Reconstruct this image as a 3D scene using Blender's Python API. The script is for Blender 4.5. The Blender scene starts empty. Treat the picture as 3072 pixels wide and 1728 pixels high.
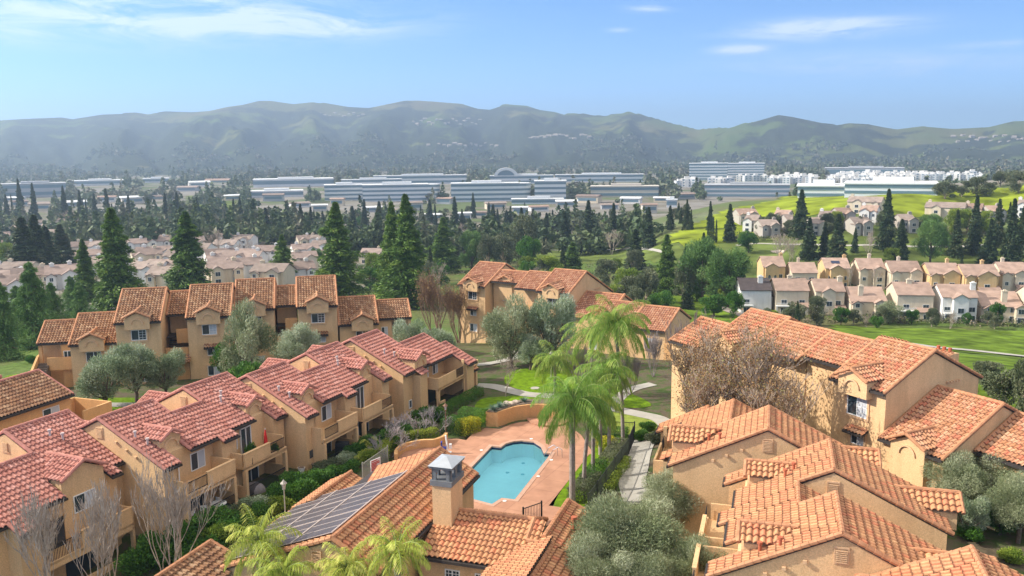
import bpy, bmesh, math, random
import numpy as np
from mathutils import Vector, Matrix, noise
PI = math.pi
random.seed(7)
RNG = np.random.default_rng(11)
S = bpy.context.scene
COL = S.collection

# ---------------------------------------------------------------- camera
HAZE_D = 0.000215
FPX = 2600.0                      # focal length in photo pixels (photo 3072 x 1728)
PITCH = math.atan(414 / 2600)
ROLL = math.radians(0.6)
CAMH = 28.0
_f = np.array([0, math.cos(PITCH), -math.sin(PITCH)])
_r0 = np.array([1.0, 0, 0]); _u0 = np.cross(_r0, _f)
_c, _s = math.cos(ROLL), math.sin(ROLL)
_r = _c * _r0 - _s * _u0
_u = _s * _r0 + _c * _u0
cd = bpy.data.cameras.new('camera'); cam = bpy.data.objects.new('camera', cd); COL.objects.link(cam)
cd.sensor_width = 36; cd.lens = FPX / 3072 * 36; cd.clip_start = 0.5; cd.clip_end = 60000
cam.matrix_world = Matrix(((_r[0], _u[0], -_f[0], 0), (_r[1], _u[1], -_f[1], 0), (_r[2], _u[2], -_f[2], CAMH), (0, 0, 0, 1)))
S.camera = cam

# ---------------------------------------------------------------- sky, sun, exposure
SUN_AZ, SUN_EL = 272.0, 35.0      # compass degrees, camera looks at 0
W = bpy.data.worlds.new('World'); S.world = W; W.use_nodes = True
wn = W.node_tree.nodes; wl = W.node_tree.links
wn.clear()
wo = wn.new('ShaderNodeOutputWorld'); bg = wn.new('ShaderNodeBackground')
sky = wn.new('ShaderNodeTexSky'); sky.sky_type = 'NISHITA'; sky.sun_disc = False
sky.sun_elevation = math.radians(SUN_EL); sky.sun_rotation = math.radians(SUN_AZ)
sky.altitude = 200; sky.air_density = 1.0; sky.dust_density = 0.3; sky.ozone_density = 2.5
bg.inputs['Strength'].default_value = 0.13
tc = wn.new('ShaderNodeTexCoord')
def wmath(op, a, b=None, c=None):
    n = wn.new('ShaderNodeMath'); n.operation = op
    for i, v in enumerate((a, b, c)):
        if v is None: continue
        if isinstance(v, (int, float)): n.inputs[i].default_value = v
        else: wl.new(v, n.inputs[i])
    return n.outputs[0]
def sky_clouds():
    """thin cirrus: high streaks, each patch placed by its compass direction and height in the sky"""
    sp = wn.new('ShaderNodeSeparateXYZ'); wl.new(tc.outputs['Generated'], sp.inputs[0])
    az = wmath('ARCTAN2', sp.outputs[0], sp.outputs[1])
    el = wmath('ARCSINE', sp.outputs[2])
    cb = wn.new('ShaderNodeCombineXYZ'); wl.new(az, cb.inputs[0]); wl.new(wmath('MULTIPLY', el, 5.5), cb.inputs[1])
    nz = wn.new('ShaderNodeTexNoise'); nz.inputs['Scale'].default_value = 8.5; nz.inputs['Detail'].default_value = 9
    nz.inputs['Roughness'].default_value = 0.7; nz.inputs['Distortion'].default_value = 0.7
    wl.new(cb.outputs[0], nz.inputs['Vector'])
    out = None
    #      az   el  half-w half-h strength
    for a, e, w_, h_, k, lo in ((-23, 8.2, 12, 1.5, 1.5, .40), (-14, 7.8, 7, .8, 1.3, .40), (-28, 6.8, 7, .7, .6, .32), (19.3, 7.0, 4.4, .55, 2.0, .36), (14.6, 6.0, 1.5, .26, 1.8, .34),
                            (19, 4.9, 6, .7, .6, .34), (27, 4.6, 6, .6, .45, .35), (9.1, 8.7, 1.4, .25, 1.1, .38), (7, 7.4, .7, .15, .8, .36), (29, 5.6, 3, .2, .5, .3)):
        dx = wmath('DIVIDE', wmath('SUBTRACT', az, math.radians(a)), math.radians(w_))
        dy = wmath('DIVIDE', wmath('SUBTRACT', el, math.radians(e)), math.radians(h_))
        r2 = wmath('ADD', wmath('MULTIPLY', dx, dx), wmath('MULTIPLY', dy, dy))
        m = wmath('EXPONENT', wmath('MULTIPLY', r2, -1.1))
        t = wmath('MULTIPLY', m, wmath('MULTIPLY', wmath('SUBTRACT', nz.outputs[0], lo), 3.0 * k))
        t = wmath('MAXIMUM', t, 0.0)
        out = t if out is None else wmath('ADD', out, t)
    n = wn.new('ShaderNodeMath'); n.operation = 'MINIMUM'; wl.new(out, n.inputs[0]); n.inputs[1].default_value = 0.72
    return n.outputs[0]
# a clear deep sky: colours climb faster with height than the bare model gives
sp0 = wn.new('ShaderNodeSeparateXYZ'); wl.new(tc.outputs['Generated'], sp0.inputs[0])
cb0 = wn.new('ShaderNodeCombineXYZ'); wl.new(sp0.outputs[0], cb0.inputs[0]); wl.new(sp0.outputs[1], cb0.inputs[1]); wl.new(wmath('MULTIPLY', sp0.outputs[2], 3.4), cb0.inputs[2])
nm0 = wn.new('ShaderNodeVectorMath'); nm0.operation = 'NORMALIZE'; wl.new(cb0.outputs[0], nm0.inputs[0]); wl.new(nm0.outputs[0], sky.inputs[0])
tint = wn.new('ShaderNodeMix'); tint.data_type = 'RGBA'; tint.blend_type = 'MULTIPLY'; tint.inputs[0].default_value = 1.0
wl.new(sky.outputs[0], tint.inputs[6]); tint.inputs[7].default_value = (0.52, 1.02, 1.40, 1)
cm = wn.new('ShaderNodeMix'); cm.data_type = 'RGBA'
# pale air low over the hills
he = wn.new('ShaderNodeSeparateXYZ'); wl.new(tc.outputs['Generated'], he.inputs[0])
hf = wmath('MULTIPLY', wmath('EXPONENT', wmath('MULTIPLY', wmath('MAXIMUM', he.outputs[2], 0.0), -14.0)), .85)
hm_ = wn.new('ShaderNodeMix'); hm_.data_type = 'RGBA'; wl.new(hf, hm_.inputs[0]); wl.new(tint.outputs[2], hm_.inputs[6]); hm_.inputs[7].default_value = (3.9, 5.7, 7.2, 1)
wl.new(sky_clouds(), cm.inputs[0]); wl.new(hm_.outputs[2], cm.inputs[6]); cm.inputs[7].default_value = (4.6, 5.1, 5.8, 1)
# warm-white fill light added to the upper sky, out of view, to lift shade
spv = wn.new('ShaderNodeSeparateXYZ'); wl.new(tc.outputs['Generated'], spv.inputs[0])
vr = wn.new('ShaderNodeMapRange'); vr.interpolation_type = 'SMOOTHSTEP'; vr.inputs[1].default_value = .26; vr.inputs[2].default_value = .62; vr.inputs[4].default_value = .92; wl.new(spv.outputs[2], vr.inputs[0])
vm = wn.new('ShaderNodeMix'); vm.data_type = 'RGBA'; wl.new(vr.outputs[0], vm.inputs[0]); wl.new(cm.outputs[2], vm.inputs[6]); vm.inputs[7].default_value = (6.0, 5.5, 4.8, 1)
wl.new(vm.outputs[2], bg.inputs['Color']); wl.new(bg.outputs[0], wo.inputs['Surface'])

sd = bpy.data.lights.new('sun', 'SUN'); sd.energy = 4.0; sd.angle = math.radians(0.6); sd.color = (1.0, 0.93, 0.82)
sun = bpy.data.objects.new('sun', sd); COL.objects.link(sun)
_a, _e = math.radians(SUN_AZ), math.radians(SUN_EL)
SD = Vector((math.sin(_a) * math.cos(_e), math.cos(_a) * math.cos(_e), math.sin(_e)))
sun.rotation_euler = SD.to_track_quat('Z', 'Y').to_euler()
S.view_settings.view_transform = 'Standard'; S.view_settings.look = 'None'; S.view_settings.gamma = 1
S.view_settings.exposure = 0.92
S.cycles.max_bounces = 6; S.cycles.transparent_max_bounces = 8; S.cycles.volume_bounces = 0
S.cycles.diffuse_bounces = 3; S.cycles.use_denoising = True

# ---------------------------------------------------------------- geometry of the view: photo pixel -> place in the world
def ray(px, py):
    d = _f * FPX + _r * (px - 1536) + _u * (864 - py)
    return d / np.linalg.norm(d)
def G(px, py, z=0.0):
    d = ray(px, py); k = (z - CAMH) / d[2]
    return np.array([0, 0, CAMH]) + d * k
def sm(a, b, x):
    t = np.clip((x - a) / (b - a), 0, 1); return t * t * (3 - 2 * t)
_KR = [0, 112, 135, 160, 200, 250, 330, 450, 600, 900, 2600]
_KL = [0, 0, -2.5, -5, -9, -12, -15, -20, -26, -29, -30]
_KC = [0, 0, -2.5, -7, -12.5, -17, -21, -26, -29, -30, -30]
_KT = [0, 0, -3.0, -8, -14.5, -20, -20.5, -21.5, -26, -30, -30]
def T(x, y):
    """height of the ground at x, y"""
    r = math.hypot(x, y); a = math.degrees(math.atan2(x, y))
    zl, zc, zr = np.interp(r, _KR, _KL), np.interp(r, _KR, _KC), np.interp(r, _KR, _KT)
    w = float(np.interp(a, [-20, -4, 3, 12], [0, 1, 1, 2]))
    z = zl * (1 - w) + zc * w if w <= 1 else zc * (2 - w) + zr * (w - 1)
    # the long green hill on the right
    crest = np.interp(a, [4, 7, 10, 14, 18, 24, 30, 40], [-30, -24, -13, -5, -1.5, 2.5, 8, 16])
    if crest > z and a > 4:
        y0 = 480 + 25 * math.sin(a * .5)
        h = sm(300, y0, y) if y < y0 else 1 - sm(y0 + 15, y0 + 330, y)
        z = z + (crest - z) * float(h)
    # the terrace under the right-hand buildings
    z += 1.1 * float(sm(9, 16, x)) * float(1 - sm(95, 120, r)) * float(1 - sm(76, 84, y))
    # the ground drops towards the near end of the left row
    s_ = x * .3987 + y * .9171; t_ = x * .9171 - y * .3987
    z -= 1.8 * (1 - float(sm(42, 49, s_))) * (1 - float(sm(-44, -37, t_)))
    if r > 125:
        k = float(sm(125, 260, r))
        z += k * 0.8 * noise.noise(Vector((x * .02, y * .02, 3.1))) + k * .35 * noise.noise(Vector((x * .07, y * .07, 8.1)))
    return float(z)
def GT(px, py, dz=0.0):
    """where the ray through a photo pixel meets the ground"""
    d = ray(px, py)
    lo, hi = 15.0, None; k = 20.0
    while k < 9000:
        p = d * k
        if CAMH + p[2] < T(p[0], p[1]) + dz: hi = k; break
        lo = k; k *= 1.03
    if hi is None: p = d * 3000; return np.array([p[0], p[1], T(p[0], p[1])])
    for _ in range(24):
        m = (lo + hi) / 2; p = d * m
        if CAMH + p[2] < T(p[0], p[1]) + dz: hi = m
        else: lo = m
    p = d * hi
    return np.array([p[0], p[1], T(p[0], p[1])])
def fwd(p): return float(np.dot(np.array([p[0], p[1], p[2] - CAMH]), _f))
def PX(p):
    v = np.array([p[0], p[1], p[2] - CAMH]); k = v @ _f
    return 1536 + FPX * (v @ _r) / k, 864 - FPX * (v @ _u) / k

# ---------------------------------------------------------------- materials
MATS = {}
def nt(name):
    m = bpy.data.materials.new(name); m.use_nodes = True; MATS[name] = m
    n = m.node_tree; b = n.nodes['Principled BSDF']; b.inputs['Specular IOR Level'].default_value = 0.25
    return m, n.nodes, n.links, b
def srgb(r, g, b):
    f = lambda c: ((c / 255 + .055) / 1.055) ** 2.4 if c > 10 else c / 255 / 12.92
    return (f(r), f(g), f(b), 1)
def simple(name, col, rough=.8, metal=0.0, var=0.0, scale=3.0, bump=0.0, bscale=30.0, spec=None):
    m, N, L, b = nt(name)
    b.inputs['Roughness'].default_value = rough; b.inputs['Metallic'].default_value = metal
    if spec is not None: b.inputs['Specular IOR Level'].default_value = spec
    if var:
        g = N.new('ShaderNodeNewGeometry'); nz = N.new('ShaderNodeTexNoise'); nz.inputs['Scale'].default_value = scale; nz.inputs['Detail'].default_value = 6
        L.new(g.outputs['Position'], nz.inputs['Vector'])
        r = N.new('ShaderNodeValToRGB'); r.color_ramp.elements[0].position = .3; r.color_ramp.elements[1].position = .7
        r.color_ramp.elements[0].color = tuple(c * (1 - var) for c in col[:3]) + (1,)
        r.color_ramp.elements[1].color = tuple(min(1, c * (1 + var)) for c in col[:3]) + (1,)
        L.new(nz.outputs[0], r.inputs[0]); L.new(r.outputs[0], b.inputs['Base Color'])
    else: b.inputs['Base Color'].default_value = col
    if bump:
        g2 = N.new('ShaderNodeNewGeometry'); n2 = N.new('ShaderNodeTexNoise'); n2.inputs['Scale'].default_value = bscale; n2.inputs['Detail'].default_value = 4
        L.new(g2.outputs['Position'], n2.inputs['Vector'])
        bp = N.new('ShaderNodeBump'); bp.inputs['Strength'].default_value = bump; bp.inputs['Distance'].default_value = .05
        L.new(n2.outputs[0], bp.inputs['Height']); L.new(bp.outputs[0], b.inputs['Normal'])
    return m
def ramp(N, pts):
    r = N.new('ShaderNodeValToRGB'); e = r.color_ramp.elements
    while len(e) < len(pts): e.new(.5)
    for i, (p, c) in enumerate(pts): e[i].position = p; e[i].color = c
    return r
def tile_mat(name, cols, dirt, dirt_amt=.5):
    """clay roof tiles: every tile its own colour, lichen and dirt patches over it"""
    m, N, L, b = nt(name); b.inputs['Roughness'].default_value = .82
    uv = N.new('ShaderNodeUVMap'); fl = N.new('ShaderNodeVectorMath'); fl.operation = 'FLOOR'; L.new(uv.outputs[0], fl.inputs[0])
    wn_ = N.new('ShaderNodeTexWhiteNoise'); wn_.noise_dimensions = '3D'
    oi = N.new('ShaderNodeObjectInfo'); ad = N.new('ShaderNodeVectorMath'); ad.operation = 'ADD'
    L.new(fl.outputs[0], ad.inputs[0]); L.new(oi.outputs['Random'], ad.inputs[1]); L.new(ad.outputs[0], wn_.inputs['Vector'])
    kk = (1.27, 1.47, 1.66) if 'red' in name else (1.20, 1.36, 1.36)
    cols = [(min(.8, q[0] * kk[0]), q[1] * kk[1], q[2] * kk[2], 1) for q in cols]; dirt = tuple(c * 1.35 for c in dirt[:3]) + (1,)
    n = len(cols)
    r = ramp(N, [((i + .5) / n, c) for i, c in enumerate(cols)]); r.color_ramp.interpolation = 'LINEAR'
    L.new(wn_.outputs['Value'], r.inputs[0])
    g = N.new('ShaderNodeNewGeometry'); nz = N.new('ShaderNodeTexNoise'); nz.inputs['Scale'].default_value = .55; nz.inputs['Detail'].default_value = 9; nz.inputs['Roughness'].default_value = .7
    L.new(g.outputs['Position'], nz.inputs['Vector'])
    rr = ramp(N, [(.42, (0, 0, 0, 1)), (.68, (dirt_amt,) * 3 + (1,))]); L.new(nz.outputs[0], rr.inputs[0])
    mx = N.new('ShaderNodeMix'); mx.data_type = 'RGBA'; L.new(rr.outputs[0], mx.inputs[0]); L.new(r.outputs[0], mx.inputs[6]); mx.inputs[7].default_value = dirt
    # shadow line painted into the colour at each course lap, grime with it
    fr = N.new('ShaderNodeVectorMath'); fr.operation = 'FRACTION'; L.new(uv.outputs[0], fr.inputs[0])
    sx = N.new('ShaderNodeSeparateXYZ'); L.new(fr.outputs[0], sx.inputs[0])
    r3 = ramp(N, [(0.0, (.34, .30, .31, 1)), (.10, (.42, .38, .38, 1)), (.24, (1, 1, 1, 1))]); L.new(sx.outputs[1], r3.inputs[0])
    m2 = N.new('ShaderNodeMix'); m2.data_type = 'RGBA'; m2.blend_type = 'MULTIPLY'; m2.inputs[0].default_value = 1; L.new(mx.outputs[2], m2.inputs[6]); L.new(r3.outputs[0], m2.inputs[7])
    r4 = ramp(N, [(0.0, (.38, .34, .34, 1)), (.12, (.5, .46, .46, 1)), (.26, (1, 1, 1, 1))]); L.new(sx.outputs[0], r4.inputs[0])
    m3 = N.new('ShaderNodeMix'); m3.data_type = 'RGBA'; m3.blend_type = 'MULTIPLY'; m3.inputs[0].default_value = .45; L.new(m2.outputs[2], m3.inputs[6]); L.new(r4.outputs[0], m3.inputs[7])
    n2 = N.new('ShaderNodeTexNoise'); n2.inputs['Scale'].default_value = 9; n2.inputs['Detail'].default_value = 5; L.new(g.outputs['Position'], n2.inputs['Vector'])
    r5 = ramp(N, [(.3, (.78, .76, .75, 1)), (.7, (1.18, 1.16, 1.14, 1))]); L.new(n2.outputs[0], r5.inputs[0])
    m4 = N.new('ShaderNodeMix'); m4.data_type = 'RGBA'; m4.blend_type = 'MULTIPLY'; m4.inputs[0].default_value = 1; L.new(m3.outputs[2], m4.inputs[6]); L.new(r5.outputs[0], m4.inputs[7])
    L.new(m4.outputs[2], b.inputs['Base Color'])
    return m
def stucco(name, col, var=.10):
    m, N, L, b = nt(name); b.inputs['Roughness'].default_value = .93; b.inputs['Specular IOR Level'].default_value = .15
    g = N.new('ShaderNodeNewGeometry')
    nz = N.new('ShaderNodeTexNoise'); nz.inputs['Scale'].default_value = .5; nz.inputs['Detail'].default_value = 8; nz.inputs['Roughness'].default_value = .65
    mp = N.new('ShaderNodeMapping'); mp.inputs['Scale'].default_value = (1, 1, .35); L.new(g.outputs['Position'], mp.inputs[0]); L.new(mp.outputs[0], nz.inputs['Vector'])
    r = ramp(N, [(.3, tuple(c * (1 - var) for c in col[:3]) + (1,)), (.7, tuple(c * (1 + var) for c in col[:3]) + (1,))]); L.new(nz.outputs[0], r.inputs[0])
    n2 = N.new('ShaderNodeTexNoise'); n2.inputs['Scale'].default_value = 14; n2.inputs['Detail'].default_value = 6; L.new(g.outputs['Position'], n2.inputs['Vector'])
    r2 = ramp(N, [(.35, (.86, .85, .84, 1)), (.65, (1.12, 1.12, 1.12, 1))]); L.new(n2.outputs[0], r2.inputs[0])
    mm = N.new('ShaderNodeMix'); mm.data_type = 'RGBA'; mm.blend_type = 'MULTIPLY'; mm.inputs[0].default_value = 1; L.new(r.outputs[0], mm.inputs[6]); L.new(r2.outputs[0], mm.inputs[7])
    mp3 = N.new('ShaderNodeMapping'); mp3.inputs['Scale'].default_value = (1.6, 1.6, .22); L.new(g.outputs['Position'], mp3.inputs[0]); n3 = N.new('ShaderNodeTexNoise'); n3.inputs['Scale'].default_value = 1; n3.inputs['Detail'].default_value = 5; L.new(mp3.outputs[0], n3.inputs['Vector'])
    r3 = ramp(N, [(.34, (.93, .925, .92, 1)), (.5, (1.01, 1.01, 1.01, 1))]); L.new(n3.outputs[0], r3.inputs[0])
    m3 = N.new('ShaderNodeMix'); m3.data_type = 'RGBA'; m3.blend_type = 'MULTIPLY'; m3.inputs[0].default_value = 1; L.new(mm.outputs[2], m3.inputs[6]); L.new(r3.outputs[0], m3.inputs[7])
    L.new(m3.outputs[2], b.inputs['Base Color'])
    bp = N.new('ShaderNodeBump'); bp.inputs['Strength'].default_value = .35; bp.inputs['Distance'].default_value = .03; L.new(n2.outputs[0], bp.inputs['Height']); L.new(bp.outputs[0], b.inputs['Normal'])
    return m
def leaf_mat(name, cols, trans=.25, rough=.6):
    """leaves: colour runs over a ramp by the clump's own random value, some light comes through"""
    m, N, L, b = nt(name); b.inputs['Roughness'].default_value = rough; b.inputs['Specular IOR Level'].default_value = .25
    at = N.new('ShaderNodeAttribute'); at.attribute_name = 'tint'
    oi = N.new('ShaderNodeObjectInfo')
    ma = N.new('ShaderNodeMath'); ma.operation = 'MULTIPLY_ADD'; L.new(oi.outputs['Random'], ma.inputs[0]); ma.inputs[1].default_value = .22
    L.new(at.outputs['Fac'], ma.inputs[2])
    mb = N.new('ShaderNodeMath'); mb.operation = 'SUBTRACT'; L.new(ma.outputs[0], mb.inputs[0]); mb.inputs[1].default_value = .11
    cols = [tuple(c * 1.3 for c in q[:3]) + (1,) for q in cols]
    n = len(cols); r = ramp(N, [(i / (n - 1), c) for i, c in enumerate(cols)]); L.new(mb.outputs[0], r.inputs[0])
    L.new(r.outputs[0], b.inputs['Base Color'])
    if trans:
        tr = N.new('ShaderNodeBsdfTranslucent'); L.new(r.outputs[0], tr.inputs[0])
        mx = N.new('ShaderNodeMixShader'); mx.inputs[0].default_value = trans
        L.new(b.outputs[0], mx.inputs[1]); L.new(tr.outputs[0], mx.inputs[2]); L.new(mx.outputs[0], N['Material Output'].inputs['Surface'])
    return m

def roof_far(name, col):
    """small flat tiles seen from afar: courses, odd tiles and weathering"""
    m, N, L, b = nt(name); b.inputs['Roughness'].default_value = .9
    g = N.new('ShaderNodeNewGeometry'); oi = N.new('ShaderNodeObjectInfo')
    n1 = N.new('ShaderNodeTexNoise'); n1.inputs['Scale'].default_value = .5; n1.inputs['Detail'].default_value = 8; L.new(g.outputs['Position'], n1.inputs['Vector'])
    r = ramp(N, [(.3, tuple(c * .78 for c in col[:3]) + (1,)), (.7, tuple(c * 1.2 for c in col[:3]) + (1,))]); L.new(n1.outputs[0], r.inputs[0])
    sx = N.new('ShaderNodeSeparateXYZ'); L.new(g.outputs['Position'], sx.inputs[0])
    mu = N.new('ShaderNodeMath'); mu.operation = 'MULTIPLY'; mu.inputs[1].default_value = 5.5; L.new(sx.outputs[2], mu.inputs[0]); fr = N.new('ShaderNodeMath'); fr.operation = 'FRACT'; L.new(mu.outputs[0], fr.inputs[0])
    r2 = ramp(N, [(0, (.62, .6, .6, 1)), (.3, (1, 1, 1, 1))]); L.new(fr.outputs[0], r2.inputs[0])
    mm = N.new('ShaderNodeMix'); mm.data_type = 'RGBA'; mm.blend_type = 'MULTIPLY'; mm.inputs[0].default_value = 1; L.new(r.outputs[0], mm.inputs[6]); L.new(r2.outputs[0], mm.inputs[7])
    hs = N.new('ShaderNodeHueSaturation'); mv = N.new('ShaderNodeMapRange'); mv.inputs[3].default_value = .75; mv.inputs[4].default_value = 1.18; L.new(oi.outputs['Random'], mv.inputs[0]); L.new(mv.outputs[0], hs.inputs['Value']); L.new(mm.outputs[2], hs.inputs['Color']); L.new(hs.outputs[0], b.inputs['Base Color'])
    return m
STUC = stucco('stucco_tan', (0.66, 0.435, 0.235, 1))
STUC_O = stucco('stucco_orange', (0.66, 0.38, 0.17, 1))
STUC_W = stucco('stucco_cream', (0.62, 0.53, 0.40, 1), .06)
STUC_WH = stucco('stucco_white', (0.72, 0.70, 0.66, 1), .05)
STUC_G = stucco('stucco_grey', (0.42, 0.38, 0.33, 1), .06)
STUC_Y = stucco('stucco_yellow', (0.62, 0.43, 0.22, 1), .06)
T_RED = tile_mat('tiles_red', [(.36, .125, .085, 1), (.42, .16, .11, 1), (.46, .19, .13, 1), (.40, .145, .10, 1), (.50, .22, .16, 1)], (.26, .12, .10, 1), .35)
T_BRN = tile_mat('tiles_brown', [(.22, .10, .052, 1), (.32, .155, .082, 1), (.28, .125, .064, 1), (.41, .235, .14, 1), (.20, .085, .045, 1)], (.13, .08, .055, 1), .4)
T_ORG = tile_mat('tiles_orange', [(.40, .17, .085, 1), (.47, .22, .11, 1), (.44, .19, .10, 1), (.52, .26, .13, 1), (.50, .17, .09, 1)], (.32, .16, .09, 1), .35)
T_PINK = roof_far('roof_pinkish', (.36, .25, .195, 1))
T_GREYB = roof_far('roof_greybrown', (.29, .23, .195, 1))
T_TAUPE = roof_far('roof_taupe', (.27, .205, .175, 1))
T_DARK = simple('roof_dark', (.075, .06, .058, 1), .9, var=.2, scale=.8)
FASC = simple('dark_gutter', (.045, .038, .035, 1), .6, var=.2, scale=2)
WHITE = simple('white_paint', (.78, .78, .76, 1), .5)
GLASS = simple('window_glass', (.035, .05, .065, 1), .06, spec=.8)
BLIND = simple('pale_blind', (.50, .52, .55, 1), .7)
DARKIN = simple('dark_metal', (.02, .022, .024, 1), .5)
CAPC = simple('ridge_clay', (.46, .22, .115, 1), .85, var=.22, scale=2.5)
CAPR = simple('ridge_clay_red', (.46, .20, .155, 1), .85, var=.22, scale=2.5)
PIPE_W = simple('vent_pipe_white', (.55, .45, .42, 1), .6)
PIPE_R = simple('vent_pipe_clay', (.42, .12, .06, 1), .6)
TRIMS = stucco('stucco_trim', (0.66, 0.43, 0.25, 1), .05)

# ---------------------------------------------------------------- mesh helpers
class MB:
    def __init__(s): s.v = []; s.f = []; s.uv = None
    def quad(s, a, b, c, d): n = len(s.v); s.v += [tuple(a), tuple(b), tuple(c), tuple(d)]; s.f.append((n, n + 1, n + 2, n + 3)); return s
    def poly(s, pts): n = len(s.v); s.v += [tuple(p) for p in pts]; s.f.append(tuple(range(n, n + len(pts)))); return s
    def hexa(s, p):
        """eight corners: bottom ring 0-3, top ring 4-7"""
        n = len(s.v); s.v += [tuple(q) for q in p]
        for f in ((3, 2, 1, 0), (4, 5, 6, 7), (0, 1, 5, 4), (1, 2, 6, 5), (2, 3, 7, 6), (3, 0, 4, 7)): s.f.append(tuple(n + i for i in f))
        return s
    def box(s, x0, x1, y0, y1, z0, z1, M=None):
        M = M or (lambda x, y, z: (x, y, z))
        return s.hexa([M(x0, y0, z0), M(x1, y0, z0), M(x1, y1, z0), M(x0, y1, z0), M(x0, y0, z1), M(x1, y0, z1), M(x1, y1, z1), M(x0, y1, z1)])
    def prism(s, prof, a0, a1, M):
        """closed profile [(t,z)] pushed along s from a0 to a1; M maps (s,t,z)"""
        n = len(s.v); k = len(prof)
        s.v += [tuple(M(a0, t, z)) for t, z in prof] + [tuple(M(a1, t, z)) for t, z in prof]
        s.f.append(tuple(n + i for i in range(k))[::-1]); s.f.append(tuple(n + k + i for i in range(k)))
        for i in range(k): j = (i + 1) % k; s.f.append((n + i, n + j, n + k + j, n + k + i))
        return s
    def tube(s, pts, r, n=6, cap=True):
        pts = [np.array(p, float) for p in pts]
        rs = r if hasattr(r, '__len__') else [r] * len(pts)
        base = len(s.v)
        for i, p in enumerate(pts):
            d = pts[min(i + 1, len(pts) - 1)] - pts[max(i - 1, 0)]; d = d / (np.linalg.norm(d) + 1e-9)
            a = np.cross(d, (0, 0, 1.0) if abs(d[2]) < .95 else (1.0, 0, 0)); a /= np.linalg.norm(a); b = np.cross(d, a)
            for k in range(n):
                q = p + rs[i] * (math.cos(2 * PI * k / n) * a + math.sin(2 * PI * k / n) * b); s.v.append(tuple(q))
        for i in range(len(pts) - 1):
            for k in range(n):
                s.f.append((base + i * n + k, base + i * n + (k + 1) % n, base + (i + 1) * n + (k + 1) % n, base + (i + 1) * n + k))
        if cap: s.f.append(tuple(base + k for k in range(n))[::-1]); s.f.append(tuple(base + (len(pts) - 1) * n + k for k in range(n)))
        return s
    def build(s, name, mat, parent=None, smooth=False, loc=None, recalc=True):
        me = bpy.data.meshes.new(name); me.from_pydata(s.v, [], s.f); me.update()
        if recalc and len(s.f) < 4000:
            bm = bmesh.new(); bm.from_mesh(me); bmesh.ops.recalc_face_normals(bm, faces=bm.faces); bm.to_mesh(me); bm.free()
        if s.uv:
            l = me.uv_layers.new(name='UVMap'); l.data.foreach_set('uv', np.array(s.uv, dtype=np.float32).ravel())
        if smooth: me.polygons.foreach_set('use_smooth', [True] * len(me.polygons))
        me.materials.append(mat)
        o = bpy.data.objects.new(name, me); COL.objects.link(o)
        if parent: o.parent = parent
        if loc is not None: o.location = loc
        return o
def tag(o, label=None, cat=None, group=None, kind=None):
    if label: o['label'] = label
    if cat: o['category'] = cat
    if group: o['group'] = group
    if kind: o['kind'] = kind
    return o
def empty(name, loc, rz=0.0):
    o = bpy.data.objects.new(name, None); COL.objects.link(o); o.location = loc; o.rotation_euler = (0, 0, rz)
    o.empty_display_size = .5
    return o
def copy_tree(o, parent=None):
    c = o.copy(); COL.objects.link(c)
    if parent is not None: c.parent = parent
    for ch in list(o.children): copy_tree(ch, c)
    return c

class Frame:
    """a building's own frame: s runs along its ridges (compass az), t to the right of that; z is height"""
    def __init__(f, az, s0, t0, z0=0.0, sgn=1):
        f.az = math.radians(az); f.s0, f.t0, f.z0, f.sgn = s0, t0, z0, sgn
        d = np.array([math.sin(f.az), math.cos(f.az)]); n = np.array([math.cos(f.az), -math.sin(f.az)])
        f.w = d * s0 + n * t0
    def obj(f, name): return empty(name, (f.w[0], f.w[1], f.z0), PI / 2 - f.az)
    def M(f, s, t, z): return (s - f.s0, -(t - f.t0), z - f.z0)
def world_of(fr, s, t, z=0):
    d = np.array([math.sin(fr.az), math.cos(fr.az)]); n = np.array([math.cos(fr.az), -math.sin(fr.az)])
    p = d * s + n * t; return np.array([p[0], p[1], z])

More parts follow.
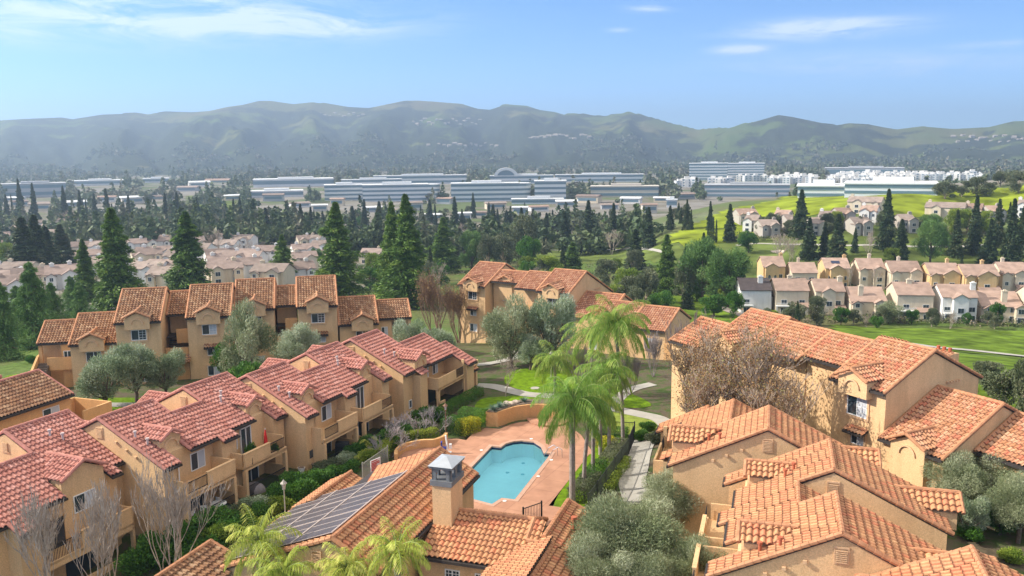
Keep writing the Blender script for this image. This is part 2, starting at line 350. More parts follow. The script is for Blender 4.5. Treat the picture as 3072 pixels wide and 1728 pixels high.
TW, TC = 0.355, 0.42               # tile width, exposed course
def tiles(name, mat, parent, M, pieces, zf, s_off=0.0, course=TC, along='t', tw=TW):
    """clay-tile sheet. pieces: (s0,s1,top0,top1,bot0,bot1) in plan; zf(s,t) height of the deck.
    along='t': water runs along t; along='s': water runs along s (pieces then give t0,t1,top.. in s)"""
    prof = [(0.0, 0.0), (.14, .065), (.36, .09), (.58, .06), (.72, .0), (.86, -.02)]
    V = []; F = []; UV = []
    for (a0, a1, p0, p1, b0, b1) in pieces:
        n = max(1, int(round((a1 - a0) / tw))); w = (a1 - a0) / n
        for i in range(n):
            u0 = a0 + i * w; fm = (i + .5) / n
            top = p0 + (p1 - p0) * fm; bot = b0 + (b1 - b0) * fm
            L = bot - top
            if abs(L) < .12: continue
            sg = 1 if L > 0 else -1
            # courses count from the eave upward
            k = int(math.ceil(abs(L) / course - 1e-6))
            rows = []
            for j in range(k):
                lo = bot - sg * course * j; hi = bot - sg * min(course * (j + 1), abs(L))
                rows.append((lo, .07, j + .02)); rows.append((hi, .0, j + .98))
            xs = prof + [(1.0, 0.0)]
            base = len(V)
            col = int(round((u0 + s_off) / tw))
            for (v, h, vv) in rows:
                for (fx, fh) in xs:
                    u = u0 + fx * w
                    z = (zf(u, v) if along == 't' else zf(v, u)) + .05 + h + fh
                    V.append(M(u, v, z) if along == 't' else M(v, u, z)); UV.append((col + min(.99, fx + .005), vv))
            m = len(xs)
            for r in range(len(rows) - 1):
                for c in range(m - 1):
                    q = (base + r * m + c, base + r * m + c + 1, base + (r + 1) * m + c + 1, base + (r + 1) * m + c)
                    F.append(q)
    me = bpy.data.meshes.new(name); me.from_pydata(V, [], F); me.update()
    l = me.uv_layers.new(name='UVMap'); idx = np.empty(len(me.loops), dtype=np.int32); me.loops.foreach_get('vertex_index', idx)
    l.data.foreach_set('uv', np.array(UV, dtype=np.float32)[idx].ravel())
    me.materials.append(mat)
    o = bpy.data.objects.new(name, me); COL.objects.link(o); o.parent = parent
    return o
def caps(parent, mat, M, lines, r=.14, name='ridge_cap'):
    """rounded cap tiles in a row along roof lines, each lapping the next"""
    for a, b in lines:
        mb = MB()
        a = np.array(a, float); b = np.array(b, float); L = np.linalg.norm(b - a)
        if L < .2: continue
        n = max(1, int(round(L / .42)))
        for i in range(n):
            p = a + (b - a) * i / n; q = a + (b - a) * min(1, (i + 1.08) / n)
            mb.tube([M(*p), M(*q)], [r * 1.16, r * .94], 7)
        mb.build(name, mat, parent, smooth=False, recalc=False)
def slab(mb, M, s0, s1, t0, t1, zf, th=.12):
    """thin deck under the tiles"""
    p = [(s0, t0), (s1, t0), (s1, t1), (s0, t1)]
    mb.hexa([M(a, b, zf(a, b) - th) for a, b in p] + [M(a, b, zf(a, b)) for a, b in p])

def window(parent, M, s, t, z, w, h, face='t', sgn=1, blind=True, grid=False, trim=True, name='window', split=True, alt=False):
    """window on a wall. face 't': wall faces +-t (sgn), runs along s. z = sill height"""
    def P(a, o, zz):              # a along wall, o outward
        return M(s + a, t + sgn * o, zz) if face == 't' else M(s + sgn * o, t + a, zz)
    fr = MB(); b = .07
    for (a0, a1, z0, z1) in ((-w / 2, w / 2, z, z + b), (-w / 2, w / 2, z + h - b, z + h), (-w / 2, -w / 2 + b, z + b, z + h - b), (w / 2 - b, w / 2, z + b, z + h - b)) + (((-.035, .035, z + b, z + h - b),) if split else ()):
        fr.hexa([P(a0, -.05, z0), P(a1, -.05, z0), P(a1, .06, z0), P(a0, .06, z0), P(a0, -.05, z1), P(a1, -.05, z1), P(a1, .06, z1), P(a0, .06, z1)])
    if grid:
        for k in (1, 2, 3) if h > 1 else (1,):
            zz = z + h * k / 4
            a0g, a1g = (0, w / 2) if not alt else (-w / 2, w / 2)
            fr.hexa([P(a0g, .02, zz - .015), P(a1g, .02, zz - .015), P(a1g, .05, zz - .015), P(a0g, .05, zz - .015), P(a0g, .02, zz + .015), P(a1g, .02, zz + .015), P(a1g, .05, zz + .015), P(a0g, .05, zz + .015)])
        for aa in ((w / 4,) if not alt else (-w / 4, w / 4)):
            fr.hexa([P(aa - .015, .02, z), P(aa + .015, .02, z), P(aa + .015, .05, z), P(aa - .015, .05, z), P(aa - .015, .02, z + h), P(aa + .015, .02, z + h), P(aa + .015, .05, z + h), P(aa - .015, .05, z + h)])
    f = fr.build(name, WHITE, parent)
    g = MB(); g.hexa([P(-w / 2 + b, -.04, z + b), P(w / 2 - b, -.04, z + b), P(w / 2 - b, .012, z + b), P(-w / 2 + b, .012, z + b), P(-w / 2 + b, -.04, z + h - b), P(w / 2 - b, -.04, z + h - b), P(w / 2 - b, .012, z + h - b), P(-w / 2 + b, .012, z + h - b)])
    g.build('pane', GLASS, f)
    if blind:
        g = MB(); a0, a1 = .035, w / 2 - b
        g.hexa([P(a0, .013, z + b), P(a1, .013, z + b), P(a1, .02, z + b), P(a0, .02, z + b), P(a0, .013, z + h - b), P(a1, .013, z + h - b), P(a1, .02, z + h - b), P(a0, .02, z + h - b)])
        g.build('blind', BLIND, f)
    if trim:
        g = MB(); e = .2
        for (a0, a1, z0, z1) in ((-w / 2 - e, w / 2 + e, z - e, z), (-w / 2 - e, -w / 2, z, z + h + e * .6), (w / 2, w / 2 + e, z, z + h + e * .6), (-w / 2, w / 2, z + h, z + h + e * .6)):
            g.hexa([P(a0, -.03, z0), P(a1, -.03, z0), P(a1, .09, z0), P(a0, .09, z0), P(a0, -.03, z1), P(a1, -.03, z1), P(a1, .09, z1), P(a0, .09, z1)])
        g.build('window_trim', TRIMS, f)
    return f
def arch(parent, M, s, t, z, r, sgn=1, name='arch_moulding', mat=None):
    """half-round moulding proud of a wall facing +-t"""
    mb = MB(); n = 12
    for k in range(n):
        a, b = PI * k / n, PI * (k + 1) / n
        ring = []
        for o in (-.02, .13):
            for (ang, rr) in ((a, r), (b, r), (b, r + .13), (a, r + .13)):
                ring.append(M(s + rr * math.cos(ang), t + sgn * o, z + rr * math.sin(ang)))
        mb.hexa(ring)
    return mb.build(name, mat or TRIMS, parent)
def dormer(b, M, sc, tb, tf, sgn, zr, hw, slope, mat, capm, arched=True, z_base=None):
    """gabled dormer: its ridge runs along t from tb (on the main roof) out to tf; sgn says which way is out"""
    ze = zr - slope * hw
    zf = lambda s, t: zr - slope * abs(s - sc)
    prof = None
    w = MB(); o = .22
    zb = (ze - 1.1) if z_base is None else z_base
    tw_ = tf - sgn * .28
    pts = [(sc - hw + o, zb), (sc + hw - o, zb), (sc + hw - o, ze - .06), (sc, zr - slope * o - .06), (sc - hw + o, ze - .06)]
    n = len(w.v); k = len(pts)
    w.v += [M(a, tw_, z) for a, z in pts] + [M(a, tb + sgn * .4, z) for a, z in pts]
    w.f.append(tuple(n + i for i in range(k))); w.f.append(tuple(n + k + i for i in range(k))[::-1])
    for i in range(k): j = (i + 1) % k; w.f.append((n + i, n + j, n + k + j, n + k + i))
    d = w.build('dormer', STUC, b)
    tk = tb - sgn * (hw * .0)
    # the roof runs back to meet the main slope: at the eave the meeting line lies further out
    run = sgn * (tf - tb)
    cut = min(hw * slope / .49, run * .8)
    tiles('dormer_roof', mat, d, M, [(tb * 1.0, tf, sc, sc, sc - hw, sc - hw)] if cut < .05 else
          [(min(tb, tb + sgn * cut), max(tb, tb + sgn * cut)) + ((sc, sc, sc, sc - hw) if sgn > 0 else (sc, sc, sc - hw, sc)),
           (min(tb + sgn * cut, tf), max(tb + sgn * cut, tf), sc, sc, sc - hw, sc - hw)], zf, along='s')
    tiles('dormer_roof', mat, d, M, 
          [(min(tb, tb + sgn * cut), max(tb, tb + sgn * cut)) + ((sc, sc, sc, sc + hw) if sgn > 0 else (sc, sc, sc + hw, sc)),
           (min(tb + sgn * cut, tf), max(tb + sgn * cut, tf), sc, sc, sc + hw, sc + hw)], zf, along='s')
    caps(d, capm, M, [((sc, tb, zr + .1), (sc, tf, zr + .1)), ((sc, tf, zr + .07), (sc - hw, tf, ze + .07)), ((sc, tf, zr + .07), (sc + hw, tf, ze + .07))], .12)
    if arched: arch(d, M, sc, tw_, ze - .75, min(.62, hw * .52), sgn)
    return d
# ---------------------------------------------------------------- ground
def terrain_mesh(name, r0, r1, nr, a0, a1, na, hf, mat):
    rs = np.geomspace(r0, r1, nr); an = np.radians(np.linspace(a0, a1, na))
    V = np.empty((nr, na, 3))
    for i, r in enumerate(rs):
        for j, a in enumerate(an):
            x, y = r * math.sin(a), r * math.cos(a)
            V[i, j] = (x, y, hf(x, y, r, math.degrees(a)))
    V = V.reshape(-1, 3)
    i, j = np.meshgrid(np.arange(nr - 1), np.arange(na - 1), indexing='ij')
    a = (i * na + j).ravel()
    F = np.stack([a, a + na, a + na + 1, a + 1], 1)
    me = bpy.data.meshes.new(name); me.from_pydata(V.tolist(), [], F.tolist()); me.update()
    me.polygons.foreach_set('use_smooth', [True] * len(me.polygons)); me.materials.append(mat)
    o = bpy.data.objects.new(name, me); COL.objects.link(o); tag(o, kind='structure'); return o
def ground_mat():
    m, N, L, b = nt('ground'); b.inputs['Roughness'].default_value = .95; b.inputs['Specular IOR Level'].default_value = .1
    g = N.new('ShaderNodeNewGeometry')
    n1 = N.new('ShaderNodeTexNoise'); n1.inputs['Scale'].default_value = .6; n1.inputs['Detail'].default_value = 10; n1.inputs['Roughness'].default_value = .7; L.new(g.outputs['Position'], n1.inputs['Vector'])
    r1 = ramp(N, [(.3, (.06, .05, .032, 1)), (.45, (.12, .095, .065, 1)), (.55, (.07, .10, .03, 1)), (.68, (.05, .085, .02, 1)), (.8, (.17, .14, .10, 1))]); L.new(n1.outputs[0], r1.inputs[0])
    # away from the buildings: rough grass, dry and green by patches
    n2 = N.new('ShaderNodeTexNoise'); n2.inputs['Scale'].default_value = .022; n2.inputs['Detail'].default_value = 10; n2.inputs['Roughness'].default_value = .65; L.new(g.outputs['Position'], n2.inputs['Vector'])
    r2 = ramp(N, [(.30, (.11, .10, .055, 1)), (.43, (.12, .125, .045, 1)), (.52, (.09, .14, .03, 1)), (.68, (.115, .17, .03, 1)), (.8, (.15, .19, .035, 1))]); L.new(n2.outputs[0], r2.inputs[0])
    n3 = N.new('ShaderNodeTexNoise'); n3.inputs['Scale'].default_value = .8; n3.inputs['Detail'].default_value = 8; L.new(g.outputs['Position'], n3.inputs['Vector'])
    r3 = ramp(N, [(.3, (.62, .62, .6, 1)), (.7, (1.25, 1.25, 1.2, 1))]); L.new(n3.outputs[0], r3.inputs[0])
    mm = N.new('ShaderNodeMix'); mm.data_type = 'RGBA'; mm.blend_type = 'MULTIPLY'; mm.inputs[0].default_value = 1; L.new(r2.outputs[0], mm.inputs[6]); L.new(r3.outputs[0], mm.inputs[7])
    sx = N.new('ShaderNodeSeparateXYZ'); L.new(g.outputs['Position'], sx.inputs[0])
    ln = N.new('ShaderNodeVectorMath'); ln.operation = 'LENGTH'; L.new(g.outputs['Position'], ln.inputs[0])
    mr = N.new('ShaderNodeMapRange'); mr.inputs[1].default_value = 118; mr.inputs[2].default_value = 150; L.new(ln.outputs['Value'], mr.inputs[0])
    mx = N.new('ShaderNodeMix'); mx.data_type = 'RGBA'; L.new(mr.outputs[0], mx.inputs[0]); L.new(r1.outputs[0], mx.inputs[6]); L.new(mm.outputs[2], mx.inputs[7])
    # the valley floor: car parks, roads and dry plots between the trees
    n5 = N.new('ShaderNodeTexNoise'); n5.inputs['Scale'].default_value = .012; n5.inputs['Detail'].default_value = 9; L.new(g.outputs['Position'], n5.inputs['Vector'])
    r5 = ramp(N, [(.40, (.10, .13, .05, 1)), (.48, (.16, .145, .11, 1)), (.58, (.24, .225, .20, 1)), (.7, (.15, .13, .10, 1))]); L.new(n5.outputs[0], r5.inputs[0])
    mr2 = N.new('ShaderNodeMapRange'); mr2.inputs[1].default_value = 430; mr2.inputs[2].default_value = 560; L.new(ln.outputs['Value'], mr2.inputs[0])
    mx2 = N.new('ShaderNodeMix'); mx2.data_type = 'RGBA'; L.new(mr2.outputs[0], mx2.inputs[0]); L.new(mx.outputs[2], mx2.inputs[6]); L.new(r5.outputs[0], mx2.inputs[7])
    L.new(mx2.outputs[2], b.inputs['Base Color'])
    bp = N.new('ShaderNodeBump'); bp.inputs['Strength'].default_value = .6; bp.inputs['Distance'].default_value = .2; L.new(n1.outputs[0], bp.inputs['Height']); L.new(bp.outputs[0], b.inputs['Normal'])
    return m
# the hills' outline, measured on the photo
RIDGE = [(-900, 372), (-300, 366), (0, 359), (73, 354), (184, 349), (218, 354), (307, 340), (410, 337), (444, 343), (491, 333), (576, 335), (628, 331), (683, 318), (726, 312), (777, 299), (811, 299), (880, 309), (939, 303), (982, 310), (1043, 320), (1107, 323), (1149, 314), (1213, 300), (1256, 299), (1342, 305), (1384, 308), (1431, 323), (1470, 326), (1512, 312), (1581, 317), (1619, 329), (1666, 335), (1692, 341), (1726, 337), (1811, 346), (1888, 333), (1939, 346), (2025, 370), (2096, 387), (2138, 382), (2198, 381), (2228, 370), (2271, 360), (2335, 342), (2378, 349), (2463, 368), (2506, 373), (2548, 366), (2604, 370), (2655, 381), (2689, 387), (2783, 377), (2860, 384), (2967, 380), (3039, 363), (3072, 363), (3300, 350), (3900, 370)]
_ra = []; _re = []
for px, py in RIDGE:
    d = ray(px, py); _ra.append(math.degrees(math.atan2(d[0], d[1]))); _re.append(d[2] / math.hypot(d[0], d[1]))
def hill_h(x, y, r, a):
    el = float(np.interp(a, _ra, _re))
    R = float(np.interp(a, [-45, 3, 9, 14, 40], [5000, 4800, 4500, 3900, 4100]))
    base0 = float(np.interp(a, [-45, 3, 10, 16, 40], [2550, 2650, 3000, 3150, 3100]))
    zr = CAMH + R * el
    t = (r - base0) / (R - base0)
    if r <= base0: return -30 + 2.0 * noise.noise(Vector((x * .002, y * .002, 1)))
    if r > R: return zr - (r - R) * .12 
    # spurs and valleys running down towards the plain
    fr = noise.fractal(Vector((a * .30 + .6 * noise.noise(Vector((x * .0007, y * .0007, 0))), r * .00055, 2.2)), .9, 2.1, 6)
    rid = 1 - abs(noise.noise(Vector((a * .22, r * .0004, 5.5)))) * 2
    prof = t ** 1.45
    k = math.sin(PI * min(1, max(0, t)))
    h = -30 + (zr + 30) * prof
    h += k * (zr + 30) * (.26 * fr + .20 * (rid - .5))
    h += 30 * math.exp(-((t - .16) / .07) ** 2) * max(0.0, noise.noise(Vector((a * .16, 7.7, 0))) + .25)
    lim = CAMH + r * (el - .0012)                       # nothing in front hides the skyline
    return min(h, lim)
def hill_mat():
    m, N, L, b = nt('hill_grass'); b.inputs['Roughness'].default_value = .95; b.inputs['Specular IOR Level'].default_value = .05
    g = N.new('ShaderNodeNewGeometry')
    n1 = N.new('ShaderNodeTexNoise'); n1.inputs['Scale'].default_value = .0042; n1.inputs['Detail'].default_value = 9; n1.inputs['Roughness'].default_value = .62; L.new(g.outputs['Position'], n1.inputs['Vector'])
    n2 = N.new('ShaderNodeTexNoise'); n2.inputs['Scale'].default_value = .0014; n2.inputs['Detail'].default_value = 5; L.new(g.outputs['Position'], n2.inputs['Vector'])
    grass = ramp(N, [(.3, (.13, .11, .05, 1)), (.45, (.075, .115, .025, 1)), (.55, (.10, .12, .035, 1)), (.7, (.14, .12, .055, 1))]); L.new(n2.outputs[0], grass.inputs[0])
    sx = N.new('ShaderNodeSeparateXYZ'); L.new(g.outputs['Position'], sx.inputs[0])
    # oak woods thin out with height and to the right
    mz = N.new('ShaderNodeMapRange'); mz.inputs[1].default_value = 10; mz.inputs[2].default_value = 330; mz.inputs[3].default_value = .13; mz.inputs[4].default_value = -.06; L.new(sx.outputs[2], mz.inputs[0])
    mxx = N.new('ShaderNodeMapRange'); mxx.inputs[1].default_value = 300; mxx.inputs[2].default_value = 1100; mxx.inputs[3].default_value = 0; mxx.inputs[4].default_value = -.11; L.new(sx.outputs[0], mxx.inputs[0])
    ad = N.new('ShaderNodeMath'); L.new(mz.outputs[0], ad.inputs[0]); L.new(mxx.outputs[0], ad.inputs[1])
    a2 = N.new('ShaderNodeMath'); L.new(ad.outputs[0], a2.inputs[0]); L.new(n1.outputs[0], a2.inputs[1])
    wood = ramp(N, [(.475, (0, 0, 0, 1)), (.505, (1, 1, 1, 1))]); L.new(a2.outputs[0], wood.inputs[0])
    n3 = N.new('ShaderNodeTexNoise'); n3.inputs['Scale'].default_value = .05; n3.inputs['Detail'].default_value = 6; L.new(g.outputs['Position'], n3.inputs['Vector'])
    wcol = ramp(N, [(.3, (.018, .026, .013, 1)), (.7, (.05, .06, .03, 1))]); L.new(n3.outputs[0], wcol.inputs[0])
    mx = N.new('ShaderNodeMix'); mx.data_type = 'RGBA'; L.new(wood.outputs[0], mx.inputs[0]); L.new(grass.outputs[0], mx.inputs[6]); L.new(wcol.outputs[0], mx.inputs[7])
    L.new(mx.outputs[2], b.inputs['Base Color'])
    bp = N.new('ShaderNodeBump'); bp.inputs['Strength'].default_value = .9; bp.inputs['Distance'].default_value = 12; L.new(a2.outputs[0], bp.inputs['Height']); L.new(bp.outputs[0], b.inputs['Normal'])
    return m
def _th(x, y, r, a):
    return T(x, y) - (3.2 if -9 < x < 8 and 60 < y < 86 and any(inpool(x + dx, y + dy) for dx in (-2.4, 0, 2.4) for dy in (-2.4, 0, 2.4)) else 0)
POOL = [(-3.76, 73.98), (-2.08, 79.48), (-1.19, 79.2), (-.74, 80.19), (0.0, 80.8), (.79, 81.0), (1.97, 80.61), (2.6, 79.33), (2.82, 77.4), (3.43, 77.3), (3.14, 76.23), (0.05, 66.6), (-1.03, 66.93), (-1.78, 65.72), (-5.2, 68.0)]
def inpoly(x, y, P):
    c = False; j = len(P) - 1
    for i in range(len(P)):
        if (P[i][1] > y) != (P[j][1] > y) and x < (P[j][0] - P[i][0]) * (y - P[i][1]) / (P[j][1] - P[i][1]) + P[i][0]: c = not c
        j = i
    return c
def inpool(x, y): return inpoly(x, y, POOL)
terrain_mesh('ground', 4, 2700, 260, -100, 100, 420, _th, ground_mat())
terrain_mesh('hills', 2500, 9000, 130, -62, 62, 620, lambda x, y, r, a: hill_h(x, y, r, a) - (1.5 if r < 2560 else 0), hill_mat())
GRASS = simple('lawn_grass', (.12, .205, .007, 1), .9, var=.35, scale=1.6, bump=.8, bscale=9, spec=.1)
GRASS2 = simple('lawn_grass_olive', (.20, .25, .045, 1), .9, var=.3, scale=1.2, bump=.8, bscale=9, spec=.1)
CONC = simple('path_concrete', (.37, .35, .31, 1), .9, var=.08, scale=1.2)
ASPH = simple('asphalt', (.11, .11, .11, 1), .9, var=.15, scale=.6)
def densify(poly, d=1.5):
    out = []
    for i in range(len(poly)):
        a, b = np.array(poly[i]), np.array(poly[(i + 1) % len(poly)]); n = max(1, int(np.linalg.norm(b - a) / d))
        for k in range(n): out.append(tuple(a + (b - a) * k / n))
    return out
def flat_patch(name, poly, z, mat, th=0.0, smoothit=True):
    """flat sheet (or slab) with a rounded outline"""
    P = [np.array(p[:2], float) for p in poly]
    if smoothit:
        for _ in range(2):
            Q = []
            for i in range(len(P)):
                a, b = P[i], P[(i + 1) % len(P)]; Q += [a * .75 + b * .25, a * .25 + b * .75]
            P = Q
    bm = bmesh.new(); vs = [bm.verts.new((p[0], p[1], z)) for p in P]; f = bm.faces.new(vs)
    if f.normal.z < 0: f.normal_flip()
    bm.normal_update()
    if f.normal.z < 0: bmesh.ops.reverse_faces(bm, faces=[f])
    if th:
        r = bmesh.ops.extrude_face_region(bm, geom=[f]); vv = [e for e in r['geom'] if isinstance(e, bmesh.types.BMVert)]
        bmesh.ops.translate(bm, verts=vv, vec=(0, 0, th)); bmesh.ops.recalc_face_normals(bm, faces=bm.faces)
    bmesh.ops.triangulate(bm, faces=[q for q in bm.faces if len(q.verts) > 4])
    me = bpy.data.meshes.new(name); bm.to_mesh(me); bm.free(); me.materials.append(mat)
    o = bpy.data.objects.new(name, me); COL.objects.link(o); return o
def px_poly(pts, z=0): return [tuple(G(x, y, z)[:2]) for x, y in pts]
def drape_patch(name, poly, mat, dz=.12, step=3.0, kind='structure'):
    """sheet laid over sloping ground inside an outline"""
    xs = [p[0] for p in poly]; ys = [p[1] for p in poly]
    nx = int((max(xs) - min(xs)) / step) + 2; ny = int((max(ys) - min(ys)) / step) + 2
    idx = {}; V = []; F = []
    def vid(i, j):
        if (i, j) not in idx:
            x, y = min(xs) + i * step, min(ys) + j * step; idx[(i, j)] = len(V); V.append((x, y, T(x, y) + dz))
        return idx[(i, j)]
    for i in range(nx):
        for j in range(ny):
            if inpoly(min(xs) + (i + .5) * step, min(ys) + (j + .5) * step, poly): F.append((vid(i, j), vid(i + 1, j), vid(i + 1, j + 1), vid(i, j + 1)))
    if not F: return None
    me = bpy.data.meshes.new(name); me.from_pydata(V, [], F); me.update(); me.materials.append(mat); me.polygons.foreach_set('use_smooth', [True] * len(me.polygons))
    o = bpy.data.objects.new(name, me); COL.objects.link(o); tag(o, kind=kind); return o
def strip(name, pts, w, mat, dz=.14, kind='structure', sub=6):
    """path following the ground through points"""
    P = [np.array(p[:2], float) for p in pts]; Q = []
    for i in range(len(P) - 1):
        a, b, c, d = P[max(i - 1, 0)], P[i], P[i + 1], P[min(i + 2, len(P) - 1)]
        for k in range(sub):
            t = k / sub; Q.append(.5 * ((2 * b) + (-a + c) * t + (2 * a - 5 * b + 4 * c - d) * t * t + (-a + 3 * b - 3 * c + d) * t ** 3))
    Q.append(P[-1]); V = []; F = []
    for i, q in enumerate(Q):
        d = Q[min(i + 1, len(Q) - 1)] - Q[max(i - 1, 0)]; n = np.array([-d[1], d[0]]); n = n / (np.linalg.norm(n) + 1e-9)
        for sg in (-1, 0, 1):
            p = q + n * sg * w / 2; V.append((p[0], p[1], T(p[0], p[1]) + dz))
        if i: a = (i - 1) * 3; F += [(a, a + 1, a + 4, a + 3), (a + 1, a + 2, a + 5, a + 4)]
    me = bpy.data.meshes.new(name); me.from_pydata(V, [], F); me.update(); me.materials.append(mat)
    o = bpy.data.objects.new(name, me); COL.objects.link(o); tag(o, kind=kind); return o

# ---------------------------------------------------------------- the two-storey garden apartments (one module = two homes)
def garden_module(b, fr, s0, te, z0, sgn, tmat, capm, W0=0.0, W1=14.4, gable_vent=True, stripe=True, rear=True, parts=('L', 'R'), pipe=PIPE_W, wall=STUC, lr=.0):
    M = lambda s, t, z: fr.M(s0 + s, te + sgn * t, z0 + z)
    m = .49; ZE = 4.9
    zf = lambda s, t: ZE - m * t
    def zback(tr): zr = ZE - m * tr; return lambda s, t: zr + m * (t - tr)
    TR1, TRM, TR2 = -6.5, -4.6, -6.6
    TB = -13.2
    front = []
    cols = [(0, 1.6, TR1, 0), (1.6, 3.4, TR1, -2.05), (3.4, 5.45, TR1, -.75)] if 'L' in parts else []
    mid = [(5.45, 6.5, TRM, -.75), (6.5, 8.25, TRM, -.2), (8.25, 8.9, TRM, -.95)]
    rt = [(8.9, 11.2, TR2, -.95), (11.2, 12.95, TR2, -2.05), (12.95, W1, TR2, -.15)] if 'R' in parts else []
    allc = cols + mid + rt
    tiles('roof', tmat, b, M, [(a, c, t0, t0, t1, t1) for a, c, t0, t1 in allc], zf)
    dk = MB()
    for a, c, t0, t1 in allc: slab(dk, M, a, c, t0, t1, zf)
    segs = ([(0, 5.45, TR1)] if cols else []) + [(5.45, 8.9, TRM)] + ([(8.9, W1, TR2)] if rt else [])
    for a, c, tr in segs:
        zb = zback(tr); tb = TB if tr < -5 else -10.5
        if rear: tiles('rear_roof', tmat, b, M, [(a, c, tr, tr, tb, tb)], zb)
        slab(dk, M, a, c, tb, tr, zb)
    dk.build('roof_edge', FASC, b)
    # walls
    w = MB()
    def body(a, c, tfr, tr, tb, zb=-2.2):
        zt = ZE - m * tr; o = .16
        prof = [(tfr, zb), (tfr, zf(0, tfr) - o), (tr, zt - o), (tb + .35, zt + m * (tb + .35 - tr) - o), (tb + .35, zb)]
        w.prism(prof, a, c, M)
    if cols: body(.12, 1.6, -.35, TR1, TB); body(1.6, 5.45, -1.45, TR1, TB)
    body(5.45, 6.5, -1.45, TRM, -10.5); body(6.5, 8.2, -.5, TRM, -10.5); body(8.2, 8.9, -1.5, TRM, -10.5)
    if rt: body(8.9, 12.9, -1.5, TR2, TB); body(12.9, W1 - .12, -.45, TR2, TB)
    w.build('wall', wall, b)
    # long eave boards / gutters
    for a, c, t0, t1 in allc:
        if t1 > -2: g = MB(); g.box(a, c, t1 + .0, t1 + .13, zf(0, t1) - .14, zf(0, t1) + .03, M); g.build('gutter', FASC, b)
    L = []
    if cols: L += [((0, TR1, ZE - m * TR1 + .1), (5.45, TR1, ZE - m * TR1 + .1)), ((.05, TR1, ZE - m * TR1 + .08), (.05, 0, ZE + .08)), ((5.4, TR1, 8.15), (5.4, TRM, 7.25)), ((3.45, -1.9, zf(0, -1.9) + .07), (3.45, -.75, zf(0, -.75) + .07)), ((.05, TR1, 8.15), (.05, TB, ZE - m * TR1 + m * (TB - TR1) + .08))]
    if cols: L += [((1.55, -2.0, zf(0, -2) + .05), (1.55, 0, ZE + .05))]
    L += [((5.45, TRM, ZE - m * TRM + .1), (8.9, TRM, ZE - m * TRM + .1)), ((6.53, -.75, zf(0, -.75) + .05), (6.53, -.2, zf(0, -.2) + .05))]
    if rt: L += [((8.9, TR2, ZE - m * TR2 + .1), (W1, TR2, ZE - m * TR2 + .1)), ((8.95, TR2, 8.2), (8.95, TRM, 7.27)), ((8.95, TR2, 8.2), (8.95, TB, ZE - m * TR2 + m * (TB - TR2) + .08)),
                 ((W1 - .05, TR2, 8.2), (W1 - .05, -.15, zf(0, -.15) + .07)), ((13.0, -2.0, zf(0, -2) + .07), (13.0, -.15, zf(0, -.15) + .07))]
    caps(b, capm, M, L, .13)
    # front dormers
    if cols: dormer(b, M, 2.42, -4.5, -1.5, 1, 7.11, 1.25, .5, tmat, capm, z_base=2.4)
    if rt: dormer(b, M, 12.05, -4.5, -1.5, 1, 7.11, 1.25, .5, tmat, capm, z_base=2.4)
    if rear:
        if cols: dormer(b, M, 3.3, -10.0, -14.0, -1, 6.2, 1.45, .5, tmat, capm, arched=False)
        if rt: dormer(b, M, 12.2, -10.0, -14.0, -1, 6.2, 1.45, .5, tmat, capm, arched=False)
    # gable louvre vent on the exposed gables
    for (sx, tr) in (([(.12, TR1)] if cols else []) + ([(8.9, TR2)] if rt else [])):
        v = MB(); zc = ZE - m * tr - 1.15
        for k in range(7): v.box(sx - .09, sx - .03, tr - .28, tr + .28, zc - .35 + k * .1, zc - .35 + k * .1 + .055, M)
        v.box(sx - .05, sx + .05, tr - .36, tr + .36, zc - .42, zc - .36, M); v.box(sx - .05, sx + .05, tr - .36, tr - .3, zc - .36, zc + .4, M); v.box(sx - .05, sx + .05, tr + .3, tr + .36, zc - .36, zc + .4, M)
        v.box(sx - .06, sx + .05, tr - .36, tr + .36, zc + .4, zc + .5, M)
        v.build('gable_vent', TRIMS, b)
        if sx < 1:
            for q in (1.6, 2.6, 3.5):
                e = MB(); e.box(sx - .16, sx + .05, tr + q, tr + q + .2, zf(0, tr + q) - .95, zf(0, tr + q) - .78, M); e.build('exhaust_hood', TRIMS, b)
    # vent pipes through the roof
    for (ps, pt) in ((1.0, -2.6), (.8, -3.6), (11.0, -4.4), (10.4, -3.9)):
        if (ps < 5 and not cols) or (ps > 9 and not rt): continue
        p = MB(); z = zf(0, pt); p.tube([M(ps, pt, z), M(ps, pt, z + .55)], .085, 8); p.tube([M(ps, pt, z + .5), M(ps, pt, z + .62)], .14, 8)
        p.build('vent_pipe', pipe, b)
    # balconies
    def balcony(a, c, solid, tb_):
        bm_ = MB(); bf = .95      # parapet line in front
        bm_.box(a, c, -1.5, bf, 2.45, 2.62, M)                                    # floor
        bm_.box(a, c, bf - .16, bf, 2.3, 2.75, M)                                  # beam
        bm_.box(solid[0], solid[1], bf - .15, bf + .03, 2.75, 3.75, M)              # solid parapet
        bm_.box(solid[0] - .02, solid[1] + .02, bf - .19, bf + .07, 3.75, 3.81, M)   # coping
        bm_.box(solid[0] + .12, solid[1] - .12, bf + .03, bf + .05, 2.62, 2.68, M)
        for (e0, e1) in ((a, a + .28), (c - .28, c)):
            bm_.box(e0, e1, bf - .3, bf + .05, -.5, 2.3, M)
        # end walls back to the house, ground and upper
        bm_.box(a, a + .14, -1.45, bf - .3, 2.62, 3.75, M); bm_.box(c - .14, c, -1.45, bf - .3, 2.62, 3.75, M)
        bm_.box(a, a + .14, -1.45, bf - .3, -.5, 1.0 if a > 2 else 2.45, M); bm_.box(c - .14, c, -1.45, bf - .3, -.5, 1.05, M)
        o = bm_.build('balcony', wall, b)
        ra, rc = (a + .28, solid[0]) if solid[0] - a > c - solid[1] else (solid[1], c - .28)
